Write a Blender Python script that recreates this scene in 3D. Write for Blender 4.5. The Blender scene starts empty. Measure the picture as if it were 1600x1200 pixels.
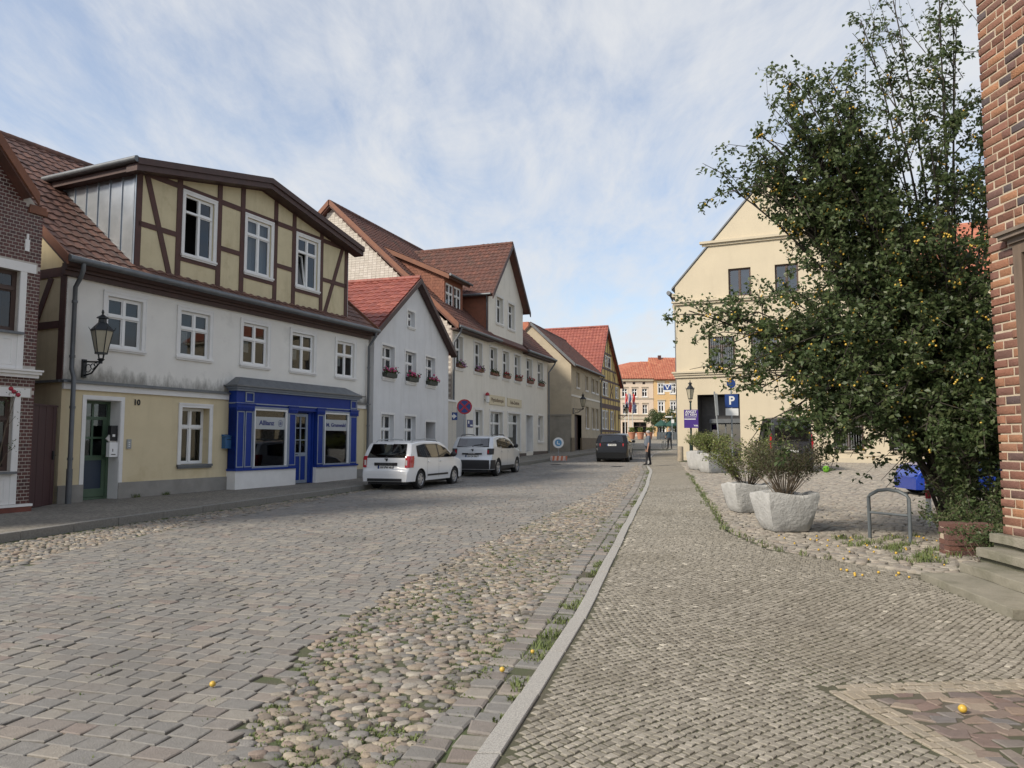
import bpy, bmesh, math, random
from mathutils import Vector, Matrix
from mathutils.geometry import tessellate_polygon
random.seed(7)
R = math.radians
scene = bpy.context.scene
col = bpy.context.collection

# ---------------------------------------------------------------- camera
cam_d = bpy.data.cameras.new('camera'); cam = bpy.data.objects.new('camera', cam_d); col.objects.link(cam)
cam.location = (0, 0, 1.6); cam.rotation_euler = (R(90) + math.atan(90 / 1155), 0, 0)
cam_d.sensor_width = 36; cam_d.lens = 36 * 1155 / 1600; cam_d.clip_end = 2000; cam_d.clip_start = .05
scene.camera = cam
scene.render.resolution_x = 1024; scene.render.resolution_y = 768
scene.view_settings.view_transform = 'Standard'; scene.view_settings.look = 'None'
scene.view_settings.exposure = 0.98; scene.view_settings.gamma = 1
# ---------------------------------------------------------------- sky
SUN_DIR = Vector((-.66, -.44, .61)).normalized()      # towards the sun: high on the left, a little behind the camera
w = bpy.data.worlds.new('World'); scene.world = w; w.use_nodes = True
nt = w.node_tree; nt.nodes.clear(); N = nt.nodes.new; L = nt.links.new
wo = N('ShaderNodeOutputWorld'); sky = N('ShaderNodeTexSky'); sky.sky_type = 'NISHITA'; sky.sun_disc = False
sky.sun_elevation = math.asin(SUN_DIR.z); sky.sun_rotation = math.atan2(SUN_DIR.x, SUN_DIR.y)
sky.air_density = 1.0; sky.dust_density = 1.2; sky.ozone_density = 1.5
b1 = N('ShaderNodeBackground'); b1.inputs[1].default_value = .10; L(sky.outputs[0], b1.inputs[0])
b2 = N('ShaderNodeBackground'); b2.inputs[0].default_value = (.95, .97, 1., 1); b2.inputs[1].default_value = .42
tc = N('ShaderNodeTexCoord'); sx = N('ShaderNodeSeparateXYZ'); L(tc.outputs['Generated'], sx.inputs[0])
def wmath(op, a, b):
    n = N('ShaderNodeMath'); n.operation = op
    for i, q in enumerate((a, b)):
        if isinstance(q, (int, float)): n.inputs[i].default_value = q
        else: L(q, n.inputs[i])
    return n.outputs[0]
zz = wmath('ADD', wmath('MAXIMUM', sx.outputs[2], .0), .16)
cx = N('ShaderNodeCombineXYZ'); L(wmath('DIVIDE', sx.outputs[0], zz), cx.inputs[0]); L(wmath('DIVIDE', sx.outputs[1], zz), cx.inputs[1])
def wnoise(scale, detail, rough, dist, off, stretch=(1, 1, 1), rot=0):
    mp = N('ShaderNodeMapping'); L(cx.outputs[0], mp.inputs[0]); mp.inputs['Location'].default_value = off
    mp.inputs['Scale'].default_value = stretch; mp.inputs['Rotation'].default_value = (0, 0, rot)
    n = N('ShaderNodeTexNoise'); L(mp.outputs[0], n.inputs['Vector'])
    n.inputs['Scale'].default_value = scale; n.inputs['Detail'].default_value = detail
    n.inputs['Roughness'].default_value = rough; n.inputs['Distortion'].default_value = dist
    return n.outputs[0]
big = wnoise(.55, 3, .5, .3, (3.1, 1.7, 0))
fine = wnoise(3.0, 8, .68, .5, (0, 0, 0), (1.15, .5, 1), R(32))
rip = wnoise(9, 4, .6, .4, (5, 2, 0), (1.2, .4, 1), R(-38))
sm = wmath('ADD', wmath('ADD', wmath('MULTIPLY', big, .95), wmath('MULTIPLY', fine, .85)), wmath('MULTIPLY', rip, .40))
mr = N('ShaderNodeMapRange'); mr.interpolation_type = 'SMOOTHSTEP'; L(sm, mr.inputs[0])
for i, q in ((1, .74), (2, 1.40), (3, .22), (4, .94)): mr.inputs[i].default_value = q
mx = N('ShaderNodeMixShader'); L(mr.outputs[0], mx.inputs[0]); L(b1.outputs[0], mx.inputs[1]); L(b2.outputs[0], mx.inputs[2])
L(mx.outputs[0], wo.inputs[0])
# ---------------------------------------------------------------- sun behind thin cloud
sl = bpy.data.lights.new('sun', 'SUN'); sl.energy = 2.3; sl.angle = R(9); sl.color = (1, .91, .78)
so = bpy.data.objects.new('sun', sl); col.objects.link(so); so.location = (-20, -20, 30)
so.rotation_euler = (-SUN_DIR).to_track_quat('-Z', 'Y').to_euler()

# ================================================================ helpers
def lerp_table(tab):
    def f(y):
        if y <= tab[0][0]: return tab[0][1] + (y - tab[0][0]) * (tab[1][1] - tab[0][1]) / (tab[1][0] - tab[0][0])
        for (a, b), (c, d) in zip(tab, tab[1:]):
            if y <= c: return b + (y - a) * (d - b) / (c - a)
        (a, b), (c, d) = tab[-2], tab[-1]
        return d + (y - c) * (d - b) / (c - a)
    return f
def G(y):                                   # street level: flat, then climbing
    if y < 5: return 0.
    if y < 25: return .15 * (y - 5) / 20
    if y < 56: return .15 + .02 * (y - 25)
    if y < 125: return .77 + .027 * (y - 56)
    return 2.633
class MB:
    def __init__(s): s.v = []; s.f = []; s.t = []; s.tone = .5
    def add(s, vs, fs):
        n = len(s.v); s.v += [tuple(q) for q in vs]; s.t += [s.tone] * len(vs)
        s.f += [tuple(i + n for i in f) for f in fs]
    def hexa(s, p):                         # 8 points: bottom ring then top ring
        s.add(p, [(3, 2, 1, 0), (4, 5, 6, 7), (0, 1, 5, 4), (1, 2, 6, 5), (2, 3, 7, 6), (3, 0, 4, 7)])
    def box(s, x0, x1, y0, y1, z0, z1):
        s.hexa([(x0, y0, z0), (x1, y0, z0), (x1, y1, z0), (x0, y1, z0), (x0, y0, z1), (x1, y0, z1), (x1, y1, z1), (x0, y1, z1)])
    def fbox(s, fr, x0, x1, d0, d1, z0, z1):
        s.hexa([fr(x0, d1, z0), fr(x1, d1, z0), fr(x1, d0, z0), fr(x0, d0, z0), fr(x0, d1, z1), fr(x1, d1, z1), fr(x1, d0, z1), fr(x0, d0, z1)])
    def beam(s, fr, a, b, wd, d0, d1):      # bar in the plane of a wall from a to b
        dx, dz = b[0] - a[0], b[1] - a[1]; l = math.hypot(dx, dz); px, pz = -dz / l * wd / 2, dx / l * wd / 2
        q = [(a[0] - px, a[1] - pz), (b[0] - px, b[1] - pz), (b[0] + px, b[1] + pz), (a[0] + px, a[1] + pz)]
        s.prism(fr, q, d0, d1)
    def prism(s, fr, poly, d0, d1):
        n = len(poly); s.add([fr(x, d1, z) for x, z in poly] + [fr(x, d0, z) for x, z in poly],
            [tuple(range(n)), tuple(range(2 * n - 1, n - 1, -1))] + [(i, i + n, (i + 1) % n + n, (i + 1) % n) for i in range(n)])
    def zprism(s, poly, z0, z1):
        n = len(poly); s.add([(x, y, z0) for x, y in poly] + [(x, y, z1) for x, y in poly],
            [tuple(range(n - 1, -1, -1)), tuple(range(n, 2 * n))] + [(i, (i + 1) % n, (i + 1) % n + n, i + n) for i in range(n)])
    def tube(s, pts, r, n=8, cap=True):
        pts = [Vector(p) for p in pts]; rs = r if isinstance(r, (list, tuple)) else [r] * len(pts); vs = []
        up = Vector((0, 0, 1))
        for i, p in enumerate(pts):
            t = (pts[min(i + 1, len(pts) - 1)] - pts[max(i - 1, 0)]).normalized()
            a = t.cross(up)
            if a.length < .05: a = t.cross(Vector((0, 1, 0)))
            a.normalize(); b = a.cross(t)
            for k in range(n):
                an = 2 * math.pi * k / n; vs.append(p + (a * math.cos(an) + b * math.sin(an)) * rs[i])
        fs = [(i * n + k, i * n + (k + 1) % n, (i + 1) * n + (k + 1) % n, (i + 1) * n + k) for i in range(len(pts) - 1) for k in range(n)]
        if cap: fs += [tuple(range(n))[::-1], tuple(range((len(pts) - 1) * n, len(pts) * n))]
        s.add(vs, fs)
    def lathe(s, prof, n=12, c=(0, 0, 0), rot=0):
        vs = [(c[0] + r * math.cos(2 * math.pi * k / n + rot), c[1] + r * math.sin(2 * math.pi * k / n + rot), c[2] + z) for r, z in prof for k in range(n)]
        m = len(prof); fs = [(i * n + k, i * n + (k + 1) % n, (i + 1) * n + (k + 1) % n, (i + 1) * n + k) for i in range(m - 1) for k in range(n)]
        fs += [tuple(range(n))[::-1], tuple(range((m - 1) * n, m * n))]
        s.add(vs, fs)
    def ball(s, c, r, n=8, m=5, sq=(1, 1, 1)):
        prof = [(max(1e-4, math.sin(math.pi * i / m)), -math.cos(math.pi * i / m)) for i in range(m + 1)]
        vs = [(c[0] + q * r * sq[0] * math.cos(2 * math.pi * k / n), c[1] + q * r * sq[1] * math.sin(2 * math.pi * k / n), c[2] + z * r * sq[2]) for q, z in prof for k in range(n)]
        s.add(vs, [(i * n + k, i * n + (k + 1) % n, (i + 1) * n + (k + 1) % n, (i + 1) * n + k) for i in range(m) for k in range(n)])
    def build(s, name, mat, parent=None, smooth=None, **props):
        me = bpy.data.meshes.new(name); me.from_pydata(s.v, [], s.f)
        if any(abs(q - .5) > 1e-6 for q in s.t):
            a = me.attributes.new('tone', 'FLOAT', 'POINT'); a.data.foreach_set('value', s.t)
        if smooth is not None:
            me.polygons.foreach_set('use_smooth', [True] * len(me.polygons)); me.set_sharp_from_angle(angle=R(smooth))
        return put(name, me, mat, parent, **props)
def put(name, me, mat=None, parent=None, **props):
    if mat is not None:
        me.materials.clear()
        for q in (mat if isinstance(mat, (list, tuple)) else [mat]): me.materials.append(q)
    o = bpy.data.objects.new(name, me); col.objects.link(o); o.parent = parent
    for k, q in props.items(): o[k] = q
    return o
def tag(o, label, cat, group=None):
    o['label'] = label; o['category'] = cat
    if group: o['group'] = group
    return o
def thing(name, loc, label, cat, rz=0, group=None):
    o = bpy.data.objects.new(name, None); col.objects.link(o); o.location = loc; o.rotation_euler = (0, 0, rz); o.empty_display_size = .2
    return tag(o, label, cat, group)
def frame(o, ux, n):
    o, ux, n = Vector(o), Vector(ux), Vector(n)
    return lambda x, d, z: o + ux * x + n * d + Vector((0, 0, z))
def text_mesh(body, size, depth=.004, bold=0, spacing=1):
    cu = bpy.data.curves.new('text', 'FONT'); cu.body = body; cu.size = size; cu.extrude = depth / 2; cu.align_x = 'CENTER'; cu.align_y = 'CENTER'
    cu.offset = bold; cu.space_character = spacing; cu.resolution_u = 3
    o = bpy.data.objects.new('text', cu); col.objects.link(o)
    me = bpy.data.meshes.new_from_object(o.evaluated_get(bpy.context.evaluated_depsgraph_get()))
    bpy.data.objects.remove(o); bpy.data.curves.remove(cu)
    return me
def text(name, body, size, fr, x, d, z, mat, parent, bold=0, width=None, spacing=1):
    me = text_mesh(body, size, .004, bold, spacing); o = fr(0, 0, 0); ux = (fr(1, 0, 0) - o); n = (fr(0, 1, 0) - o); p = fr(x, d, z)
    xs = [q.co.x for q in me.vertices]; k = 1
    if width: k = width / max(1e-3, max(xs) - min(xs))
    for q in me.vertices:
        c = q.co.copy(); q.co = p + ux * (c.x * k) + Vector((0, 0, c.y)) + n * c.z
    return put(name, me, mat, parent)

# ================================================================ materials
def mk(name, c, c2=None, rough=.8, nscale=3., bump=0., bscale=30., metal=0., tone=None, spots=None, rnd=0., emit=None, spec=.5, stretch=None, coord='Object', coat=0., detail=5, streak=0.):
    m = bpy.data.materials.new(name); m.use_nodes = True; t = m.node_tree; n = t.nodes; l = t.links; bs = n['Principled BSDF']
    bs.inputs['Roughness'].default_value = rough; bs.inputs['Metallic'].default_value = metal
    bs.inputs['Specular IOR Level'].default_value = spec; bs.inputs['Coat Weight'].default_value = coat
    tcn = n.new('ShaderNodeTexCoord'); vec = tcn.outputs[coord]
    if stretch:
        mp = n.new('ShaderNodeMapping'); mp.inputs['Scale'].default_value = stretch; l.new(vec, mp.inputs[0]); vec = mp.outputs[0]
    def noise(sc, det=5, ro=.6):
        q = n.new('ShaderNodeTexNoise'); q.inputs['Scale'].default_value = sc; q.inputs['Detail'].default_value = det; q.inputs['Roughness'].default_value = ro
        l.new(vec, q.inputs['Vector']); return q.outputs[0]
    def mix(f, a, b, mode='MIX'):
        q = n.new('ShaderNodeMix'); q.data_type = 'RGBA'; q.blend_type = mode
        for s, x in ((q.inputs[0], f), (q.inputs[6], a), (q.inputs[7], b)):
            if isinstance(x, (int, float)): s.default_value = x
            elif isinstance(x, tuple): s.default_value = (*x, 1)
            else: l.new(x, s)
        return q.outputs[2]
    def rng(s, a, b, lo=0., hi=1.):
        q = n.new('ShaderNodeMapRange'); q.inputs[1].default_value = a; q.inputs[2].default_value = b; q.inputs[3].default_value = lo; q.inputs[4].default_value = hi
        l.new(s, q.inputs[0]); return q.outputs[0]
    if tone:                                # list of colours picked by the 'tone' stored on each piece
        at = n.new('ShaderNodeAttribute'); at.attribute_name = 'tone'
        cr = n.new('ShaderNodeValToRGB'); cr.color_ramp.interpolation = 'LINEAR'; e = cr.color_ramp.elements
        while len(e) < len(tone): e.new(.5)
        for i, q in enumerate(tone): e[i].position = i / (len(tone) - 1); e[i].color = (*q, 1)
        l.new(at.outputs['Fac'], cr.inputs[0]); base = cr.outputs[0]
    else: base = c
    if c2: base = mix(rng(noise(nscale, detail), .35, .65), base, c2)
    elif tone: base = mix(rng(noise(nscale), .3, .7, 0, .35), base, mix(1., base, (.45, .42, .38), 'MULTIPLY'))
    if spots: base = mix(rng(noise(spots[0]), spots[2], spots[2] + .12, 0, spots[3] if len(spots) > 3 else 1), base, spots[1])
    if streak:                              # rain streaks: a noise drawn out downwards
        mp = n.new('ShaderNodeMapping'); mp.inputs['Scale'].default_value = (2.6, 2.6, .35); l.new(tcn.outputs['Object'], mp.inputs[0]); q = n.new('ShaderNodeTexNoise'); q.inputs['Scale'].default_value = 1.; q.inputs['Detail'].default_value = 7; q.inputs['Roughness'].default_value = .7; l.new(mp.outputs[0], q.inputs['Vector'])
        base = mix(rng(q.outputs[0], .50, .78, 0, streak * .7), base, mix(1., base, (.55, .53, .48), 'MULTIPLY'))
    if rnd:
        oi = n.new('ShaderNodeObjectInfo'); base = mix(1., base, mix(oi.outputs['Random'], (1 - rnd,) * 3, (1 + rnd,) * 3), 'MULTIPLY')
    if isinstance(base, tuple): bs.inputs['Base Color'].default_value = (*base, 1)
    else: l.new(base, bs.inputs['Base Color'])
    if bump:
        bp = n.new('ShaderNodeBump'); bp.inputs['Strength'].default_value = bump; bp.inputs['Distance'].default_value = .02
        l.new(noise(bscale, 4), bp.inputs['Height']); l.new(bp.outputs[0], bs.inputs['Normal'])
    if emit: bs.inputs['Emission Color'].default_value = (*emit[0], 1); bs.inputs['Emission Strength'].default_value = emit[1]
    return m
def mk_glass(name, tint, gl=.0):
    m = bpy.data.materials.new(name); m.use_nodes = True; t = m.node_tree; t.nodes.clear(); n = t.nodes.new; l = t.links.new
    o = n('ShaderNodeOutputMaterial'); tr = n('ShaderNodeBsdfTransparent'); tr.inputs[0].default_value = (*tint, 1)
    g = n('ShaderNodeBsdfGlossy'); g.inputs['Roughness'].default_value = .02; g.inputs[0].default_value = (.95, .97, 1, 1)
    f = n('ShaderNodeFresnel'); f.inputs[0].default_value = 1.5; a = n('ShaderNodeMath'); a.operation = 'MULTIPLY_ADD'; a.use_clamp = True
    l(f.outputs[0], a.inputs[0]); a.inputs[1].default_value = 1.0; a.inputs[2].default_value = gl
    mxs = n('ShaderNodeMixShader'); l(a.outputs[0], mxs.inputs[0]); l(tr.outputs[0], mxs.inputs[1]); l(g.outputs[0], mxs.inputs[2]); l(mxs.outputs[0], o.inputs[0])
    return m
M = {}
M['soil'] = mk('soil', (.085, .076, .054), (.062, .085, .030), .95, 1.6, .6, 60, spots=(14, (.13, .113, .088), .58, .6))
M['sand'] = mk('joint_sand', (.10, .088, .066), (.07, .075, .04), .95, 1.2, .5, 70)
M['ground'] = mk('ground', (.11, .10, .085), (.09, .095, .06), .95, .4, .3, 10)
M['sett'] = mk('sett', (0, 0, 0), None, .72, 22, .45, 90, spots=(.45, (.13, .122, .108), .5, .45), tone=[(.165, .154, .140), (.225, .198, .176), (.225, .213, .194), (.205, .199, .187), (.285, .262, .225), (.24, .195, .17), (.22, .212, .196), (.13, .128, .126)])
M['cobble'] = mk('cobble', (0, 0, 0), None, .75, 26, .5, 80, spots=(.7, (.15, .135, .105), .52, .45), tone=[(.13, .12, .105), (.31, .25, .185), (.19, .18, .165), (.37, .32, .245), (.25, .195, .16), (.24, .228, .21), (.15, .145, .135), (.44, .40, .335)])
M['yard'] = mk('yard_stone', (0, 0, 0), None, .8, 20, .35, 70, tone=[(.22, .20, .168), (.31, .282, .238), (.265, .242, .208), (.37, .335, .28), (.28, .24, .20), (.21, .197, .178)])
M['mosaic'] = mk('mosaic_stone', (0, 0, 0), None, .8, 45, .35, 120, spots=(.55, (.165, .148, .115), .5, .5), tone=[(.195, .178, .145), (.255, .235, .193), (.305, .282, .235), (.242, .223, .185), (.355, .328, .276), (.27, .249, .207), (.50, .465, .39)])
M['beige'] = mk('beige_stone', (0, 0, 0), None, .8, 45, .3, 120, tone=[(.29, .25, .19), (.36, .315, .25), (.27, .24, .19)])
M['redslab'] = mk('red_slab', (0, 0, 0), None, .75, 30, .3, 100, tone=[(.21, .145, .12), (.17, .14, .128), (.26, .195, .15), (.17, .16, .155), (.32, .26, .20)])
M['granite'] = mk('granite', (.43, .415, .38), (.23, .222, .208), .8, 110, .3, 160, spots=(2.2, (.28, .27, .23), .6, .5))
M['pave'] = None
def mk_paving(name, c1, c2, mortar, sx_, sy_, ang):
    m = mk(name, c1, c2, .85, .7, .25, 60); t = m.node_tree; bs = t.nodes['Principled BSDF']
    src = bs.inputs['Base Color'].links[0].from_socket
    tcn = t.nodes.new('ShaderNodeTexCoord'); mp = t.nodes.new('ShaderNodeMapping'); mp.inputs['Rotation'].default_value = (0, 0, ang); t.links.new(tcn.outputs['Object'], mp.inputs[0])
    br = t.nodes.new('ShaderNodeTexBrick'); t.links.new(mp.outputs[0], br.inputs['Vector']); br.inputs['Scale'].default_value = 1
    br.inputs['Brick Width'].default_value = sx_; br.inputs['Row Height'].default_value = sy_; br.inputs['Mortar Size'].default_value = .007
    br.inputs['Color1'].default_value = (.75, .75, .75, 1); br.inputs['Color2'].default_value = (1.25, 1.25, 1.25, 1); br.inputs['Mortar'].default_value = (*mortar, 1)
    q = t.nodes.new('ShaderNodeMix'); q.data_type = 'RGBA'; q.blend_type = 'MULTIPLY'; q.inputs[0].default_value = 1
    t.links.new(src, q.inputs[6]); t.links.new(br.outputs[0], q.inputs[7]); t.links.new(q.outputs[2], bs.inputs['Base Color'])
    return m
M['kerb_old'] = mk('old_kerb_stone', (.24, .23, .21), (.18, .172, .155), .85, 30, .3, 90, spots=(2.2, (.13, .13, .10), .58, .6))
M['pave'] = mk_paving('small_paving', (.25, .23, .195), (.19, .175, .15), (.4, .38, .34), .075, .06, R(35))
M['pave_far'] = mk_paving('small_paving_far', (.29, .262, .208), (.24, .216, .172), (.5, .48, .44), .07, .06, R(40))
M['moss'] = mk('grass', (.085, .125, .032), (.14, .16, .06), .8, 9)
M['white'] = mk('white_plaster', (.76, .74, .69), (.70, .68, .635), .9, 1.4, .12, 120, spots=(.9, (.50, .485, .45), .6, .5), streak=.5)
M['white10'] = None
M['yellow'] = mk('yellow_plaster', (.67, .57, .375), (.62, .525, .34), .9, 1.5, .12, 120, spots=(.8, (.53, .43, .25), .58, .6), streak=.5)
M['infill'] = mk('timber_infill_plaster', (.61, .53, .345), (.55, .475, .305), .9, 2.2, .15, 90, spots=(1.7, (.44, .37, .215), .58, .7), streak=.6)
M['plinth'] = mk('grey_plinth', (.30, .285, .26), (.24, .23, .21), .9, 2.5, .2, 60)
M['greyplaster'] = mk('grey_plaster', (.69, .692, .695), (.64, .642, .645), .9, 1.5, .12, 120, streak=.5)
M['cream'] = mk('cream_plaster', (.75, .715, .64), (.70, .667, .595), .9, 1.4, .12, 110, streak=.5)
M['cream2'] = mk('bank_plaster', (.55, .48, .355), (.515, .45, .335), .9, .8, .06, 120, streak=.2)
M['cornice'] = mk('bank_cornice', (.52, .455, .34), (.485, .425, .32), .9, 2)
M['beigewall'] = mk('old_beige_plaster', (.48, .41, .30), (.41, .35, .26), .95, 1.1, .25, 40, spots=(.7, (.34, .30, .23), .55, .7))
M['concrete'] = mk('grey_rendered_base', (.33, .30, .255), (.25, .235, .20), .95, 1.6, .2, 40)
M['pinkwall'] = mk('pale_pink_plaster', (.68, .56, .45), (.65, .53, .42), .9, .6)
M['orangewall'] = mk('orange_plaster', (.66, .45, .23), (.63, .425, .21), .9, .6)
M['timber'] = mk('brown_timber', (.088, .036, .028), (.064, .028, .023), .7, 4, .2, 40, stretch=(1, 1, 1))
M['fascia'] = mk('brown_fascia_board', (.07, .034, .028), (.052, .027, .023), .6, 6)
M['zinc'] = mk('zinc_sheet', (.42, .45, .48), (.33, .36, .39), .36, 1.8, .05, 8, metal=.85)
M['lead'] = mk('grey_zinc_gutter', (.17, .18, .19), (.13, .14, .15), .5, 5, metal=.5)
M['pipe'] = mk('grey_downpipe', (.15, .16, .17), (.115, .125, .135), .5, 3, metal=.3)
M['frame'] = mk('white_window_paint', (.80, .80, .79), (.76, .76, .75), .45, 6)
M['trim'] = mk('white_trim', (.77, .76, .74), (.71, .70, .68), .8, 3, .1, 80)
M['dark'] = mk('interior_shade', (.028, .027, .027), (.045, .042, .04), .9, .8)  # near-black colour stands in for the shade inside the rooms
M['curtain'] = mk('curtain', (.46, .45, .42), (.36, .35, .33), .9, 2, stretch=(9, 9, .3))
M['glass'] = mk_glass('window_glass', (.6, .64, .66), .015)
M['carglass'] = mk_glass('car_glass', (.22, .25, .25), .06)
M['bronzeglass'] = mk_glass('bank_glass', (.3, .33, .36), .10)
M['paper'] = mk('paper', (.62, .60, .56), (.42, .40, .37), .8, 22)
M['tile_brown'] = mk('brown_roof_tile', (.150, .072, .050), (.115, .055, .042), .7, 4, .2, 60, rnd=.2, spots=(1.3, (.085, .05, .04), .58, .7), tone=[(.165, .082, .056), (.125, .064, .046), (.19, .095, .063), (.10, .056, .043)])
M['tile_red'] = mk('red_roof_tile', (.28, .075, .05), (.22, .06, .045), .6, 4, .15, 60, rnd=.15, tone=[(.29, .082, .056), (.235, .066, .048), (.33, .105, .07)])
M['tile_dark'] = mk('dark_red_roof_tile', (.12, .05, .035), (.085, .04, .03), .75, 3, .2, 60, spots=(.9, (.06, .045, .035), .56, .7), tone=[(.135, .052, .036), (.10, .043, .033), (.165, .064, .042)])
M['tile_far'] = mk('orange_red_roof_tile', (.40, .12, .065), (.33, .095, .055), .7, 2, tone=[(.44, .17, .095), (.37, .14, .08), (.50, .21, .12)])
M['verge'] = mk('red_brown_verge_board', (.21, .085, .045), (.17, .07, .04), .7, 4)
M['slate'] = mk('brown_tile_hanging', (.25, .095, .055), (.205, .08, .05), .75, 5, tone=[(.27, .10, .058), (.21, .082, .05), (.30, .12, .07)])
M['brick_dark'] = mk('dark_glazed_brick', (.085, .03, .026), None, .5, 14, .15, 60, tone=[(.085, .028, .024), (.115, .038, .032), (.062, .023, .022)])
M['mortar'] = mk('pale_mortar', (.52, .48, .43), (.43, .395, .355), .95, 8, .3, 70)
M['brick'] = mk('old_red_brick', (.3, .1, .05), None, .85, 16, .6, 45, tone=[(.24, .105, .068), (.16, .078, .062), (.28, .13, .078), (.19, .092, .066), (.37, .18, .095), (.135, .075, .066), (.23, .105, .072), (.09, .068, .07)], spots=(9, (.40, .30, .22), .66, .4))
M['mortar2'] = mk('sandy_mortar', (.50, .42, .32), (.43, .355, .265), .95, 9, .5, 60)
M['brick_white'] = mk('white_lime_brick', (.6, .56, .5), None, .9, 12, .2, 60, tone=[(.60, .565, .50), (.54, .50, .44), (.66, .62, .56)])
M['mortar3'] = mk('grey_mortar', (.33, .29, .26), None, .95)
M['blue'] = mk('blue_shop_paint', (.011, .040, .25), (.009, .034, .22), .5, 3, spec=.25)
M['bluegrey'] = mk('grey_shop_paint', (.25, .29, .36), (.21, .25, .31), .5, 4)
M['navy'] = mk('navy_lettering', (.02, .035, .16), None, .5)
M['door_green'] = mk('green_door_paint', (.075, .125, .075), (.06, .105, .065), .45, 4)
M['door_blue'] = mk('dark_blue_panel', (.018, .032, .06), None, .4)
M['gate'] = mk('maroon_gate_paint', (.060, .024, .026), (.048, .020, .022), .6, 3, stretch=(6, 6, .5))
M['browndoor'] = mk('brown_door', (.075, .045, .035), (.06, .036, .03), .6, 3)
M['iron'] = mk('black_iron', (.018, .021, .024), None, .45, metal=.3)
M['lampglass'] = mk('frosted_lamp_glass', (.42, .385, .29), (.36, .33, .25), .35, 4)
M['galv'] = mk('galvanised_steel', (.34, .36, .37), (.28, .30, .31), .5, 8, metal=.5)
M['rack'] = mk('grey_rack_paint', (.115, .13, .14), (.09, .105, .115), .5, 8)
M['planter'] = mk('cast_concrete_planter', (.47, .47, .46), (.37, .37, .36), .9, 3.5, 1., 16, spots=(1.6, (.32, .32, .30), .6, .5))
M['step'] = mk('weathered_step_stone', (.25, .232, .185), (.17, .16, .122), .9, 3, .5, 26, spots=(1.8, (.13, .13, .085), .58, .6))
M['bark'] = mk('bark', (.055, .045, .036), (.035, .03, .025), .9, 12, .4, 40)
M['twig'] = mk('brown_twig', (.15, .115, .08), (.10, .08, .058), .9, 12)
def mk_leaf(name, tones, tr=.25):
    m = mk(name, (0, 0, 0), None, .45, 8, tone=tones, spec=.4); t = m.node_tree; bs = t.nodes['Principled BSDF']; o = t.nodes['Material Output']
    tl = t.nodes.new('ShaderNodeBsdfTranslucent'); q = t.nodes.new('ShaderNodeMixShader'); q.inputs[0].default_value = tr
    t.links.new(bs.inputs['Base Color'].links[0].from_socket, tl.inputs[0]); t.links.new(bs.outputs[0], q.inputs[1]); t.links.new(tl.outputs[0], q.inputs[2]); t.links.new(q.outputs[0], o.inputs[0])
    return m
M['leaf'] = mk_leaf('plum_leaf', [(.058, .092, .036), (.085, .128, .05), (.115, .158, .064), (.16, .19, .085)], .42)
M['leaf_y'] = mk_leaf('yellow_green_leaf', [(.12, .16, .04), (.17, .20, .05), (.09, .13, .035), (.24, .25, .07)])
M['leaf_d'] = mk_leaf('olive_leaf', [(.07, .085, .035), (.10, .11, .05), (.06, .07, .03)])
M['leaf_flower'] = mk_leaf('flower_box_leaf', [(.04, .08, .02), (.07, .11, .03)])
M['plum'] = mk('yellow_plum', (.52, .32, .04), (.56, .40, .08), .35, 6)
M['pink'] = mk('pink_flower', (.55, .05, .16), (.5, .1, .22), .7, 9)
M['violet'] = mk('violet_flower', (.36, .16, .34), (.45, .22, .38), .7, 9)
M['redf'] = mk('red_flower', (.38, .03, .04), (.3, .02, .05), .7, 9)
M['boxgreen'] = mk('dark_flower_box', (.05, .055, .045), None, .7)
M['boxclay'] = mk('clay_flower_box', (.22, .10, .07), None, .8)
M['carwhite'] = mk('white_car_paint', (.74, .75, .76), None, .25, coat=.6)
M['carsilver'] = mk('silver_car_paint', (.56, .58, .60), None, .3, metal=.35, coat=.5)
M['carblack'] = mk('black_car_paint', (.006, .006, .007), None, .25, coat=.15, spec=.3)
M['carblue'] = mk('blue_car_paint', (.01, .04, .30), None, .25, coat=.7)
M['carvan'] = mk('dark_van_paint', (.022, .022, .026), None, .3, coat=.5)
M['plastic'] = mk('black_plastic', (.018, .018, .02), None, .55)
M['tyre'] = mk('tyre_rubber', (.014, .014, .015), None, .85)
M['rim'] = mk('alloy_rim', (.45, .46, .48), None, .35, metal=.7)
M['tail'] = mk('red_tail_lamp', (.42, .012, .018), None, .15, coat=.6)
M['tailw'] = mk('clear_lamp_lens', (.62, .60, .58), None, .15, coat=.6)
M['chrome'] = mk('chrome', (.6, .6, .6), None, .2, metal=1)
M['plate'] = mk('number_plate', (.68, .68, .66), None, .5)
M['black'] = mk('black_paint', (.012, .012, .014), None, .6)
M['signred'] = mk('sign_red', (.36, .015, .03), None, .5)
M['signblue'] = mk('sign_blue', (.012, .045, .19), None, .5)
M['signwhite'] = mk('sign_white', (.72, .72, .70), None, .5)
M['purple'] = mk('poster_purple', (.06, .025, .20), None, .5)
M['terracotta'] = mk('terracotta', (.42, .19, .115), (.36, .16, .10), .9, 3)
M['awning'] = mk('green_awning', (.015, .06, .045), None, .8)
M['skin'] = mk('skin', (.42, .24, .17), None, .6)
M['hair'] = mk('grey_hair', (.42, .41, .40), (.3, .29, .28), .8, 30)
M['shirt'] = mk('grey_blue_shirt', (.115, .135, .165), (.09, .105, .13), .9, 20)
M['trousers'] = mk('dark_trousers', (.022, .022, .026), None, .9)
M['jacket'] = mk('dark_blue_jacket', (.02, .045, .07), None, .9)
M['lime'] = mk('lime_green_fabric', (.13, .34, .02), None, .7)
M['lamppost'] = mk('dark_green_post', (.014, .03, .026), None, .45)
M['stonepost'] = mk('sandstone_post', (.33, .28, .21), (.26, .22, .17), .9, 5, .4, 30)
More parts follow.
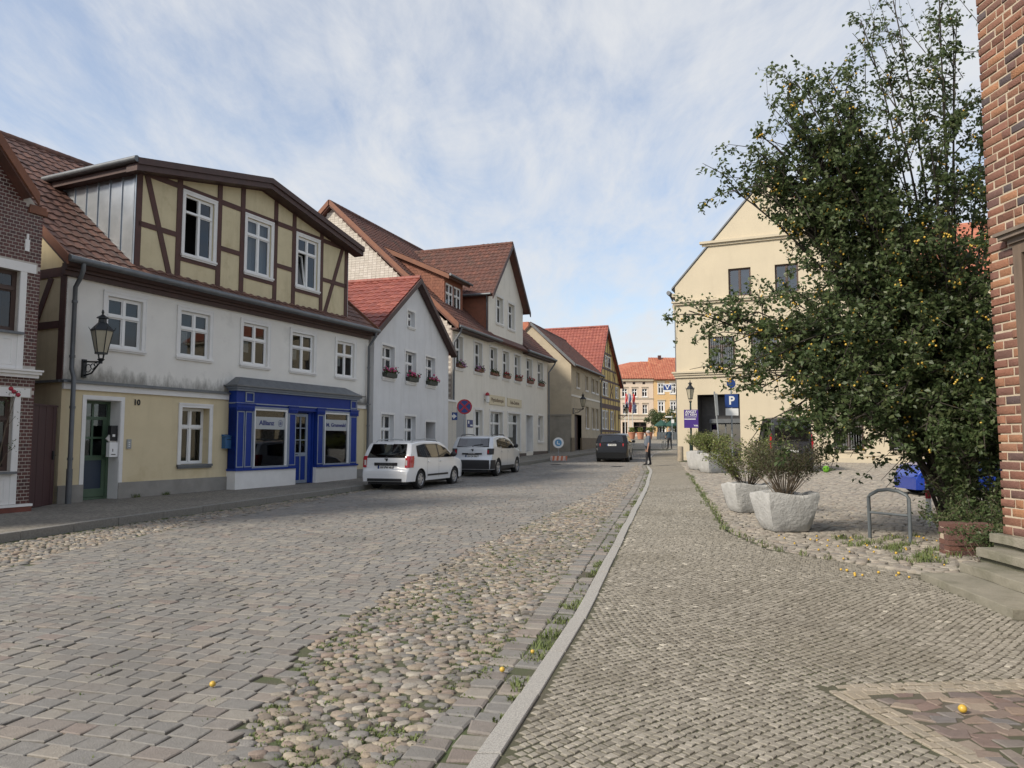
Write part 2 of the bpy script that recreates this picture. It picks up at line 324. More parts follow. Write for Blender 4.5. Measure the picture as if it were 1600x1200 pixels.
M['mailblue'] = mk('blue_enamel', (.035, .12, .26), (.03, .10, .22), .5, 5)
M['creamsign'] = mk('cream_sign', (.60, .52, .36), None, .6)
M['signtext'] = mk('brown_lettering', (.15, .10, .06), None, .6)
M['bars'] = mk('window_bars', (.30, .31, .31), None, .5, metal=.4)
# ================================================================ the street: sheets, kerbs, stones
KR = lerp_table([(-6, -2.66), (3.77, -.22), (4.95, .08), (7.07, .6), (16.14, 2.56), (22.83, 4.02), (33.27, 6.16), (37.67, 6.81), (45, 8.25), (52.9, 9.99), (57.5, 11.4), (61.3, 13.2), (66, 16.5)])
KL = lerp_table([(-6, -9.6), (8, -8.95), (11.88, -8.15), (14.89, -7.42), (16.84, -6.78), (22.83, -4.98), (30, -2.72), (37.67, 0.), (44.27, 2.3), (50.1, 4.3), (56.3, 6.45), (66, 9.6), (78, 13.2)])
BN = lerp_table([(-6, -1.95), (3.84, -1.51), (6.28, -1.6), (7.47, -1.46), (8.8, -1.2), (11.4, -.58), (16.14, .83), (24.3, 3.05), (39, 6.5), (60, 12.2)])
SD = lerp_table([(-6, 6.3), (8.5, 5.0), (8.82, 4.84), (9.23, 4.72), (9.94, 4.24), (10.76, 3.72), (12.91, 3.7), (24.27, 6.05), (40.5, 9.15), (43, 9.6), (44, 9.83), (57, 15.6), (66, 19.6)])
def RZ(y): return G(y) - .055                # carriageway stones
def strip(name, xl, xr, y0, y1, zf, mat, nx=6, dy=1.):
    ys = []; y = y0
    while y < y1: ys.append(y); y += dy
    ys.append(y1); mb = MB()
    vs = [(xl(q) + (xr(q) - xl(q)) * i / nx, q, zf(q)) for q in ys for i in range(nx + 1)]; k = nx + 1
    mb.add(vs, [(j * k + i, j * k + i + 1, (j + 1) * k + i + 1, (j + 1) * k + i) for j in range(len(ys) - 1) for i in range(nx)])
    return mb.build(name, mat, None, 60, kind='structure')
gm = MB(); ys = [-60, -20, 0, 5, 15, 25, 40, 56, 70, 90, 110, 125, 160, 250, 400, 900]; xs = [-700, -200, -80, -30, -12, 0, 12, 30, 80, 200, 700]
gm.add([(x, y, G(y) - .16) for y in ys for x in xs], [(j * 11 + i, j * 11 + i + 1, (j + 1) * 11 + i + 1, (j + 1) * 11 + i) for j in range(15) for i in range(10)])
gm.build('ground', M['ground'], None, kind='structure')
road = strip('road', lambda y: KL(y) - .02, lambda y: KR(y) + .02, -6, 66, lambda y: RZ(y) - .017, M['soil'], 10)
square = strip('market_square', lambda y: 4 - (y - 64) * .1, lambda y: 40., 64, 124, lambda y: G(y) - .05, M['pave_far'], 8, 4)
walk_r = strip('right_pavement', lambda y: KR(y) + .1, SD, -6, 66, lambda y: G(y) - .007, M['sand'], 6)
walk_rf = strip('right_pavement_far', lambda y: KR(y) + .14, SD, 24.5, 66, lambda y: G(y) - .003, M['pave_far'], 6)
yard = strip('yard', lambda y: SD(y) + .01, lambda y: 34., 8.4, 46, lambda y: G(y) - .022, M['soil'], 12)
walk_l = strip('left_pavement', lambda y: KL(y) - 7.0 - max(0, (30 - y) * .1), lambda y: KL(y) - .12, -6, 78, lambda y: G(y) + .075, M['pave'], 6)
rnd = random.random
def gauss(a, s): return random.gauss(a, s)
def inview(x, y, m=1.2): return y > 3.0 and abs(x) < .71 * y + m
class Stones:
    """collects stones; the ones that show largest become objects, the others one joined part"""
    def __init__(s): s.items = []
    def put(s, x, y, vs, fs, tone, size=1.): s.items.append((x, y, vs, fs, tone, size))
    def flush(s, name, mat, parent, n=300, restname=None, sm=25):
        def key(it):
            x, y = it[0], it[1]; vis = abs(x) < .69 * y and y > 3.75
            return (0 if vis else 1, y * y / it[5])
        s.items.sort(key=key); rest = MB()
        for i, (x, y, vs, fs, tone, sz) in enumerate(s.items):
            if i < n:
                mb = MB(); mb.tone = tone; mb.add(vs, fs); mb.build(name, mat, parent, sm)
            else:
                rest.tone = tone; rest.add(vs, fs)
        if rest.v: rest.build(restname or name + '_field', mat, parent, sm, kind='stuff')
SETT_F = [(0, 1, 5, 4), (1, 2, 6, 5), (2, 3, 7, 6), (3, 0, 4, 7), (4, 5, 9, 8), (5, 6, 10, 9), (6, 7, 11, 10), (7, 4, 8, 11), (8, 9, 10, 11)]
def sett(st, x, y, a, hx, hy, z, h=.045, tone=.5, ch=.008, jit=.007):
    ca, sa = math.cos(a), math.sin(a); vs = []
    cs = [(-hx + gauss(0, jit), -hy + gauss(0, jit)), (hx + gauss(0, jit), -hy + gauss(0, jit)), (hx + gauss(0, jit), hy + gauss(0, jit)), (-hx + gauss(0, jit), hy + gauss(0, jit))]
    tx, ty = gauss(0, .009), gauss(0, .009)
    for k, zz_ in ((1., -h), (1., -ch * .6), ((hx - ch) / hx, 0.)):
        for u, v in cs: vs.append((x + ca * u * k - sa * v * k, y + sa * u * k + ca * v * k, z + zz_ + (tx * u + ty * v if zz_ > -h else 0)))
    st.put(x, y, vs, SETT_F, tone, hx * hy * 4 / .027)
def cob(st, x, y, a, rx, ry, z, h, tone, n=7):
    vs = []; ca, sa = math.cos(a), math.sin(a); rj = [1 + gauss(0, .10) for _ in range(n)]; sq = .72 + .25 * rnd()
    def pw(q): return math.copysign(abs(q) ** sq, q)
    for k, zz_ in ((1., -.05), (.97, h * .5), (.84, h * .88), (.55, h)):
        for i in range(n):
            t = 2 * math.pi * i / n + .3; u, v = rx * k * rj[i] * pw(math.cos(t)), ry * k * rj[i] * pw(math.sin(t))
            vs.append((x + ca * u - sa * v, y + sa * u + ca * v, z + zz_))
    fs = [(r * n + i, r * n + (i + 1) % n, (r + 1) * n + (i + 1) % n, (r + 1) * n + i) for r in range(3) for i in range(n)] + [tuple(range(3 * n, 4 * n))]
    st.put(x, y, vs, fs, tone, rx * ry * 3.4 / .014)
PH = R(15); SP, CP = math.sin(PH), math.cos(PH)
# --- setts of the carriageway, laid in rows across the street
st = Stones(); s = 2.2
lm = lerp_table([(8, 2.4), (11.4, 1.75), (16, 1.2), (22, .5), (30, .25), (60, .25)])      # width of the stony margin on the left
while s < 64:
    row = .150 + gauss(0, .006); c = -14 + rnd() * .2
    while c < 12:
        wd = max(.12, gauss(.185, .028)); cc = c + wd / 2; x = SP * (s + row / 2) + CP * cc; y = CP * (s + row / 2) - SP * cc
        wob = .018 * math.sin(c * 1.3 + s * .4) + .014 * math.sin(c * 3.1)
        x += SP * wob; y += CP * wob
        if inview(x, y) and y < 62 and x > KL(y) + lm(y) + gauss(0, .1) and x < BN(y) + gauss(0, .07):
            big = .5 * math.sin(x * .35 + 1) + .5 * math.sin(y * .23 + x * .1)
            tn = min(1, max(0, .38 + .05 * big + gauss(0, .14)))
            sett(st, x, y, -PH, wd / 2 - .0052, row / 2 - .0052, RZ(y) + gauss(0, .0025), tone=tn)
        c += wd
    s += row
st.flush('sett', M['sett'], road, 300, 'sett_field')
# --- field stones on both margins of the carriageway
st = Stones(); y = 3.0
while y < 42:
    p = .090; x = -9.5
    while x < 9:
        xx, yy = x + gauss(0, .017) + (.045 if int(round(y / .076)) % 2 else 0), y + gauss(0, .015)
        right = BN(yy) - .04 < xx < KR(yy) - .44; left = KL(yy) + .1 < xx < KL(yy) + lm(yy) - .03
        if (right or (left and yy < 30)) and inview(xx, yy, .9):
            big = rnd() < .15; r = .0485 * (1.4 if big else 1) * (.72 + .46 * rnd())
            cob(st, xx, yy, gauss(-.2, .45), r * 1.10, r * .78, RZ(yy) - .034 + gauss(0, .004), .026 + .012 * rnd(), rnd())
        x += p
    y += .076
st.flush('field_stone', M['cobble'], road, 300, 'field_stone_bed', 48)
# --- gutter: two rows of larger stones beside the kerb
st = Stones()
for off, sz in ((.315, .215), (.108, .185)):
    y = 2.9
    while y < 50:
        l_ = gauss(.17, .025); x = KR(y + l_ / 2) - off - .015; a = -math.atan((KR(y + .5) - KR(y)) / .5)
        if not (off < .2 and rnd() < .12) and inview(x, y): sett(st, x, y + l_ / 2, a, sz / 2 - .008, l_ / 2 - .008, RZ(y) + gauss(-.003, .004), tone=min(1, max(0, gauss(.42, .2))), ch=.014, jit=.008)
        y += l_
st.flush('gutter_stone', M['sett'], road, 300, 'gutter_stone_row')
# --- kerb stones
def kerb(fn, y0, y1, w_, top, h, side, parent, length=1.0, km='granite'):
    y = y0
    while y < y1:
        l_ = length * (.85 + .3 * rnd()); e = y + l_ - .015; a0, a1 = fn(y), fn(e); ex = gauss(0, .004); z = gauss(0, .003); c = .006
        mb = MB(); P = []
        for zq, ins in ((-h, 0), (-c, 0), (0, c)):
            for (q, o) in ((y + ins * .5, ins), (y + ins * .5, w_ - ins), (e - ins * .5, w_ - ins), (e - ins * .5, ins)): P.append((fn(q) + side * o + ex, q, top(q) + zq + z))
        if side < 0: P = [P[i] for r in range(3) for i in (r * 4 + 1, r * 4, r * 4 + 3, r * 4 + 2)]
        mb.add(P, SETT_F); mb.build('kerb_stone', M[km], parent); y += l_
kerb(KR, 2.2, 62, .128, lambda y: G(y) + .006, .16, 1, walk_r)
kerb(KL, 9.5, 74, .14, lambda y: G(y) + .08, .2, -1, walk_l, 1.0, 'kerb_old')
# --- small mosaic paving of the right pavement, in gently waving diagonal rows
st = Stones(); bandst = Stones(); slab = Stones()
E1 = ((2.13, 4.92), (3.6, 5.06)); E2 = ((2.13, 4.92), (2.45, 3.1))
def side_of(p, a, b): return (b[0] - a[0]) * (p[1] - a[1]) - (b[1] - a[1]) * (p[0] - a[0])
def dist(p, a, b): return abs(side_of(p, a, b)) / math.hypot(b[0] - a[0], b[1] - a[1])
p = .058; AN = R(38); ca, sa = math.cos(AN), math.sin(AN)
for i in range(-60, 430):
    for j in range(-190, 310):
        u, v = i * p + (.5 * p if j % 2 else 0), j * p
        u += .10 * math.sin(v * 1.7 + 1) + .04 * math.sin(u * 2.3); v += .10 * math.sin(u * 1.3)
        x, y = ca * u - sa * v + .4, sa * u + ca * v + 3
        if y > 25 + .3 * math.sin(x * 9) or y < 3 or not inview(x, y, .7): continue
        if x < KR(y) + .165 or x > SD(y) - .03: continue
        if 6.7 < y < 8.75 and x > 4.5 + (y - 6.7) * .09: continue
        if y < 8.9 and x > 5.2: continue
        pt = (x, y); inside = x > 2.13 and side_of(pt, *E1) < 0 and side_of(pt, *E2) > 0
        band = (dist(pt, *E1) < .11 and x > 2.1 and y > 4.8) or (dist(pt, *E2) < .12 and y < 5.0 and abs(x - 2.25) < .5)
        if band or inside: continue
        patch = .5 + .5 * math.sin(x * .9 + .7 * math.sin(y * .6)) * math.sin(y * .55 + 1)
        tn = min(1, max(0, .32 + .28 * (patch - .5) + gauss(0, .24) + (.4 if rnd() < .04 else 0)))
        sett(st, x, y, AN + .14 * math.sin(u * 1.1) + gauss(0, .09), p / 2 - .003 - .004 * rnd(), p / 2 - .003 - .004 * rnd(), G(y) + gauss(0, .0018), h=.02, tone=tn, ch=.005, jit=.0036)
st.flush('mosaic_stone', M['mosaic'], walk_r, 300, 'mosaic_paving')
for (A_, B_), w_ in ((E1, .2), (E2, .22)):
    dx, dy = B_[0] - A_[0], B_[1] - A_[1]; l_ = math.hypot(dx, dy); a = math.atan2(dy, dx); t = 0
    while t < l_:
        q = gauss(.085, .012)
        for o in (-.066, 0, .066):
            x = A_[0] + dx / l_ * (t + q / 2 + (.04 if o == 0 else 0)) - dy / l_ * o; y = A_[1] + dy / l_ * (t + q / 2) + dx / l_ * o
            sett(bandst, x, y, a, q / 2 - .004, .066 / 2 - .004, G(y) + gauss(.001, .002), h=.02, tone=rnd(), ch=.007, jit=.004)
        t += q
bandst.flush('beige_band_stone', M['beige'], walk_r, 300)
y = 3.0
while y < 5.0:
    x = 2.1
    while x < 4.6:
        wd = .10 + .09 * rnd(); pt = (x + wd / 2, y)
        if side_of(pt, *E1) < -.17 and side_of(pt, *E2) > .2: sett(slab, pt[0], pt[1] + gauss(0, .015), gauss(0, .2), wd / 2 - .006, .048, G(y) + gauss(0, .002), h=.02, tone=rnd(), ch=.007, jit=.018)
        x += wd
    y += .108
slab.flush('red_paving_piece', M['redslab'], walk_r, 300)
# --- rounded stones of the yard
st = Stones(); y = 8.9
while y < 41:
    x = 3.4; q = .15 if y < 20 else .2
    while x < min(.72 * y + 1, 22):
        xx, yy = x + gauss(0, .03) + (.07 if int(y / (q * .8)) % 2 else 0), y + gauss(0, .02)
        if xx > SD(yy) + .06 and not (xx > 5.3 and yy < 9.2): cob(st, xx, yy, gauss(-.3, .5), q * .52 * (.85 + .3 * rnd()), q * .40, G(yy) - .012, .026, rnd(), 6)
        x += q
    y += q * .8
st.flush('yard_stone', M['yard'], yard, 300, 'yard_stone_field', 48)
# --- grass and weeds growing in the joints
def tufts(name, spots, label, hmin=.03, hmax=.09, parent=None):
    mb = MB()
    for (x, y, z, r, n) in spots:
        for _ in range(n):
            a = rnd() * 6.28; d = r * math.sqrt(rnd()); px, py = x + d * math.cos(a), y + d * math.sin(a); h = hmin + (hmax - hmin) * rnd(); b = rnd() * 6.28; l_ = h * (.3 + .9 * rnd()); w_ = .003 + .004 * rnd()
            cx_, sx__ = math.cos(b), math.sin(b); mb.tone = rnd() * .9
            mb.add([(px - sx__ * w_, py + cx_ * w_, z), (px + sx__ * w_, py - cx_ * w_, z), (px + cx_ * l_ * .4 + sx__ * w_ * .8, py + sx__ * l_ * .4 - cx_ * w_ * .8, z + h * .7), (px + cx_ * l_, py + sx__ * l_, z + h), (px + cx_ * l_ * .4 - sx__ * w_ * .8, py + sx__ * l_ * .4 + cx_ * w_ * .8, z + h * .7)], [(0, 1, 2, 4), (4, 2, 3)])
    o = mb.build(name, M['moss'], parent, kind='stuff'); tag(o, label, 'grass'); return o
sp = []
y = 3.2
while y < 34:
    k = .5 + .5 * math.sin(y * 2.1) * math.sin(y * .73 + 1)
    if rnd() < .08 + .34 * k: sp.append((KR(y) - .045 - abs(gauss(0, .035)), y, RZ(y) - .02, .035 + .07 * k * rnd(), int(8 + 30 * k)))
    if 5.6 < y < 8.2 and rnd() < .4: sp.append((KR(y) - .16 * rnd(), y, RZ(y) - .02, .10, 60))
    y += .09
tufts('gutter_grass', sp, 'green grass tufts growing in the gutter along the granite kerb', .02, .065)
sp = []
for _ in range(3000):
    y = 3.3 + 15 * rnd() ** 1.5; x = BN(y) + (KR(y) - .3 - BN(y)) * rnd()
    if .5 + .5 * math.sin(x * 3.1 + 1) * math.sin(y * 1.4) + gauss(0, .15) > .5: sp.append((x, y, RZ(y) - .018, .04, 14))
for _ in range(420):
    y = 10 + 14 * rnd(); sp.append((KL(y) + .05 + .5 * rnd() ** 2, y, RZ(y) - .018, .06, 14))
for _ in range(260):
    y = 4 + 9 * rnd(); sp.append((SP * 0 - 1.7 - 4 * rnd(), y, RZ(y) - .012, .02, 5))
tufts('joint_grass', sp, 'fine grass and moss growing between the field stones', .008, .026)
sp = [(5 + 1.6 * rnd(), 9.6 + 2.6 * rnd(), G(11), .10, 34) for _ in range(40)] + [(SD(y) + gauss(0, .05), y, G(y), .08, 20) for y in [10 + .35 * i for i in range(60)]]
tufts('yard_grass', sp, 'low grass and weeds along the edge of the stone yard', .03, .10)
def pt_fac(t): return (-10.5 + .417 * t, 17.2 + .909 * t)
sp = [(pt_fac(t)[0] + .06, pt_fac(t)[1] - .05, G(18) + .08, .06, 30) for t in (2.0, 2.1, 2.9, 3.0, 5.2)]
tufts('wall_foot_weeds', sp, 'small weeds at the foot of the yellow house wall', .04, .13)
# manhole covers
for (x, y, r, lab) in ((5.3, 37.5, .33, 'round dark manhole cover in the road behind the black car'), (2.3, 39.5, .33, 'round dark manhole cover in the road near the small warning stand')):
    mb = MB(); mb.lathe([(r, -.03), (r, .004), (r - .03, .010), (r - .05, .006), (.01, .008)], 18, (x, y, RZ(y)))
    for i in range(-3, 4): mb.box(x - math.sqrt(r * r - (i * .09) ** 2) * .8, x + math.sqrt(r * r - (i * .09) ** 2) * .8, y + i * .09 - .015, y + i * .09 + .015, RZ(y) + .006, RZ(y) + .014)
    tag(mb.build('manhole_cover', M['iron'], None, 40), lab, 'manhole cover')
# ================================================================ building kit
def wall(par, name, fr, outline, holes, mat, rev=.18, revmat=None):
    mb = MB(); polys = [[Vector((x, z, 0)) for x, z in outline]] + [[Vector((a, c, 0)), Vector((a, d, 0)), Vector((b, d, 0)), Vector((b, c, 0))] for a, b, c, d in holes]
    flat = [q for pl in polys for q in pl]; tri = tessellate_polygon(polys)
    fs = []
    for t in tri:
        a, b, c = (flat[i] for i in t); cr = (b - a).cross(c - a).z
        fs.append(tuple(t) if cr > 0 else tuple(reversed(t)))
    mb.add([fr(q.x, 0, q.y) for q in flat], fs)
    for a, b, c, d in holes:
        k = [(a, c), (b, c), (b, d), (a, d)]
        mb.add([fr(x, 0, z) for x, z in k] + [fr(x, -rev, z) for x, z in k], [(i, (i + 1) % 4, (i + 1) % 4 + 4, i + 4) for i in range(4)])
    return mb.build(name, mat, par)
def ring(mb, fr, x0, x1, z0, z1, wd, d0, d1, bottom=True):
    mb.fbox(fr, x0, x0 + wd, d0, d1, z0, z1); mb.fbox(fr, x1 - wd, x1, d0, d1, z0, z1)
    mb.fbox(fr, x0 + wd, x1 - wd, d0, d1, z1 - wd, z1)
    if bottom: mb.fbox(fr, x0 + wd, x1 - wd, d0, d1, z0, z0 + wd)
def window(par, fr, x0, x1, z0, z1, cols=2, rows=(.64,), rec=.10, fw=.055, casing=0, sill=.07, fmat='frame', gmat='glass', tilt=None, openl=False, curtain=0, cas_mat='trim', sillmat='trim', paper=False, bars=0, fd=.05):
    """frame in an opening of the wall; rows = heights (share of the opening) of the cross bars"""
    mb = MB(); D0, D1 = -rec - fd, -rec; e = .003
    ring(mb, fr, x0 + e, x1 - e, z0 + e, z1 - e, fw, D0, D1)
    xs = [x0 + (x1 - x0) * i / cols for i in range(cols + 1)]; zs = [z0] + [z0 + (z1 - z0) * r for r in rows] + [z1]
    for q in xs[1:-1]: mb.fbox(fr, q - fw * .6, q + fw * .6, D0 - .004, D1 + .012, z0 + fw, z1 - fw)
    for q in zs[1:-1]: mb.fbox(fr, x0 + fw, x1 - fw, D0 - .006, D1 + .022, q - fw * .55, q + fw * .55)
    for i in range(cols):                    # casement rails around each pane
        for j in range(len(zs) - 1):
            if openl and i == 0: continue
            a, b, c, d = xs[i] + fw * .62, xs[i + 1] - fw * .62, zs[j] + fw * .6, zs[j + 1] - fw * .6
            if i == 0: a = x0 + fw
            if i == cols - 1: b = x1 - fw
            if j == 0: c = z0 + fw
            if j == len(zs) - 2: d = z1 - fw
            if tilt == (i, j): continue
            ring(mb, fr, a + .001, b - .001, c + .001, d - .001, .028, D0 + .012, D1 - .008)
    wn = mb.build('window', M[fmat], par)
    for i in range(cols):
        for j in range(len(zs) - 1):
            if openl and i == 0: continue
            a, b, c, d = xs[i] + .01, xs[i + 1] - .01, zs[j] + .01, zs[j + 1] - .01
            pm = MB()
            if tilt == (i, j):
                lean = .16; pm.add([fr(a, D0 + .02, c), fr(b, D0 + .02, c), fr(b, D0 - lean, d - .02), fr(a, D0 - lean, d - .02)], [(0, 1, 2, 3)])
                pm.build('pane', M[gmat], wn); sm_ = MB()
                f2 = lambda x, dd, z, _c=c, _d=d: fr(x, dd + D0 + .03 - lean * (z - _c) / (_d - _c), z)
                ring(sm_, f2, a + fw * .6, b - fw * .6, c + .03, d - .04, .045, -.02, .02); sm_.build('tilted_sash', M[fmat], wn); continue
            pm.add([fr(a, D0 + .02, c), fr(b, D0 + .02, c), fr(b, D0 + .02, d), fr(a, D0 + .02, d)], [(0, 1, 2, 3)]); pm.build('pane', M[gmat], wn)
    if casing:
        mb = MB(); ring(mb, fr, x0 - casing, x1 + casing, z0 - .01, z1 + casing, casing - .002, -.01, .028, False)
        mb.fbox(fr, x0 - casing - .02, x1 + casing + .02, -.01, .042, z1 + casing - .002, z1 + casing + .035); ring(mb, fr, x0 - casing - .02, x1 + casing + .02, z0 - .02, z1 + casing, .022, -.01, .036, False)
        mb.build('casing', M[cas_mat], wn)
    if sill:
        mb = MB(); c = casing + .03; mb.fbox(fr, x0 - c, x1 + c, -.012, .075, z0 - sill, z0 - .006); mb.fbox(fr, x0 + .002, x1 - .002, D1, -.012, z0 - sill * .5, z0 + .004); mb.fbox(fr, x0 - c + .02, x1 + c - .02, -.01, .05, z0 - sill * 1.7, z0 - sill - .001); mb.build('sill', M[sillmat], wn)
    if curtain:
        mb = MB(); n = 24; d = D0 - .12; half = {1: [(x0, x1)], 2: [(x0, x0 + (x1 - x0) * .36), (x1 - (x1 - x0) * .36, x1)], 3: [((x0 + x1) / 2, x1)]}[curtain]
        for a, b in half:
            vs = [fr(a + (b - a) * i / n, d + .02 * math.sin(i * 1.6), z) for z in (z0 + .03, z1) for i in range(n + 1)]
            mb.add(vs, [(i, i + 1, i + n + 2, i + n + 1) for i in range(n)])
        mb.build('curtain', M['curtain'], wn, 80)
    if paper:
        mb = MB(); xm = x0 + (x1 - x0) * .25; mb.fbox(fr, xm - .10, xm + .10, D0 - .03, D0 - .025, z0 + (z1 - z0) * .30, z0 + (z1 - z0) * .56); mb.build('paper_notice', M['paper'], wn)
    if bars:
        mb = MB()
        for i in range(1, bars): q = x0 + (x1 - x0) * i / bars; mb.tube([fr(q, -.05, z0 + .02), fr(q, -.05, z1 - .02)], .011, 6)
        mb.fbox(fr, x0, x1, -.062, -.038, z0 + .12, z0 + .145); mb.build('window_bars', M['bars'], wn)
    return wn
def tile_variants(mat, tw, tg, wave, n=4):
    out = []
    for k in range(n):
        mb = MB(); mb.tone = .02 + .96 * k / (n - 1); m = 6; L_ = tg * 1.16; vs = []
        for b, lift in ((0, .030), (L_, 0.)):
            for i in range(m + 1): vs.append((tw * i / m, b, lift + wave * (.5 + .5 * math.sin(2 * math.pi * i / m - .6))))
        for i in range(m + 1): vs.append((tw * i / m, 0, vs[i][2] - .032))
        h = m + 1; mb.add(vs, [(i, i + 1, h + i + 1, h + i) for i in range(m)] + [(2 * h + i, 2 * h + i + 1, i + 1, i) for i in range(m)])
        me = bpy.data.meshes.new('roof_tile'); me.from_pydata(mb.v, [], mb.f); a = me.attributes.new('tone', 'FLOAT', 'POINT'); a.data.foreach_set('value', mb.t)
        me.polygons.foreach_set('use_smooth', [True] * len(me.polygons)); me.set_sharp_from_angle(angle=R(40)); me.materials.append(mat); out.append((me, mb))
    return out
def tiles(roof, P0, u, v, W, Ls, mat, tw=.30, tg=.33, wave=.035, single=0, near=None, skip=None):
    """pantiles over a plane: P0 lower left corner, u along the eave, v up the slope"""
    P0, u, v = Vector(P0), Vector(u).normalized(), Vector(v).normalized(); nn = u.cross(v); var = tile_variants(mat, tw, tg, wave)
    nx, ny = max(1, round(W / tw)), max(1, int(Ls / tg + .6)); pos = []
    for j in range(ny):
        for i in range(nx):
            if skip and skip(i * tw, j * tg): continue
            pos.append((i, j))
    if near: pos.sort(key=lambda q: (Vector(near) - (P0 + u * q[0] * tw + v * q[1] * tg)).length)
    rest = MB()
    for k, (i, j) in enumerate(pos):
        me, mb = random.choice(var); p = P0 + u * (i * tw + gauss(0, .004)) + v * (j * tg + gauss(0, .006)) + nn * (gauss(.0, .003) + .016 * math.sin(i * .23 + j * .11) + .008 * math.sin(i * .07 - j * .31))
        if k < single:
            o = bpy.data.objects.new('roof_tile', me); col.objects.link(o); o.parent = roof
            o.matrix_local = Matrix(((u.x, v.x, nn.x, p.x), (u.y, v.y, nn.y, p.y), (u.z, v.z, nn.z, p.z), (0, 0, 0, 1)))
        else:
            rest.tone = mb.t[0]; rest.add([p + u * a + v * b + nn * c for a, b, c in mb.v], mb.f)
    if rest.v: rest.build('roof_tiling', mat, roof, 40, kind='stuff')
def slab(par, name, P0, u, v, W, Ls, th, mat, **kw):
    P0, u, v = Vector(P0), Vector(u).normalized(), Vector(v).normalized(); nn = u.cross(v); mb = MB()
    q = [P0, P0 + u * W, P0 + u * W + v * Ls, P0 + v * Ls]; mb.hexa([a - nn * th for a in q] + q); return mb.build(name, mat, par, **kw)
def ridge(roof, a, b, mat, r=.11):
    a, b = Vector(a), Vector(b); n = max(1, int((b - a).length / .36))
    for i in range(n):
        p, q = a.lerp(b, i / n), a.lerp(b, (i + 1.08) / n); mb = MB(); mb.tube([p, q], [r * 1.06, r], 8); mb.build('ridge_tile', mat, roof, 50)
def gutter(par, pts, r=.075):
    mb = MB(); mb.tube(pts, r, 8); return mb.build('gutter', M['lead'], par, 50)
def downpipe(par, pts, r=.05, brackets=()):
    mb = MB(); mb.tube(pts, r, 10)
    for p in brackets: mb.lathe([(r * 1.25, -.03), (r * 1.25, .03)], 10, p)
    return mb.build('downpipe', M['pipe'], par, 40)
def beams(par, fr, lst, mat='timber', d0=-.02, d1=.022):
    for i, (a, b, w_) in enumerate(lst):
        mb = MB(); mb.beam(fr, a, b, w_, d0, d1 + .0012 * (i % 4)); mb.build('beam', M[mat], par)
def lathed(name, prof, n, c, mat, par, sm_=40): mb = MB(); mb.lathe(prof, n, c); return mb.build(name, mat, par, sm_)
def house(name, x, y, zb, ang, label, cat='house'):
    """local x runs along the front, local y goes into the house, heights are street heights"""
    h = thing(name, (x, y, zb), label, cat, ang)
    front = frame((0, 0, -zb), (1, 0, 0), (0, -1, 0)); return h, front
def fr_at(zb, ox, oy, ux, n): return frame((ox, oy, -zb), (*ux, 0), (*n, 0))

# ================================================================ yellow and white house with the blue shop
ZB = .14; AL = math.atan2(5.0, 10.9); H, fr = house('timbered_house', -10.5, 17.2, ZB, R(90) - AL, 'yellow and white house with timbered dormer and blue shop front')
frL = fr_at(ZB, 0, 0, (0, 1), (-1, 0)); frR = fr_at(ZB, 12, 10.6, (0, -1), (1, 0)); frB = fr_at(ZB, 12, 10.6, (-1, 0), (0, 1))
M['white10'] = mk('stained_white_plaster', (.77, .75, .70), (.72, .70, .655), .9, 1.6, .14, 110, spots=(1.1, (.52, .505, .47), .6, .5))
def add_stain(m):                            # damp black growth just above the flashing, with its own ragged outline
    t = m.node_tree; bs = t.nodes['Principled BSDF']; src = bs.inputs['Base Color'].links[0].from_socket; tcn = t.nodes.new('ShaderNodeTexCoord'); sp_ = t.nodes.new('ShaderNodeSeparateXYZ'); t.links.new(tcn.outputs['Object'], sp_.inputs[0])
    nz = t.nodes.new('ShaderNodeTexNoise'); nz.inputs['Scale'].default_value = 1.6; nz.inputs['Detail'].default_value = 8; nz.inputs['Roughness'].default_value = .72
    mp = t.nodes.new('ShaderNodeMapping'); mp.inputs['Scale'].default_value = (1.4, 1, .55); t.links.new(tcn.outputs['Object'], mp.inputs[0]); t.links.new(mp.outputs[0], nz.inputs['Vector'])
    mr_ = t.nodes.new('ShaderNodeMapRange'); mr_.inputs[1].default_value = 2.85; mr_.inputs[2].default_value = 3.75; mr_.inputs[3].default_value = .30; mr_.inputs[4].default_value = -.25; t.links.new(sp_.outputs[2], mr_.inputs[0])
    ad = t.nodes.new('ShaderNodeMath'); ad.operation = 'ADD'; t.links.new(nz.outputs[0], ad.inputs[0]); t.links.new(mr_.outputs[0], ad.inputs[1])
    m2 = t.nodes.new('ShaderNodeMapRange'); m2.inputs[1].default_value = .56; m2.inputs[2].default_value = .80; m2.inputs[4].default_value = .75; t.links.new(ad.outputs[0], m2.inputs[0])
    mx_ = t.nodes.new('ShaderNodeMix'); mx_.data_type = 'RGBA'; mx_.inputs[7].default_value = (.13, .125, .105, 1); t.links.new(m2.outputs[0], mx_.inputs[0]); t.links.new(src, mx_.inputs[6]); t.links.new(mx_.outputs[2], bs.inputs['Base Color'])
add_stain(M['white10'])
up = [(1.06, 2.06), (3.27, 4.29), (5.58, 6.62), (7.75, 8.83), (10.1, 11.1)]
wall(H, 'upper_wall', fr, [(0, 3.0), (12, 3.0), (12, 5.62), (0, 5.62)], [(a, b, 3.95, 5.22) for a, b in up], M['white10'])
for i, (a, b) in enumerate(up): window(H, fr, a, b, 3.95, 5.22, 2, (.62,), .05, casing=.10, sill=.06, paper=i in (1, 2, 3, 4), curtain=0)
SX = (5.08, 10.92)
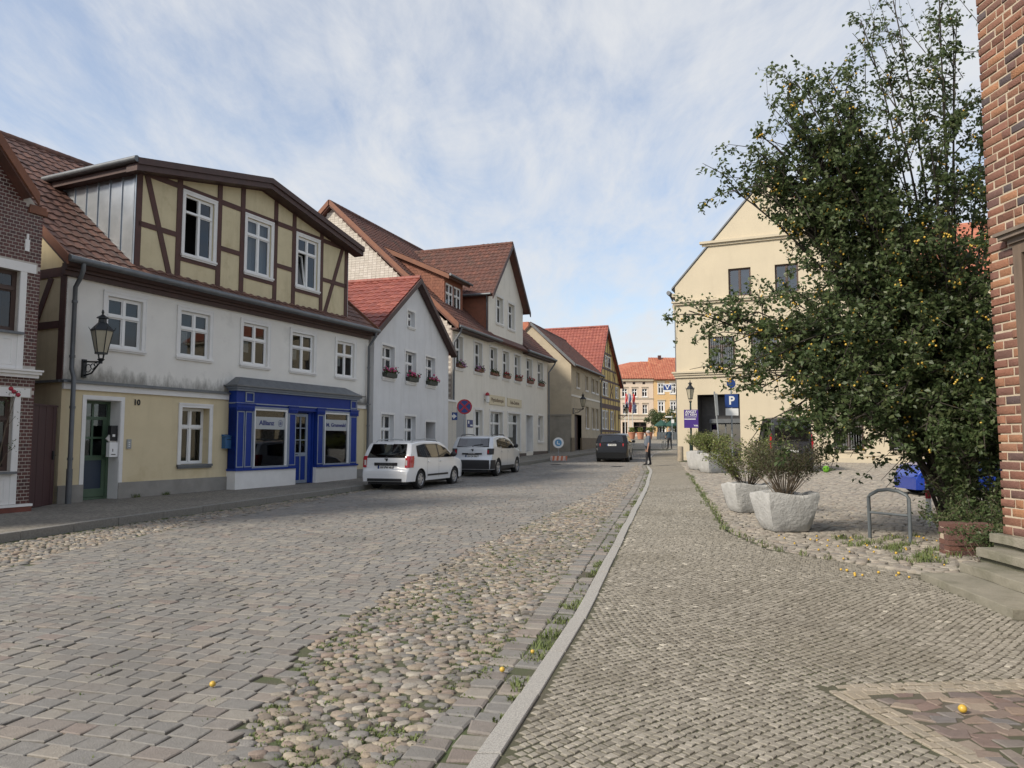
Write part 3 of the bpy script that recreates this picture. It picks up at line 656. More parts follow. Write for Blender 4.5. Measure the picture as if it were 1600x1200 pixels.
wall(H, 'lower_wall', fr, [(0, .58), (0, 3.0), (12, 3.0), (12, .58), (10.9, .58), (10.9, 2.9), (5.1, 2.9), (5.1, .58), (1.55, .58), (1.55, 2.62), (.62, 2.62), (.62, .58)], [(3.42, 4.38, .98, 2.54)], M['yellow'], .42, None)
for q in ((0, .62), (1.55, 5.1), (10.9, 12)): mb = MB(); mb.fbox(fr, *q, -.1, .03, -.2, .58); mb.build('base_course', M['plinth'], H)
mb = MB(); ring(mb, fr, .52, 1.65, .2, 2.72, .10, -.02, .018, False); mb.build('door_surround', M['trim'], H); mb = MB(); mb.fbox(fr, 1.54, 1.56, -.46, -.002, .0, 2.62); mb.fbox(fr, .61, .63, -.46, -.002, .0, 2.62); mb.fbox(fr, .63, 1.54, -.46, -.002, 2.61, 2.63); mb.build('door_reveal', M['trim'], H)
dr = MB(); ring(dr, fr, .63, 1.54, .16, 2.61, .07, -.44, -.36); dr.fbox(fr, .70, 1.47, -.43, -.37, 2.14, 2.22); dr.fbox(fr, .70, 1.47, -.43, -.38, 1.14, 1.26); dr.fbox(fr, .70, .80, -.43, -.38, .24, 2.14); dr.fbox(fr, 1.37, 1.47, -.43, -.38, .24, 2.14); dr.fbox(fr, .80, 1.37, -.43, -.38, .24, .44); dr.fbox(fr, 1.06, 1.11, -.43, -.385, 1.26, 2.14); dr.fbox(fr, .80, 1.37, -.43, -.386, 1.67, 1.72); dr.fbox(fr, 1.06, 1.11, -.43, -.385, 2.22, 2.54)
DO = dr.build('door', M['door_green'], H); mb = MB(); mb.fbox(fr, .80, 1.37, -.425, -.40, .44, 1.14); mb.build('door_panel', M['door_blue'], DO)
for a, b, c, d in ((.8, 1.07, 1.26, 1.68), (1.1, 1.37, 1.26, 1.68), (.8, 1.07, 1.71, 2.14), (1.1, 1.37, 1.71, 2.14), (.7, 1.07, 2.22, 2.54), (1.1, 1.47, 2.22, 2.54)):
    mb = MB(); mb.fbox(fr, a, b, -.415, -.405, c, d); mb.build('pane', M['glass'], DO)
mb = MB(); mb.fbox(fr, .63, 1.6, -.42, .12, .02, .165); mb.build('door_step', M['plinth'], H)
window(H, fr, 3.42, 4.38, .98, 2.54, 2, (.66,), .22, casing=.09, sill=.07, sillmat='lead', curtain=0)
for q in ((-.05, 5.05), (10.95, 12.02)): mb = MB(); mb.fbox(fr, *q, -.01, .13, 2.985, 3.03); mb.fbox(fr, *q, -.01, .07, 3.03, 3.06); mb.build('flashing', M['lead'], H)
for q in ((0.0, 5.05), (10.95, 12.0)): mb = MB(); mb.fbox(fr, *q, -.01, .06, 2.83, 2.984); mb.build('white_band', M['trim'], H)
mb = MB(); mb.fbox(fr, -.12, 12.05, -.02, .10, 5.50, 5.62); mb.fbox(fr, -.12, 12.05, -.02, .17, 5.621, 5.70); mb.fbox(fr, -.12, 12.05, -.02, .24, 5.701, 5.79); mb.build('eaves_board', M['fascia'], H)
# added sheets behind the windows, near black in place of room shade
mb = MB(); mb.fbox(fr, .02, 11.98, -1.25, -1.2, -.2, 6.3); mb.fbox(fr, 2.0, 10.4, -1.25, -1.2, 6.31, 9.0); mb.fbox(fr, .02, 11.98, -1.2, -.5, 2.85, 2.95); mb.fbox(fr, .02, 11.98, -1.2, -.3, 5.66, 5.75); mb.build('room_shade_sheet', M['dark'], H)
# left gable: timber frame over a plain base
wall(H, 'gable_wall', frL, [(0, 3.0), (10.6, 3.0), (10.6, 5.75), (5.3, 10.1), (0, 5.75)], [], M['infill'])
wall(H, 'gable_base', frL, [(0, -.2), (10.6, -.2), (10.6, 3.0), (0, 3.0)], [], M['yellow'])
wall(H, 'gable_wall', frR, [(0, -.2), (10.6, -.2), (10.6, 5.75), (5.3, 10.1), (0, 5.75)], [], M['white']); wall(H, 'rear_wall', frB, [(0, -.2), (12, -.2), (12, 5.75), (0, 5.75)], [], M['white'])
beams(H, frL, [((.1, 3.05), (.1, 5.75), .2), ((0, 5.62), (10.6, 5.62), .22), ((.2, 4.36), (10.4, 4.36), .17), ((1.75, 3.05), (.55, 5.5), .17), ((2.2, 3.05), (2.2, 5.5), .16), ((4.2, 3.05), (4.2, 5.5), .16)])
mb = MB(); mb.fbox(frL, 0, 10.6, -.01, .09, 2.985, 3.04); mb.build('flashing', M['lead'], H)
# main roof
sl_v = Vector((0, 5.65, 4.6)); e0 = Vector((-.22, -.35, 5.80 - ZB)); Ls = sl_v.length
RF = slab(H, 'roof', e0, (1, 0, 0), sl_v, 12.35, Ls, .14, M['fascia'])
tiles(RF, e0 + Vector((0, 0, .02)), (1, 0, 0), sl_v, 12.35, Ls, M['tile_brown'], .30, .335, .03, 300, near=(-1, 2.2, 7), skip=lambda a, b: 2.3 < a < 10.6 and .55 < b < 4.4)
slab(H, 'rear_roof', (12.13, 10.95, 5.8 - ZB), (-1, 0, 0), (0, -5.65, 4.6), 12.35, Ls, .14, M['tile_brown']); ridge(RF, e0 + sl_v + Vector((0, 0, .03)), e0 + sl_v + Vector((12.35, 0, .03)), M['tile_brown'])
for x in (-.28, 12.09):
    mb = MB(); p = Vector((x, -.38, 5.70 - ZB)); q = p + sl_v; mb.hexa([p, p + Vector((.05, 0, 0)), q + Vector((.05, 0, 0)), q, p + Vector((0, 0, .24)), p + Vector((.05, 0, .24)), q + Vector((.05, 0, .24)), q + Vector((0, 0, .24))]); mb.build('verge_board', M['verge'], H)
gutter(H, [fr(-.25, .42, 5.84), fr(12.1, .42, 5.80)], .085)
downpipe(H, [fr(.10, .42, 5.80), fr(.10, .42, 5.62), fr(.12, .30, 5.45), fr(.14, .11, 5.25), fr(.14, .11, 3.3), fr(.14, .2, 3.1), fr(.14, .2, .2)], .052, [fr(.14, .11, 4.9), fr(.14, .11, 3.6), fr(.14, .2, 2.4), fr(.14, .2, 1.2)]); mb = MB(); mb.lathe([(.066, -.2), (.066, .65)], 10, fr(.14, .2, .32)); mb.build('downpipe_shoe', M['pipe'], H, 40)
downpipe(H, [fr(11.9, .42, 5.78), fr(11.9, .42, 5.6), fr(11.88, .11, 5.2), fr(11.88, .11, .2)], .05, [fr(11.88, .11, 4.4), fr(11.88, .11, 2.2)])
# timbered dormer
X0, X1, XA, ZE, ZA = 1.74, 10.62, 6.2, 8.66, 9.62
dw = [(3.30, 4.32), (5.62, 6.66), (7.92, 8.94)]
wall(H, 'dormer_wall', fr, [(X0, 5.9), (X1, 5.9), (X1, ZE), (XA, ZA), (X0, ZE)], [(a, b, 6.80, 8.50) for a, b in dw], M['infill'])
window(H, fr, *dw[0], 6.80, 8.50, 2, (.72,), .04, casing=.09, sill=.06, openl=True); window(H, fr, *dw[1], 6.80, 8.50, 2, (.70,), .04, casing=.09, sill=.06, curtain=1); window(H, fr, *dw[2], 6.80, 8.50, 2, (.70,), .04, casing=.09, sill=.06, tilt=(0, 0))
PX = [X0 + .09, 3.10, 4.52, 5.43, 6.86, 7.73, 9.14, X1 - .09]
def ztop(x): return ZE + (ZA - ZE) * ((x - X0) / (XA - X0) if x < XA else (X1 - x) / (X1 - XA))
B_ = [((x, 5.9), (x, ztop(x) - .02), .17) for x in PX]
B_ += [((X0, 8.66), (X1, 8.66), .15), ((X0, 5.98), (X1, 5.98), .15), ((X0, ZE - .02), (XA, ZA - .02), .2), ((XA, ZA - .02), (X1, ZE - .02), .2)]
for a, b in ((0, 1), (2, 3), (4, 5), (6, 7)): B_.append(((PX[a], 7.28), (PX[b], 7.28), .14))
for a, b in dw: B_.append(((a - .15, 6.66), (b + .15, 6.66), .14))
B_ += [((2.05, 8.6), (2.87, 6.0), .16), ((10.3, 8.6), (9.32, 6.0), .16)]
beams(H, fr, B_)
dv = math.atan2(ZA - ZE, XA - X0); 
for side in (0, 1):
    xa, xe = XA, (X0 - .32 if side == 0 else X1 + .42); u_ = Vector((0, -1, 0)) if side else Vector((0, 1, 0)); dz = (ZA - ZE) / (XA - X0)
    ze = ZA + .20 - dz * abs(xe - XA); v_ = Vector((XA - xe, 0, ZA + .20 - ze)); P = Vector((xe, 5.0 if side else -.42, ze - ZB))
    o = slab(H, 'dormer_roof', Vector((xe, -.42 if side else 5.0, ze - ZB)), (0, 1 if side else -1, 0), v_, 5.42, v_.length, .10, M['lead'])
    mb = MB(); y_ = -.46; a, b = Vector((xe, y_, ze - ZB - .14)), Vector((XA, y_, ZA + .20 - ZB - .14)); mb.hexa([a, a + Vector((0, .05, 0)), b + Vector((0, .05, 0)), b, a + Vector((0, 0, .17)), a + Vector((0, .05, .17)), b + Vector((0, .05, .17)), b + Vector((0, 0, .17))]); mb.build('verge_board', M['fascia'], H)
    a, b = a + Vector((0, .052, -.16)), b + Vector((0, .052, -.16)); mb = MB(); mb.hexa([a, a + Vector((0, .4, 0)), b + Vector((0, .4, 0)), b, a + Vector((0, 0, .2)), a + Vector((0, .4, .2)), b + Vector((0, .4, .2)), b + Vector((0, 0, .2))]); mb.build('soffit_beam', M['fascia'], H)
zl = ZA + .20 - (ZA - ZE) / (XA - X0) * (XA - X0 + .32) - ZB
gutter(H, [Vector((X0 - .36, -.45, zl - .02)), Vector((X0 - .36, 3.6, zl - .02))], .085)
mb = MB(); mb.box(X0 - .28, X0, -.3, 3.5, zl - .26, zl - .10); mb.build('eaves_board', M['fascia'], H)
for side, x in ((0, X0), (1, X1)):           # zinc cheeks with standing seams
    f_ = fr_at(ZB, x, 0, (0, 1), (-1 if not side else 1, 0)); mb = MB(); po = [(.02, 5.95), (.02, ZE), (3.6, ZE), (3.6, 8.9), (0.2, 6.0)]
    mb.prism(f_, [(.0, 5.9), (3.55, 8.75), (.0, 8.75)], -.03, .012); ck = mb.build('dormer_cheek', M['zinc'], H)
    for i in range(8):
        yq = .02 + i * .47; mb = MB(); mb.fbox(f_, yq, yq + .03, .012, .042, 5.95 + yq * .8, 8.70); mb.build('standing_seam', M['zinc'], ck)
    mb = MB(); mb.fbox(f_, -.02, .10, .0125, .03, 5.92, 8.70); mb.build('corner_flashing', M['zinc'], ck)
mb = MB(); mb.box(7.9, 8.3, 5.0, 5.4, 9.0, 10.9); mb.build('chimney', M['brick_dark'], H)
# --- blue shop front, standing 0.32 m proud
fs = fr_at(ZB, 0, -.32, (1, 0), (0, -1)); a, b = SX
mb = MB(); mb.fbox(fs, a, 7.66, -.32, .03, -.2, .74); mb.fbox(fs, 8.66, b, -.32, .03, -.2, .74); mb.build('shop_base', M['trim'], H)
mb = MB(); mb.fbox(fs, a - .03, 7.66, -.3, .07, .741, .80); mb.fbox(fs, 8.66, b + .03, -.3, .07, .741, .80); mb.build('shop_sill', M['blue'], H)
mb = MB(); mb.fbox(fs, a, b, -.3, .0, 2.60, 3.15); mb.build('shop_fascia', M['blue'], H)
mb = MB(); mb.fbox(fs, a - .02, b + .02, -.3, .035, 2.72, 2.755); mb.fbox(fs, a - .05, b + .05, -.3, .07, 3.10, 3.16); mb.fbox(fs, a - .12, b + .12, -.3, .13, 3.161, 3.22); mb.build('shop_cornice', M['bluegrey'], H)
mb = MB(); q = [fs(a - .2, .22, 3.221), fs(b + .2, .22, 3.221), fs(b + .2, -.31, 3.221), fs(a - .2, -.31, 3.221), fs(a + .25, -.1, 3.52), fs(b - .6, -.1, 3.52), fs(b - .6, -.31, 3.53), fs(a + .25, -.31, 3.53)]; mb.hexa(q); mb.fbox(fs, a - .22, b + .22, -.30, .23, 3.2215, 3.262); mb.build('shop_canopy', M['lead'], H)
def pilaster(x0, x1, caps=True):
    mb = MB(); mb.fbox(fs, x0, x1, -.3, .02, .80, 2.60); p = mb.build('shop_pilaster', M['blue'], H)
    mb = MB(); ring(mb, fs, x0 + .01, x1 - .01, .84, 2.50, .03, .0, .032); mb.build('pilaster_moulding', M['bluegrey'], p)
    if caps: mb = MB(); mb.fbox(fs, x0 - .04, x1 + .04, .0, .06, 2.52, 2.70); [mb.fbox(fs, x0 + (x1 - x0) * (i + .1) / 6, x0 + (x1 - x0) * (i + .7) / 6, .06, .08, 2.55, 2.62) for i in range(6)]; mb.fbox(fs, x0 - .06, x1 + .06, .0, .085, 2.70, 2.735); mb.build('pilaster_capital', M['blue'], p)
for q in ((5.09, 5.40), (5.42, 5.73), (7.30, 7.64), (8.70, 9.02), (10.50, 10.90)): pilaster(*q)
for q in ((5.42, 5.76), (10.52, 10.86)):
    mb = MB(); ring(mb, fs, q[0], q[1], 2.78, 3.08, .035, .0, .03); mb.build('fascia_panel', M['bluegrey'], H)
def shopwin(x0, x1, letters, size, mark):
    mb = MB(); ring(mb, fs, x0, x1, .80, 2.60, .05, -.10, .02); wn = mb.build('shop_window', M['frame'], H); mb = MB(); ring(mb, fs, x0 - .06, x1 + .06, .79, 2.66, .058, -.1, .035); mb.build('window_moulding', M['bluegrey'], wn)
    mb = MB(); mb.fbox(fs, x0 + .05, x1 - .05, -.045, -.04, .85, 2.55); mb.build('pane', M['glass'], wn); mb = MB(); mb.fbox(fs, x0 + .06, x1 - .06, -.038, -.035, 1.98, 2.36); mb.build('window_banner', mk('banner_' + letters[:1], (.42, .44, .45), None, .6), wn)
    text('lettering', letters, size, fs, x0 + (x1 - x0) * (.40 if mark else .5), -.031, 2.17, M['navy'], wn, .006, width=(x1 - x0) * (.46 if mark else .78))
    if mark:
        cxx, cz = x1 - .26, 2.17; mb = MB(); n = 20
        for k in range(n):
            t0, t1 = 2 * math.pi * k / n, 2 * math.pi * (k + 1) / n
            mb.add([fs(cxx + .105 * math.cos(t), -.0315, cz + .105 * math.sin(t)) for t in (t0, t1)] + [fs(cxx + .09 * math.cos(t), -.0315, cz + .09 * math.sin(t)) for t in (t1, t0)], [(0, 1, 2, 3)])
        for o in (-.035, 0, .035): mb.fbox(fs, cxx + o - .009, cxx + o + .009, -.034, -.030, cz - .05, cz + (.06 if o == 0 else .04))
        mb.build('emblem', M['navy'], wn)
    return wn
shopwin(5.80, 7.24, 'Allianz', .2, True); W2 = shopwin(9.08, 10.44, 'M. Grunwald', .17, False)
dr = MB(); ring(dr, fs, 7.66, 8.66, .18, 2.62, .06, -.28, -.10, False); dr.build('door_frame', M['blue'], H)
dr = MB(); ring(dr, fs, 7.73, 8.45, .24, 2.52, .10, -.22, -.17); dr.fbox(fs, 7.83, 8.35, -.22, -.17, 1.12, 1.24); dr.fbox(fs, 8.07, 8.11, -.22, -.168, .34, 2.42)
for z in (1.64, 2.03): dr.fbox(fs, 7.83, 8.35, -.215, -.172, z, z + .03)
SDo = dr.build('shop_door', M['bluegrey'], H); mb = MB(); mb.fbox(fs, 8.45, 8.60, -.24, -.15, .24, 2.56); mb.build('shop_door_post', M['blue'], H)
for p in ((7.83, 8.07), (8.11, 8.35)):
    mb = MB(); mb.fbox(fs, p[0], p[1], -.215, -.185, .34, 1.12); mb.build('door_panel', M['blue'], SDo)
    for z in ((1.24, 1.64), (1.67, 2.03), (2.06, 2.42)): mb = MB(); mb.fbox(fs, p[0], p[1], -.20, -.195, *z); mb.build('pane', M['glass'], SDo)
mb = MB(); mb.fbox(fs, 7.78, 7.81, -.17, -.12, 1.15, 1.2); mb.fbox(fs, 7.78, 7.90, -.125, -.10, 1.17, 1.19); mb.build('door_handle', M['iron'], SDo)
mb = MB(); mb.fbox(fs, 7.66, 8.66, -.3, .02, .02, .17); mb.build('shop_step', M['plinth'], H)
mb = MB(); mb.fbox(fs, a + .01, a + .03, -.3, -.01, .8, 2.6); mb.fbox(fs, b - .03, b - .01, -.3, -.01, .8, 2.6); mb.build('shop_side', M['blue'], H)
mb = MB(); mb.fbox(fs, 5.3, 10.8, -.82, -.80, .3, 2.75); mb.build('shop_back_wall', M['curtain'], H)
mb = MB(); mb.fbox(fs, 9.1, 10.4, -.6, -.55, .8, 1.35); mb.build('display_board', M['signblue'], H)
mb = MB(); n = 40; mb.add([fs(9.1 + 1.3 * i / n, -.7 + .03 * math.sin(i * 2.1), z) for z in (.8, 2.5) for i in range(n + 1)], [(i, i + 1, i + n + 2, i + n + 1) for i in range(n)]); mb.build('blind', M['curtain'], H, 60)
mb = MB(); c = fs(6.05, -.45, 1.02); mb.ball(c, .2, 10, 6); mb.ball(c + Vector((.32, .0, .02)), .17, 10, 6); mb.ball(c + Vector((.1, .05, .28)), .15, 10, 6); mb.fbox(fs, 5.75, 6.6, -.75, -.25, .74, .84); mb.build('shop_display', mk('pink_display', (.5, .38, .42), None, .7), H)
# small things on the yellow wall
def wallthing(name, label, cat, fr_, x, d, z): 
    p = Matrix.Translation(H.location) @ Matrix.Rotation(H.rotation_euler.z, 4, 'Z') @ fr_(x, d, z); return thing(name, p, label, cat, H.rotation_euler.z)
loc = frame((0, 0, 0), (1, 0, 0), (0, -1, 0))
T = wallthing('letter_box', 'blue enamel letter box on the yellow wall beside the shop', 'letter box', fr, 5.0, 0, 1.40); mb = MB(); mb.fbox(loc, -.13, .13, .0, .15, 0, .34); mb.build('box', M['mailblue'], T); mb = MB(); mb.prism(frame((-.145, 0, 0), (0, -1, 0), (1, 0, 0)), [(0, .345), (.17, .345), (.17, .365), (0, .41)], 0, .29); mb.build('lid', M['mailblue'], T); mb = MB(); mb.fbox(loc, -.08, .08, .151, .154, .25, .27); mb.build('slot', M['black'], T)
T = wallthing('letter_box', 'white letter box with newspaper sticking out beside the green door', 'letter box', fr, 1.50, -.14, 1.22); mb = MB(); mb.fbox(loc, -.20, .03, .0, .12, 0, .36); mb.build('box', M['frame'], T); mb = MB(); mb.fbox(loc, -.15, -.03, .121, .124, .05, .07); mb.fbox(loc, -.12, -.10, .121, .124, .13, .2); mb.build('slot', M['black'], T); mb = MB(); mb.beam(loc, (-.02, .33), (-.22, .50), .13, .03, .07); mb.build('newspaper', M['paper'], T)
T = wallthing('notice_box', 'black box above the white letter box in the doorway', 'box', fr, 1.50, -.16, 1.62); mb = MB(); mb.fbox(loc, -.16, .03, .0, .11, 0, .38); mb.build('box', M['black'], T); mb = MB(); mb.fbox(loc, -.11, -.04, .1105, .114, .10, .16); mb.build('badge', M['signwhite'], T)
T = wallthing('intercom', 'grey metal intercom panel beside the green door', 'intercom', fr, 1.81, 0, 1.42); mb = MB(); mb.fbox(loc, -.06, .06, .0, .03, 0, .24); mb.build('plate', M['galv'], T); mb = MB(); [mb.fbox(loc, -.02, .02, .03, .036, z, z + .02) for z in (.05, .10, .15)]; mb.build('button', M['signwhite'], T)
T = wallthing('house_number', 'black house number 10 on the yellow wall', 'house number', fr, 2.0, 0, 2.6); text('digits', '10', .2, loc, 0, .012, 0, M['black'], T, .008)
# passage gate
T = thing('passage_gate', (-10.38, 15.78, .14), 'dark maroon board gate in the passage between the houses', 'gate', R(90) - math.atan2(-.17, 1.27))
for i in range(8): mb = MB(); mb.fbox(loc, .165 * i + .003, .165 * i + .162, .0, .03 + .003 * (i % 2), .03, 2.25); mb.build('board', M['gate'], T)
mb = MB(); mb.fbox(loc, 0, 1.32, -.05, -.002, .3, .42); mb.fbox(loc, 0, 1.32, -.05, -.002, 1.8, 1.92); mb.fbox(loc, -.02, 1.34, -.02, .05, 2.251, 2.29); mb.build('cross_rail', M['gate'], T); mb = MB(); mb.fbox(loc, 1.18, 1.24, .034, .06, 1.05, 1.25); mb.tube([loc(1.21, .06, 1.15), loc(1.21, .10, 1.15), loc(1.10, .10, 1.15)], .01, 6); mb.build('handle', M['iron'], T)

# ================================================================ dark brick house at the left edge
ZB = .13; HB, fb = house('brick_house', -10.1, 15.6, ZB, R(90) - AL, 'dark red brick house with white window surrounds at left edge')
mb = MB(); XL = -6.
wall(HB, 'backing_wall', fb, [(XL, -.2), (-.01, -.2), (-.01, 6.45), (-3.2, 10.0), (XL, 7.0)], [(-2.0, -.42, 1.0, 2.52), (-2.0, -.42, 3.88, 5.15)], M['mortar'], .2)
fbR = fr_at(ZB, -.01, 9, (0, -1), (1, 0)); wall(HB, 'side_wall', fbR, [(0, -.2), (9, -.2), (9, 6.5), (0, 6.5)], [], M['brick_dark']); wall(HB, 'side_wall', fr_at(ZB, XL, 0, (0, 1), (-1, 0)), [(0, -.2), (9, -.2), (9, 7), (0, 7)], [], M['brick_dark']); wall(HB, 'rear_wall', fr_at(ZB, 0, 9, (-1, 0), (0, 1)), [(0, -.2), (6, -.2), (6, 7), (3.2, 10), (0, 6.5)], [], M['brick_dark'])
cnt = 0; z = .32; rest = MB(); j = 0
wz = [(2.52, 5.95, 6.0)]
while z < 9.6:
    x = -.002 - (0 if j % 2 else .062); segs = [] if j % 2 else [(-.056, -.002)]
    while x > -2.5: segs.append((x - .109, x - .005)); x -= .122
    while x > -5.9: segs.append((x - .222, x - .008)); x -= .23
    for (a, b) in segs:
        if a < -.285 < b - .02 and (.3 < z < 2.52 or 3.08 < z < 5.13): a = -.285
        inwin = (a < -.30 and b > -2.12 and (.3 < z < 2.72 or 3.08 < z < 5.34)); inl = a < -.11 and b > -2.3 and (2.52 < z < 2.70 or 5.13 < z < 5.36); inc = 2.93 < z < 3.12
        top = 6.42 + .2 if b > -.3 else 10.0 - abs((a + b) / 2 + 3.2) * 1.12 - .2
        if inwin or inl or inc or z + .07 > top: continue
        m_ = MB() if a > -.95 and cnt < 300 else rest; m_.tone = rnd(); m_.fbox(fb, a, b, -.02, .007 + .002 * rnd(), z, z + .057)
        if m_ is not rest: m_.build('brick', M['brick_dark'], HB); cnt += 1
    z += .0735; j += 1
rest.build('brickwork', M['brick_dark'], HB, kind='stuff')
mb = MB(); mb.fbox(fb, XL, .02, -.02, .06, -.2, .26); mb.build('brick_plinth', mk('worn_red_plinth', (.20, .07, .05), (.15, .055, .042), .85, 6, .3, 30), HB); mb = MB(); mb.fbox(fb, XL, .03, -.02, .075, .261, .31); mb.build('coping', M['trim'], HB)
mb = MB(); mb.fbox(fb, XL, .03, -.02, .08, 2.93, 3.0); mb.fbox(fb, XL, .06, -.02, .13, 3.001, 3.06); mb.fbox(fb, XL, .08, -.02, .16, 3.061, 3.10); mb.build('cornice', M['trim'], HB)
for z0, z1, s0 in ((1.0, 2.52, .32), (3.88, 5.15, 3.101)):
    mb = MB(); mb.fbox(fb, -2.12, -.11, -.02, .035, z1, z1 + .19); mb.fbox(fb, -.42, -.29, -.02, .03, s0, z1 - .001); mb.fbox(fb, -2.13, -2.0, -.02, .03, s0, z1 - .001); mb.fbox(fb, -2.0, -.421, -.02, .018, s0, z0 - .06); ring(mb, fb, -1.9, -.5, s0 + .08, z0 - .14, .04, .0, .028); mb.build('window_surround', M['trim'], HB)
    mb = MB(); mb.fbox(fb, -2.1, -.33, -.02, .10, z0 - .059, z0 - .01); mb.build('sill', M['lead'], HB); window(HB, fb, -2.0, -.42, z0, z1, 2, (.7,), .10, fmat='browndoor', sill=0, fw=.06)
mb = MB(); mb.fbox(fb, -.36, -.27, .0, .03, 5.6, 5.85); mb.fbox(fb, -.335, -.295, .0, .032, 5.85, 5.97); mb.build('wall_anchor', M['trim'], HB)
mb = MB(); mb.fbox(fb, XL + .02, -.05, -1.25, -1.2, 0, 6); mb.build('room_shade_sheet', M['dark'], HB)
for s_ in (1,):
    a, b = Vector((.10 - .45, -.3, 6.86 - ZB - .1)), Vector((-3.2, -.3, 10.18 - ZB)); v_ = b - a; RB = slab(HB, 'roof', a, (0, 1, 0), v_, 9.5, v_.length, .14, M['tile_dark']); tiles(RB, a + Vector((0, 0, .02)), (0, 1, 0), v_, 9.5, v_.length, M['tile_dark'])
    mb = MB(); f2 = a + Vector((.05, -.04, -.20)); g2 = b + Vector((0, -.04, -.20)); mb.hexa([f2, f2 + Vector((0, .05, 0)), g2 + Vector((0, .05, 0)), g2, f2 + Vector((0, 0, .24)), f2 + Vector((0, .05, .24)), g2 + Vector((0, .05, .24)), g2 + Vector((0, 0, .24))]); mb.build('verge_board', M['verge'], HB)
    slab(HB, 'rear_roof', (XL - .3, 9.2, 6.75 - ZB), (0, -1, 0), (3.1, 0, 3.43), 9.5, 4.6, .14, M['tile_dark']); mb = MB(); mb.fbox(fb, -.32, .07, -.35, .05, 6.44, 6.55); mb.fbox(fb, -.30, .05, -.35, .03, 6.55, 6.62); mb.build('corner_coping', M['verge'], HB)
# climbing rose in front of its window
T = thing('climbing_rose', (-10.12, 14.72, .16), 'climbing rose with dark red flowers against the brick house', 'rose bush'); mb = MB(); mb.tube([(-.05, 0, 0), (-.12, .02, .8), (-.02, .1, 1.7), (.10, .2, 2.45)], [.012, .011, .009, .006], 6); mb.tube([(-.12, .02, .8), (.02, .1, 1.2), (.12, .22, 1.35)], [.008, .006, .004], 6); mb.tube([(-.02, .1, 1.7), (.10, .2, 1.95)], [.006, .004], 6); mb.build('stem', M['twig'], T, 50)
mb = MB(); fl = MB()
for (cx_, cy_, cz_, n) in ((.08, .16, 2.42, 40), (.12, .2, 1.98, 16), (.10, .2, 1.36, 26), (-.06, .1, 2.2, 20)):
    for _ in range(n):
        p = Vector((cx_ + gauss(0, .06), cy_ + gauss(0, .06), cz_ + gauss(0, .07))); a = Vector((gauss(0, 1), gauss(0, 1), gauss(0, 1))).normalized() * .035; b = a.cross(Vector((.3, .5, .8))).normalized() * .018; mb.tone = rnd(); mb.add([p, p + a * .5 + b, p + a, p + a * .5 - b], [(0, 1, 2, 3)])
for p in ((.10, .12, 2.44), (.16, .16, 2.38), (.05, .1, 2.50)): fl.ball(p, .045, 8, 5)
mb.build('leaves', M['leaf'], T); fl.build('flower', M['redf'], T, 60)
# ================================================================ grey gabled house
def base_of(Hh, p): return Matrix.Translation(Hh.location) @ Matrix.Rotation(Hh.rotation_euler.z, 4, 'Z') @ Vector(p)
def simple_shell(Hh, zb, W, D, zl, zr=None, mat='white', base=-.2, skip=()):
    if 'L' not in skip: wall(Hh, 'side_wall', fr_at(zb, 0, 0, (0, 1), (-1, 0)), [(0, base), (D, base), (D, zl), (0, zl)], [], M[mat])
    if 'R' not in skip: wall(Hh, 'side_wall', fr_at(zb, W, D, (0, -1), (1, 0)), [(0, base), (D, base), (D, zr or zl), (0, zr or zl)], [], M[mat])
    wall(Hh, 'rear_wall', fr_at(zb, W, D, (-1, 0), (0, 1)), [(0, base), (W, base), (W, zl), (0, zr or zl)], [], M[mat])
def flower_box(Hh, fr_, x0, x1, z, label, boxm, flm, group, dens=1., trail=False):
    xm = (x0 + x1) / 2; w_ = (x1 - x0) * .44; T = thing('flower_box', base_of(Hh, fr_(xm, .02, z)), label, 'flower box', Hh.rotation_euler.z, group)
    mb = MB(); mb.hexa([loc(-w_ + .02, .15, .002), loc(w_ - .02, .15, .002), loc(w_ - .02, -.03, .002), loc(-w_ + .02, -.03, .002), loc(-w_, .17, .17), loc(w_, .17, .17), loc(w_, -.05, .17), loc(-w_, -.05, .17)]); mb.build('box', M[boxm], T)
    lf, fl = MB(), MB()
    for _ in range(int(170 * dens)):
        p = loc(random.uniform(-w_ - .05, w_ + .05), gauss(.08, .07), .17 + abs(gauss(.05, .08)) - (.18 * rnd() if trail else .04 * rnd())); a = Vector((gauss(0, 1), gauss(-.4, 1), gauss(.4, 1))).normalized() * .075; b = a.cross(Vector((.3, .5, .8))).normalized() * .035; lf.tone = rnd(); lf.add([p, p + a * .5 + b, p + a, p + a * .5 - b], [(0, 1, 2, 3)])
    for _ in range(int(26 * dens)):
        p = loc(random.uniform(-w_ - .04, w_ + .04), gauss(.12, .06), .22 + abs(gauss(.04, .09)) - (.2 * rnd() if trail else 0)); fl.ball(p, .03 + .02 * rnd(), 6, 4)
    lf.build('leaves', M['leaf_flower'], T); fl.build('flowers', M[flm], T)
ZB = .24; HG, fg = house('grey_gabled_house', -5.35, 28.5, ZB, R(73), 'pale grey house with street gable and red tiled roof')
WG = 7.7; XA = 3.75
ug = [(.68, 1.78), (2.82, 3.92), (4.95, 6.05)]; lg = [(.68, 1.78), (2.82, 3.92)]
wall(HG, 'front_wall', fg, [(0, .45), (0, 6.0), (XA, 8.55), (WG, 6.05), (WG, .45), (6.15, .45), (6.15, 2.5), (5.0, 2.5), (5.0, .45)], [(a, b, 4.17, 5.45) for a, b in ug] + [(2.98, 3.72, 6.55, 7.22)] + [(a, b, 1.15, 2.68) for a, b in lg], M['greyplaster'], .20)
mb = MB(); mb.fbox(fg, 0, 5.0, -.1, .025, -.2, .45); mb.fbox(fg, 6.15, WG, -.1, .025, -.2, .45); mb.build('base_course', M['plinth'], HG)
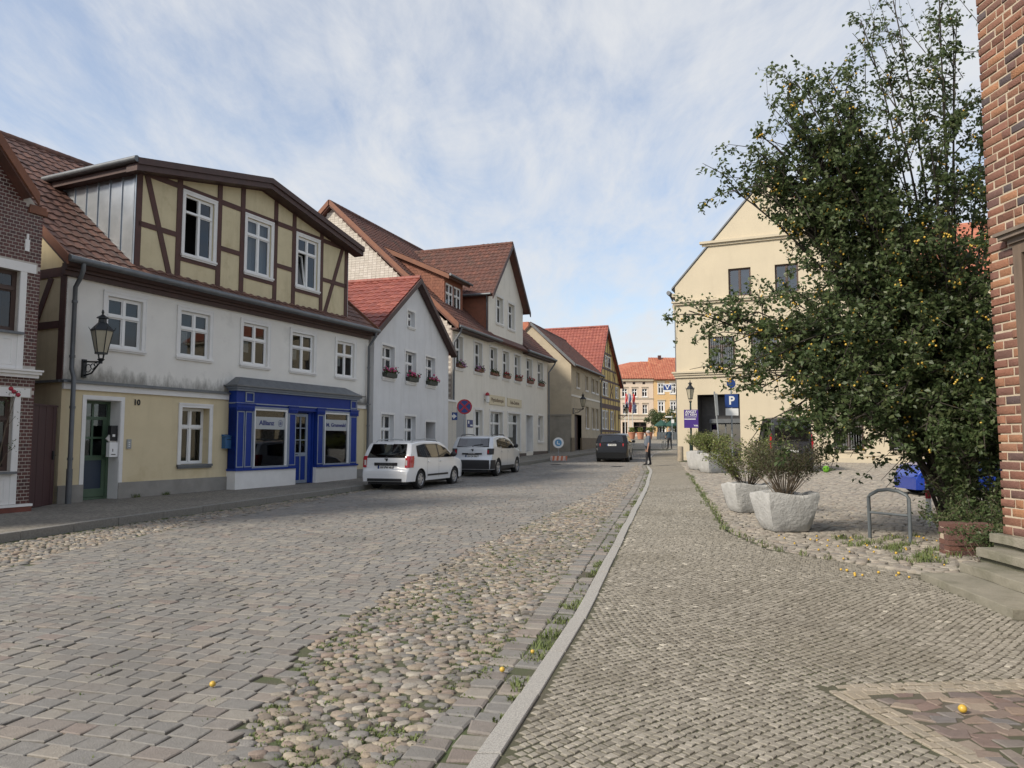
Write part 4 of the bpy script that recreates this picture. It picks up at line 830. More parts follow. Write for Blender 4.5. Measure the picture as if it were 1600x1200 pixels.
for i, (a, b) in enumerate(ug): window(HG, fg, a, b, 4.17, 5.45, 2, (.62,), .16, sill=.08, curtain=1, tilt=(0, 0) if i != 1 else None)
for a, b in lg: window(HG, fg, a, b, 1.15, 2.68, 2, (.62,), .16, sill=.08, curtain=1)
window(HG, fg, 2.98, 3.72, 6.55, 7.22, 2, (.55,), .16, sill=.07)
for x0, x1, z0, z1 in [(a, b, 4.17, 5.45) for a, b in ug] + [(a, b, 1.15, 2.68) for a, b in lg] + [(5.0, 6.15, .45, 2.5), (2.98, 3.72, 6.55, 7.22)]:
    mb = MB(); ring(mb, fg, x0 - .09, x1 + .09, z0, z1 + .09, .088, -.01, .014, False); mb.build('window_surround', M['trim'], HG)
mb = MB(); mb.fbox(fg, 5.02, 6.13, -.55, -.5, .2, 2.48); d_ = mb.build('door', M['browndoor'], HG); mb = MB(); [mb.fbox(fg, x, x + .4, -.499, -.48, z, z2) for x in (5.14, 5.62) for z, z2 in ((.4, 1.1), (1.25, 2.3))]; mb.build('door_panel', M['browndoor'], d_)
mb = MB(); mb.fbox(fg, 6.13, 6.15, -.55, 0, .45, 2.5); mb.fbox(fg, 5.0, 5.02, -.55, 0, .45, 2.5); mb.fbox(fg, 5.0, 6.15, -.55, 0, 2.481, 2.5); mb.fbox(fg, 5.0, 6.15, -.55, .1, .1, .38); mb.build('door_reveal', M['greyplaster'], HG)
mb = MB(); mb.fbox(fg, .02, WG - .02, -1.3, -1.25, 0, 6.4); mb.build('room_shade_sheet', M['dark'], HG)
simple_shell(HG, ZB, WG, 9.5, 6.0, 6.05, 'greyplaster')
for side in (0, 1):
    xe = -.30 if side == 0 else WG + .30; ze = 5.86 if side == 0 else 5.93; top = Vector((XA, 0, 8.72 - ZB)); P = Vector((xe, 0, ze - ZB)); v_ = top - P
    if side == 0: o = Vector((xe, 9.7, ze - ZB)); u_ = (0, -1, 0)
    else: o = Vector((xe, -.28, ze - ZB)); u_ = (0, 1, 0)
    rf = slab(HG, 'roof', o, u_, v_, 9.98, v_.length, .13, M['tile_red']); tiles(rf, o + Vector((0, 0, .02)), u_, v_, 9.98, v_.length, M['tile_red'], .32, .36, .04, 300 if side == 0 else 0, near=(0, 0, 7))
    a, b = Vector((xe, -.32, ze - ZB - .2)), Vector((XA, -.32, 8.72 - ZB - .2)); mb = MB(); mb.hexa([a, a + Vector((0, .05, 0)), b + Vector((0, .05, 0)), b, a + Vector((0, 0, .23)), a + Vector((0, .05, .23)), b + Vector((0, .05, .23)), b + Vector((0, 0, .23))]); mb.build('verge_board', M['fascia'], HG)
    a, b = a + Vector((0, .052, -.02)), b + Vector((0, .052, -.02)); mb = MB(); mb.hexa([a, a + Vector((0, .24, 0)), b + Vector((0, .24, 0)), b, a + Vector((0, 0, .1)), a + Vector((0, .24, .1)), b + Vector((0, .24, .1)), b + Vector((0, 0, .1))]); mb.build('soffit', M['fascia'], HG)
    if side == 0: ridge(rf, (XA, -.25, 8.78 - ZB), (XA, 9.6, 8.78 - ZB), M['tile_red'])
gutter(HG, [Vector((WG + .36, -.3, 5.9 - ZB)), Vector((WG + .36, 9, 5.9 - ZB))], .07); gutter(HG, [Vector((-.36, -.3, 5.83 - ZB)), Vector((-.36, 9, 5.83 - ZB))], .07)
for i, (a, b) in enumerate(ug): flower_box(HG, fg, a, b, 4.175, ['flower box with pink flowers at the left window of the grey house', 'flower box with pink flowers at the middle window of the grey house', 'flower box with pink flowers at the right window of the grey house'][i], 'boxgreen', 'pink', 'flower boxes of the grey house')
# ================================================================ big cream house with brick gable end, tile-hung dormer and cross gable
ZB = .42; HC, fc = house('cream_house', -3.03, 37.2, ZB, R(70), 'long cream house with white brick gable end and tall cross gable'); WC = 16.2; DC = 14.6; RZ_ = 14.55
uw = [(.40, 1.30), (2.85, 3.95), (5.15, 6.25), (7.2, 8.3), (9.28, 10.38), (11.6, 12.75), (14.0, 15.15)]; gx = (4.9, 10.9, 7.9, 10.25, 13.45)
ho = [(a, b, 5.40, 7.03) for a, b in uw] + [(2.9, 4.05, 1.35, 3.32), (5.2, 7.2, 1.1, 3.32), (8.15, 10.35, 1.05, 3.32), (11.55, 12.9, .95, 3.32), (14.05, 15.15, 1.62, 3.34)] + [(6.15, 7.25, 8.6, 10.15), (8.15, 9.3, 8.55, 10.1)]
wall(HC, 'front_wall', fc, [(0, .7), (WC, .7), (WC, 7.4), (gx[1], 7.4), (gx[1], gx[3]), (gx[2], gx[4]), (gx[0], gx[3]), (gx[0], 7.4), (0, 7.4)], ho, M['cream'], .24)
mb = MB(); mb.fbox(fc, 0, 11.5, -.1, .03, -.4, .86); mb.fbox(fc, 12.95, WC, -.1, .03, -.4, .95); mb.build('base_course', mk('dark_plinth', (.13, .10, .085), (.10, .08, .07), .9, 4, .2, 30), HC)
for i, (a, b) in enumerate(uw): window(HC, fc, a, b, 5.40, 7.03, 2, (.6,), .18, sill=.09, curtain=3, casing=.06)
window(HC, fc, 2.9, 4.05, 1.35, 3.32, 2, (.55,), .18, sill=.08, casing=.09, curtain=3); window(HC, fc, 5.2, 7.2, 1.1, 3.32, 2, (.70,), .2, sill=.08, casing=.09, curtain=2)
window(HC, fc, 8.15, 10.35, 1.05, 3.32, 1, (.74,), .2, sill=.05, casing=.09, curtain=0); window(HC, fc, 14.05, 15.15, 1.62, 3.34, 2, (.6,), .2, sill=.09, casing=.08, curtain=1)
for q in ho[-2:]: window(HC, fc, *q, 2, (.66,), .18, sill=.09, casing=.09, curtain=1)
mb = MB(); mb.fbox(fc, 11.57, 12.88, -.6, -.55, .7, 3.3); d_ = mb.build('door', M['frame'], HC); mb = MB(); mb.fbox(fc, 11.75, 12.7, -.549, -.54, 1.6, 2.8); mb.build('door_pane', M['glass'], d_); mb = MB(); ring(mb, fc, 11.46, 12.99, .8, 3.41, .088, -.01, .02, False); mb.fbox(fc, 12.885, 12.9, -.55, 0, .95, 3.3); mb.build('door_surround', M['trim'], HC)
mb = MB(); mb.fbox(fc, .02, WC - .02, -1.3, -1.25, 0, 7.3); mb.fbox(fc, 5, 10.8, -1.3, -1.25, 7.4, 10.4); mb.build('room_shade_sheet', M['dark'], HC)
for (x0, x1, z0, z1, t_, wd) in ((5.0, 7.55, 3.72, 4.27, 'Physiotherapie', 2.0), (7.98, 10.55, 3.74, 4.24, 'Reha-Zentrum', 1.6)):
    mb = MB(); mb.fbox(fc, x0, x1, .0, .04, z0, z1); T = mb.build('company_sign', M['creamsign'], HC); text('lettering', t_, .3, fc, (x0 + x1) / 2, .044, (z0 + z1) / 2, M['signtext'], T, .006, width=wd)
mb = MB(); mb.fbox(fc, 1.95, 2.65, .0, .03, 2.35, 2.75); sg = mb.build('practice_board', M['navy'], HC); mb = MB(); mb.fbox(fc, 1.95, 2.65, .0, .028, 1.3, 2.3); mb.build('notice_board', M['signwhite'], sg); mb = MB(); mb.fbox(fc, 2.0, 2.15, .03, .034, 2.55, 2.7); mb.fbox(fc, 2.3, 2.6, .03, .034, 2.42, 2.5); mb.build('board_lettering', M['signwhite'], sg)
mb = MB(); mb.fbox(fc, .2, 1.78, -.0, .012, .86, 3.36); mb.build('grey_panel', mk('grey_wall_panel', (.33, .335, .34), None, .9), HC)
# brick gable end
fcL = fr_at(ZB, 0, DC, (0, -1), (-1, 0)); OL = [(0, -.4), (DC, -.4), (DC, 7.35), (DC / 2, 14.3), (0, 7.35)]
wall(HC, 'gable_wall', fcL, OL, [], M['mortar3']); mb = MB(); z = 1.; j = 0
while z < 14.2:
    half = DC / 2 if z < 7.35 else (14.3 - z) / (14.3 - 7.35) * DC / 2
    x = DC / 2 - half + .02 + (.13 if j % 2 else 0)
    while x + .24 < DC / 2 + half: mb.tone = rnd(); mb.fbox(fcL, x, x + .245, -.01, .008, z, z + .118); x += .257
    z += .13; j += 1
mb.build('white_brickwork', M['brick_white'], HC, kind='stuff')
wall(HC, 'gable_wall', fr_at(ZB, WC, 0, (0, 1), (1, 0)), [(0, -.4), (0, 7.35), (DC / 2, 14.3), (DC, 7.35), (DC, -.4)], [], M['cream']); wall(HC, 'rear_wall', fr_at(ZB, WC, DC, (-1, 0), (0, 1)), [(0, -.4), (WC, -.4), (WC, 7.4), (0, 7.4)], [], M['cream'])
v_ = Vector((0, DC / 2 + .45, RZ_ - 7.35)); e0 = Vector((-.25, -.45, 7.40 - ZB))
RC = slab(HC, 'roof', e0, (1, 0, 0), v_, WC + .9, v_.length, .16, M['tile_dark']); tiles(RC, e0 + Vector((0, 0, .02)), (1, 0, 0), v_, WC + .9, v_.length, M['tile_dark'], .30, .34, .045, skip=lambda a, b: 5.6 < a < 10.9 and b < 3.4); ridge(RC, e0 + v_ + Vector((0, 0, .04)), e0 + v_ + Vector((WC + .9, 0, .04)), M['tile_dark'], .13)
slab(HC, 'rear_roof', (WC + .65, DC + .45, 7.4 - ZB), (-1, 0, 0), Vector((0, -v_.y, v_.z)), WC + .9, v_.length, .16, M['tile_dark'])
for yy, vv in ((-.48, v_), (DC + .48, Vector((0, -v_.y, v_.z)))):
    a = Vector((-.31, yy, 7.27 - ZB)); b = a + vv; mb = MB(); mb.hexa([a, a + Vector((.06, 0, 0)), b + Vector((.06, 0, 0)), b, a + Vector((0, 0, .30)), a + Vector((.06, 0, .30)), b + Vector((.06, 0, .30)), b + Vector((0, 0, .30))]); mb.build('verge_board', M['verge'], HC)
mb = MB(); mb.fbox(fc, -.2, gx[0], -.02, .42, 7.24, 7.33); mb.fbox(fc, gx[1], WC + .6, -.02, .42, 7.24, 7.33); mb.build('eaves_board', M['fascia'], HC)
gutter(HC, [fc(-.25, .5, 7.40), fc(gx[0] + .9, .5, 7.40)], .085); gutter(HC, [fc(gx[1] - .3, .5, 7.40), fc(WC + .65, .5, 7.40)], .085)
downpipe(HC, [fc(.0, .5, 7.35), fc(.0, .45, 7.1), fc(-.06, .12, 6.6), fc(-.06, .12, .6)], .06); downpipe(HC, [fc(WC + .5, .5, 7.36), fc(WC + .45, .4, 7.1), fc(WC + .06, .1, 6.5), fc(WC + .06, .1, .8)], .055)
# cross gable roof
for side in (0, 1):
    xe = gx[0] - .35 if side == 0 else gx[1] + .35; ze = gx[3] - .32; top = Vector((gx[2], 0, gx[4] + .22 - ZB)); P = Vector((xe, 0, ze - ZB)); vv = top - P; ln = 6.9
    o, u_ = (Vector((xe, 6.5, ze - ZB)), (0, -1, 0)) if side == 0 else (Vector((xe, -.4, ze - ZB)), (0, 1, 0))
    rf = slab(HC, 'cross_roof', o, u_, vv, ln, vv.length, .14, M['tile_dark']); tiles(rf, o + Vector((0, 0, .02)), u_, vv, ln, vv.length, M['tile_dark'], .30, .34, .045)
    a, b = Vector((xe, -.45, ze - ZB - .26)), top + Vector((0, -.45, -.26)); mb = MB(); mb.hexa([a, a + Vector((0, .06, 0)), b + Vector((0, .06, 0)), b, a + Vector((0, 0, .3)), a + Vector((0, .06, .3)), b + Vector((0, .06, .3)), b + Vector((0, 0, .3))]); mb.build('verge_board', M['fascia'], HC)
    if side == 0: ridge(rf, top + Vector((0, -.4, .04)), top + Vector((0, 6.4, .04)), M['tile_dark'], .12)
    x_ = gx[0] if side == 0 else gx[1]; wall(HC, 'cross_gable_side', fr_at(ZB, x_, 0, (0, 1), (-1 if side == 0 else 1, 0)), [(0, 7.3), (0, gx[3]), (3.3, gx[3])], [], M['slate'])
gutter(HC, [Vector((gx[0] - .42, -.3, gx[3] - .3 - ZB)), Vector((gx[0] - .42, 3, gx[3] - .3 - ZB))], .07); downpipe(HC, [Vector((gx[0] - .35, -.02, gx[3] - .35 - ZB)), Vector((gx[0] - .08, .05, gx[3] - .7 - ZB)), Vector((gx[0] - .08, .05, 7.6 - ZB))], .045)
# tile-hung dormer on the left
fd = fr_at(ZB, 0, 1.15, (1, 0), (0, -1)); wall(HC, 'dormer_wall', fd, [(1.45, 8.5), (3.85, 8.5), (3.85, 10.45), (1.45, 10.45)], [(1.62, 2.55, 8.78, 10.12), (2.65, 3.58, 8.78, 10.12)], M['slate'], .1)
for a, b in ((1.62, 2.55), (2.65, 3.58)): window(HC, fd, a, b, 8.78, 10.12, 2, (.6,), .02, sill=.04, curtain=1)
mb = MB(); mb.fbox(fd, 1.5, 3.8, -1.1, -1.05, 8.4, 10.4); mb.build('dormer_shade_sheet', M['dark'], HC)  # added sheet coloured as the shade inside the dormer
for x_, n_ in ((1.45, -1), (3.85, 1)):
    f_ = fr_at(ZB, x_, 1.15, (0, 1), (n_, 0)); wall(HC, 'dormer_cheek', f_, [(0, 8.5), (0, 10.45), (5.6, 13.0), (5.2, 13.0)], [], M['slate']); mb = MB(); k = 0; z = 8.6
    while z < 12.9:
        y_ = max(0, (z - 10.45) / 2.55 * 5.6); ye = (z - 8.5) / .955
        while y_ < ye: mb.tone = rnd(); mb.fbox(f_, y_ + (.1 if k % 2 else 0), y_ + .19 + (.1 if k % 2 else 0), .004, .016, z, z + .19); y_ += .2
        z += .16; k += 1
    mb.build('tile_hanging', M['slate'], HC, kind='stuff')
vv = Vector((0, 6.3, 2.9)); P = Vector((1.2, .75, 10.42 - ZB)); rf = slab(HC, 'dormer_roof', P, (1, 0, 0), vv, 2.9, vv.length, .16, M['tile_dark']); tiles(rf, P + Vector((0, 0, .02)), (1, 0, 0), vv, 2.9, vv.length, M['tile_dark'], .30, .34, .045); gutter(HC, [P + Vector((-.05, -.08, 0)), P + Vector((2.95, -.08, 0))], .07)
a = P + Vector((-.05, 0, -.22)); b = a + vv; mb = MB(); mb.hexa([a, a + Vector((.05, 0, 0)), b + Vector((.05, 0, 0)), b, a + Vector((0, 0, .25)), a + Vector((.05, 0, .25)), b + Vector((.05, 0, .25)), b + Vector((0, 0, .25))]); mb.build('verge_board', M['verge'], HC)
names = ['first', 'second', 'third', 'fourth', 'fifth', 'sixth', 'last']; fls = ['violet', 'violet', 'leaf_d', 'redf', 'redf', 'redf', 'leaf_flower']; desc = ['full of violet flowers', 'with trailing violet flowers', 'with grey green trailing plants', 'with small red flowers', 'with reddish plants', 'with dark red plants', 'with thin green plants']
for i, (a, b) in enumerate(uw): flower_box(HC, fc, a, b, 5.41, 'clay box %s at the %s upper window of the cream house' % (desc[i], names[i]), 'boxclay', fls[i], 'flower boxes of the cream house', 1.1 if i < 3 else .6, i in (0, 1, 2))
T = thing('wall_lamp', base_of(HC, fc(4.35, 0, 3.75)), 'small wall lamp with red cap on the cream house', 'lamp', HC.rotation_euler.z); lathed('lamp_glass', [(.05, 0), (.11, .06), (.11, .38), (.06, .42)], 10, loc(0, .18, 0), M['signwhite'], T); lathed('cap', [(.13, .42), (.10, .55), (.02, .6)], 10, loc(0, .18, 0), M['signred'], T); mb = MB(); mb.tube([loc(0, 0, .2), loc(0, .1, .1), loc(0, .18, 0)], .02, 6); mb.build('bracket', M['iron'], T)
# link wall between the grey and the cream house
T = thing('link_wall', (-3.16, 35.95, .36), 'narrow pale brick link wall between grey and cream house', 'wall', R(72)); mb = MB(); mb.fbox(loc, -.02, 1.2, -.3, .0, -.2, 3.2); mb.build('wall', M['brick_white'], T); mb = MB(); mb.fbox(loc, -.04, 1.22, -.33, .05, 3.2, 3.3); mb.build('coping', M['trim'], T)
# ================================================================ beige house
ZB = .75; HD, fd = house('beige_house', 4.5, 56, ZB, R(71.4), 'old beige plastered house with dark tiled roof and bare gable'); WD, DD = 10.6, 6.2
hw_ = [(1.65, 2.6, 5.85, 7.0), (4.75, 5.7, 5.82, 6.97), (7.1, 8.1, 5.82, 6.95), (8.75, 9.7, 5.8, 6.93)] + [(4.78, 5.8, 2.72, 4.45), (7.15, 8.1, 2.7, 4.42), (8.72, 9.68, 2.7, 4.42)]
wall(HD, 'front_wall', fd, [(0, .4), (.95, .4), (.95, 3.7), (3.3, 3.7), (3.3, .4), (WD, .4), (WD, 7.5), (0, 7.5)], hw_, M['beigewall'], .2)
for q in hw_: window(HD, fd, *q, 2, (.6,), .14, sill=.08, casing=.06, curtain=1, cas_mat='beigewall')
mb = MB(); mb.fbox(fd, 0, .95, -.1, .03, -.4, 1.9); mb.fbox(fd, 3.3, WD, -.1, .03, -.4, 1.9); mb.build('base_course', mk('brown_base', (.22, .17, .115), (.17, .135, .095), .95, 3, .2, 30), HD)
mb = MB(); mb.fbox(fd, 0, WD, -.01, .04, 5.05, 5.2); mb.build('string_course', M['cream'], HD)
for i in range(10): mb = MB(); mb.fbox(fd, .97 + i * .233, .97 + i * .233 + .229, -.35, -.30 + .004 * (i % 2), .3, 3.68); mb.build('gate_board', M['browndoor'], HD)
mb = MB(); mb.fbox(fd, .02, WD, -1.2, -1.15, .2, 7.4); mb.build('room_shade_sheet', M['dark'], HD)
fl_ = fr_at(ZB, 0, 7.0, (0, -1), (-1, 0)); wall(HD, 'gable_wall', fl_, [(0, 3.6), (7, 3.6), (7, 7.45), (3.8, 10.6), (0, 6.8)], [], M['beigewall']); wall(HD, 'gable_base', fl_, [(0, -.4), (3.6, -.4), (3.6, 2.7), (4.4, 2.7), (4.4, -.4), (7, -.4), (7, 3.6), (0, 3.6)], [], M['concrete']); mb = MB(); mb.fbox(fl_, 3.6, 4.4, -.2, -.15, 0, 2.7); mb.build('side_door', M['browndoor'], HD); mb = MB(); mb.fbox(fl_, 0, 7.02, -.02, .05, 3.56, 3.68); mb.build('ledge', M['concrete'], HD)
wall(HD, 'gable_wall', fr_at(ZB, WD, 0, (0, 1), (1, 0)), [(0, -.4), (7, -.4), (7, 6.8), (3.2, 10.6), (0, 7.45)], [], M['beigewall']); wall(HD, 'rear_wall', fr_at(ZB, WD, 7, (-1, 0), (0, 1)), [(0, -.4), (WD, -.4), (WD, 6.8), (0, 6.8)], [], M['beigewall'])
v_ = Vector((0, 3.55, 3.35)); e0 = Vector((-.12, -.35, 7.42 - ZB)); rf = slab(HD, 'roof', e0, (1, 0, 0), v_, WD + .3, v_.length, .13, M['tile_dark']); tiles(rf, e0 + Vector((0, 0, .02)), (1, 0, 0), v_, WD + .3, v_.length, M['tile_dark'], .3, .34, .04); ridge(rf, e0 + v_, e0 + v_ + Vector((WD + .3, 0, 0)), M['tile_dark'], .12)
slab(HD, 'rear_roof', (WD + .18, 7.3, 6.65 - ZB), (-1, 0, 0), (0, -4.1, 4.12), WD + .3, 5.8, .13, M['tile_dark']); a = Vector((-.16, -.36, 7.28 - ZB)); b = a + v_; mb = MB(); mb.hexa([a, a + Vector((.05, 0, 0)), b + Vector((.05, 0, 0)), b, a + Vector((0, 0, .25)), a + Vector((.05, 0, .25)), b + Vector((.05, 0, .25)), b + Vector((0, 0, .25))]); mb.build('verge_board', M['lead'], HD)
gutter(HD, [fd(-.1, .4, 7.42), fd(WD + .2, .4, 7.42)]); downpipe(HD, [fd(WD - .1, .4, 7.4), fd(WD - .1, .1, 6.8), fd(WD - .1, .1, 1)], .055)
# ================================================================ half-timbered yellow house
ZB = 1.05; HE, fe = house('half_timbered_house', 7.9, 67.3, ZB, R(70), 'yellow half-timbered house with steep red roof beyond the beige house'); WE = 9.6; XA, ZA = 3.0, 12.4; ZL, ZRr = 8.2, 7.4
hw_ = [(2.7, 3.7, 8.75, 9.7), (4.0, 5.0, 8.75, 9.7), (1.6, 2.6, 5.95, 7.15), (2.9, 3.7, 5.95, 7.15), (7.3, 8.4, 6.0, 7.0), (1.3, 2.3, 2.8, 4.45), (2.6, 3.55, 2.8, 4.45), (5.0, 6.0, 2.8, 4.45)]
wall(HE, 'front_wall', fe, [(0, -.4 + 1), (WE, .6), (WE, ZRr), (XA, ZA), (0, ZL)], hw_, mk('ochre_infill', (.62, .45, .16), (.56, .40, .15), .9, 2), .12)
for q in hw_: window(HE, fe, *q, 2, (.6,), .06, sill=.05, casing=.06)
bb = [((x, .8), (x, (ZL + (ZA - ZL) * x / XA if x < XA else ZA - (ZA - ZRr) * (x - XA) / (WE - XA)) - .1), .17) for x in (.1, 1.1, 2.55, 3.9, 4.8, 6.2, 7.1, 8.6, WE - .1)] + [((0, z), (WE, z), .2 if z != 4.95 else .42) for z in (2.6, 4.95, 5.7)] + [((0, 7.4), (WE, 7.4), .2), ((1.1, 8.5), (7.6, 8.5), .18), ((1.6, 10.0), (5.6, 10.0), .18), ((4.8, 5.8), (6.2, 7.3), .15), ((6.2, 5.8), (4.8, 7.3), .15), ((6.1, 2.6), (7.1, 4.8), .15), ((4.6, 8.5), (3.6, 10), .14), ((7.2, 7.4), (6.2, 8.5), .14)]
beams(HE, fe, bb)
mb = MB(); mb.fbox(fe, .02, WE - .02, -1.2, -1.15, .2, 7.4); mb.fbox(fe, 1.5, 6, -1.2, -1.15, 7.4, 10); mb.build('room_shade_sheet', M['dark'], HE); mb = MB(); mb.fbox(fe, 0, WE, -.1, .03, -.4, .8); mb.build('base_course', M['plinth'], HE)
for side in (0, 1):
    xe, ze = (-.3, ZL - .4) if side == 0 else (WE + .3, ZRr - .22); top = Vector((XA, 0, ZA + .15 - ZB)); P = Vector((xe, 0, ze - ZB)); vv = top - P; o, u_ = (Vector((xe, 16, ze - ZB)), (0, -1, 0)) if side == 0 else (Vector((xe, -.3, ze - ZB)), (0, 1, 0))
    rf = slab(HE, 'roof', o, u_, vv, 16.3, vv.length, .14, M['tile_red']); a, b = P + Vector((0, -.34, -.25)), top + Vector((0, -.34, -.25)); mb = MB(); mb.hexa([a, a + Vector((0, .06, 0)), b + Vector((0, .06, 0)), b, a + Vector((0, 0, .28)), a + Vector((0, .06, .28)), b + Vector((0, .06, .28)), b + Vector((0, 0, .28))]); mb.build('verge_board', M['fascia'], HE)
    if side == 0: tiles(rf, o + Vector((0, 0, .02)), u_, vv, 16.3, vv.length, M['tile_red'], .32, .36, .045); ridge(rf, top + Vector((0, -.3, .04)), top + Vector((0, 16, .04)), M['tile_red'], .12)
simple_shell(HE, ZB, WE, 15.8, 7.6, 7.3, 'beigewall'); mb = MB(); mb.box(XA - .5, XA + .5, 7.6, 8.6, 10.2, 12.35); mb.build('chimney', M['tile_far'], HE)
# ================================================================ houses on the market square
ZB = 2.5; HF, ff = house('pale_pink_house', 16.8, 120, ZB, 0, 'pale pink townhouse with orange hipped roof behind the square'); WF = 6.2
hw_ = [(x, x + .85, 8.9, 10.2) for x in (1.1, 2.7, 4.35)] + [(x, x + .8, 6.1, 7.6) for x in (1.2, 2.75, 4.4)] + [(1.1, 1.9, 2.9, 4.75), (2.9, 5.05, 2.9, 4.75)] + [(x, x + .45, 10.9, 11.3) for x in (1.3, 2.85, 4.45)]
wall(HF, 'front_wall', ff, [(-4, 2.3), (WF, 2.3), (WF, 11.7), (-4, 11.7)], hw_ + [(-.6, .25, 8.9, 10.2), (-.6, .25, 6.1, 7.6), (-2.4, -1.5, 8.9, 10.2)], M['pinkwall'], .2)
for q in hw_[:8]: window(HF, ff, *q, 2, (.62,), .1, sill=.1, casing=.08, cas_mat='pinkwall', fmat='frame' if q[3] != 4.75 else 'browndoor')
for q in hw_[8:]: window(HF, ff, *q, 1, (.5,), .1, sill=0, fmat='browndoor')
for q in ((-.6, .25, 8.9, 10.2), (-.6, .25, 6.1, 7.6), (-2.4, -1.5, 8.9, 10.2)): window(HF, ff, *q, 2, (.62,), .1, sill=.1)
mb = MB(); [mb.fbox(ff, -4, WF, -.02, d, z, z + h) for z, h, d in ((11.45, .3, .3), (8.55, .12, .1), (5.85, .2, .15), (5.2, .35, .08))]; [mb.fbox(ff, q[0] - .12, q[1] + .12, -.02, .12, q[3] + .22, q[3] + .32) for q in hw_[:6]]; mb.build('cornice', M['cornice'], HF)
simple_shell(HF, ZB, WF, 9, 11.7, None, 'pinkwall', 2.3, ('L',)); mb = MB(); mb.fbox(ff, -3.9, WF, -1.3, -1.2, 2.3, 11.5); mb.build('room_shade_sheet', M['dark'], HF)
mb = MB(); zb_ = ZB; A_ = [(-4.3, -.4, 11.75 - zb_), (WF + .1, -.4, 11.75 - zb_), (WF + .1, 9.4, 11.75 - zb_), (-4.3, 9.4, 11.75 - zb_)]; mb.add(A_ + [(3.2, 4.3, 15.0 - zb_), (WF + .1, 4.3, 15.1 - zb_), (-.2, 4.4, 14.2 - zb_)], [(0, 1, 5, 4), (0, 4, 6), (0, 6, 3), (3, 6, 4, 5, 2), (1, 2, 5), (3, 2, 1, 0)]); rf = mb.build('roof', M['tile_far'], HF)
tiles(rf, Vector((.8, -.4, 11.80 - ZB)), (1, 0, 0), Vector((0, 4.7, 3.33)), WF - .7, 5.6, M['tile_far'], .4, .4, .05, skip=lambda a, b: b * 1.25 > a + 2.6)
mb = MB(); mb.box(-.4, .1, 4, 4.5, 13.5 - ZB, 14.9 - ZB); mb.build('chimney', M['brick_dark'], HF)
HO, fo = house('orange_house', 23.05, 119.9, ZB, 0, 'orange townhouse with steep red roof beside the pink one'); WO = 8
hw_ = [(x, x + .9, z, z + 1.6) for x in (.72, 2.7, 4.7) for z in (9.4, 6.45)] + [(x, x + 1.1, 2.9, 4.9) for x in (.7, 2.7)]
wall(HO, 'front_wall', fo, [(0, 2.3), (WO, 2.3), (WO, 11.7), (0, 11.7)], hw_, M['orangewall'], .2)
for q in hw_: window(HO, fo, *q, 2, (.66,), .06, sill=.1, casing=.1, fw=.09)
mb = MB(); mb.fbox(fo, 0, WO, -.02, .25, 11.5, 11.72); [mb.fbox(fo, q[0] - .2, q[1] + .2, -.02, .12, q[3] + .2, q[3] + .36) for q in hw_[:6]]; mb.build('cornice', M['cornice'], HO); simple_shell(HO, ZB, WO, 9, 11.7, None, 'orangewall', 2.3)
mb = MB(); mb.fbox(fo, .1, WO, -1.3, -1.2, 2.3, 11.5); mb.build('room_shade_sheet', M['dark'], HO)
v_ = Vector((0, 4.9, 4.0)); rf = slab(HO, 'roof', (0, -.4, 11.65 - ZB), (1, 0, 0), v_, WO, v_.length, .15, M['tile_far']); tiles(rf, Vector((0, -.4, 11.68 - ZB)), (1, 0, 0), v_, WO, v_.length, M['tile_far'], .4, .4, .05); slab(HO, 'rear_roof', (WO, 9.4, 11.65 - ZB), (-1, 0, 0), Vector((0, -4.9, 4.0)), WO, v_.length, .15, M['tile_far']); wall(HO, 'gable_wall', fr_at(ZB, .01, 0, (0, 1), (-1, 0)), [(0, 11.5), (9, 11.5), (4.5, 15.5)], [], M['orangewall'])
mb = MB(); mb.box(1.6, 2.1, 4, 4.5, 15.0 - ZB, 16.1 - ZB); mb.build('chimney', M['brick_dark'], HO)
# ================================================================ bank building on the right
ZB = .5; HK, fk = house('bank_building', 9.83, 44, ZB, R(-24), 'large cream bank building with stepped gable and dark windows behind the plum tree', 'building'); WK = 26; GW = 11
def kx(t): return t
wk = [(3.12, 4.38, 10.05, 11.7), (5.7, 6.95, 10.05, 11.7)] + [(x, x + 1.5, 5.85, 7.75) for x in (1.9, 4.3, 6.7, 9.1, 12, 14.6, 17.2, 20)] + [(x, x + 1.5, 1.1, 3.0) for x in (8.5, 11.2, 14, 17, 20)]
wall(HK, 'front_wall', fk, [(0, .4), (1.2, .4), (1.2, 4.35), (3.6, 4.35), (3.6, .4), (WK, .4), (WK, 9.75), (GW, 9.75), (GW, 10.9), (5.5, 17.0), (0, 10.9)], wk, M['cream2'], .22)
for i, q in enumerate(wk): window(HK, fk, *q, 2, () if i < 2 else (.7,), .12, sill=.06, fmat='browndoor', gmat='bronzeglass', bars=12 if i > 1 else 0, sillmat='cornice', fw=.07)
mb = MB()
for z, h, d in ((5.38, .14, .10), (5.52, .12, .17), (5.64, .10, .24), (9.76, .12, .12), (9.88, .10, .2)): mb.fbox(fk, -d, GW if z > 9 else WK, -.02, d, z, z + h)
for z, h, d in ((13.16, .14, .10), (13.30, .14, .22)): mb.fbox(fk, 1.75 - d, GW - 1.75 + d, -.02, d, z, z + h)
mb.fbox(fk, GW, WK, -.02, .25, 9.6, 9.9); mb.build('cornice', M['cornice'], HK); mb = MB(); mb.fbox(fk, 0, 1.2, -.02, .03, -.4, .72); mb.fbox(fk, 3.6, WK, -.02, .03, -.4, .72); mb.build('base_course', M['cornice'], HK)
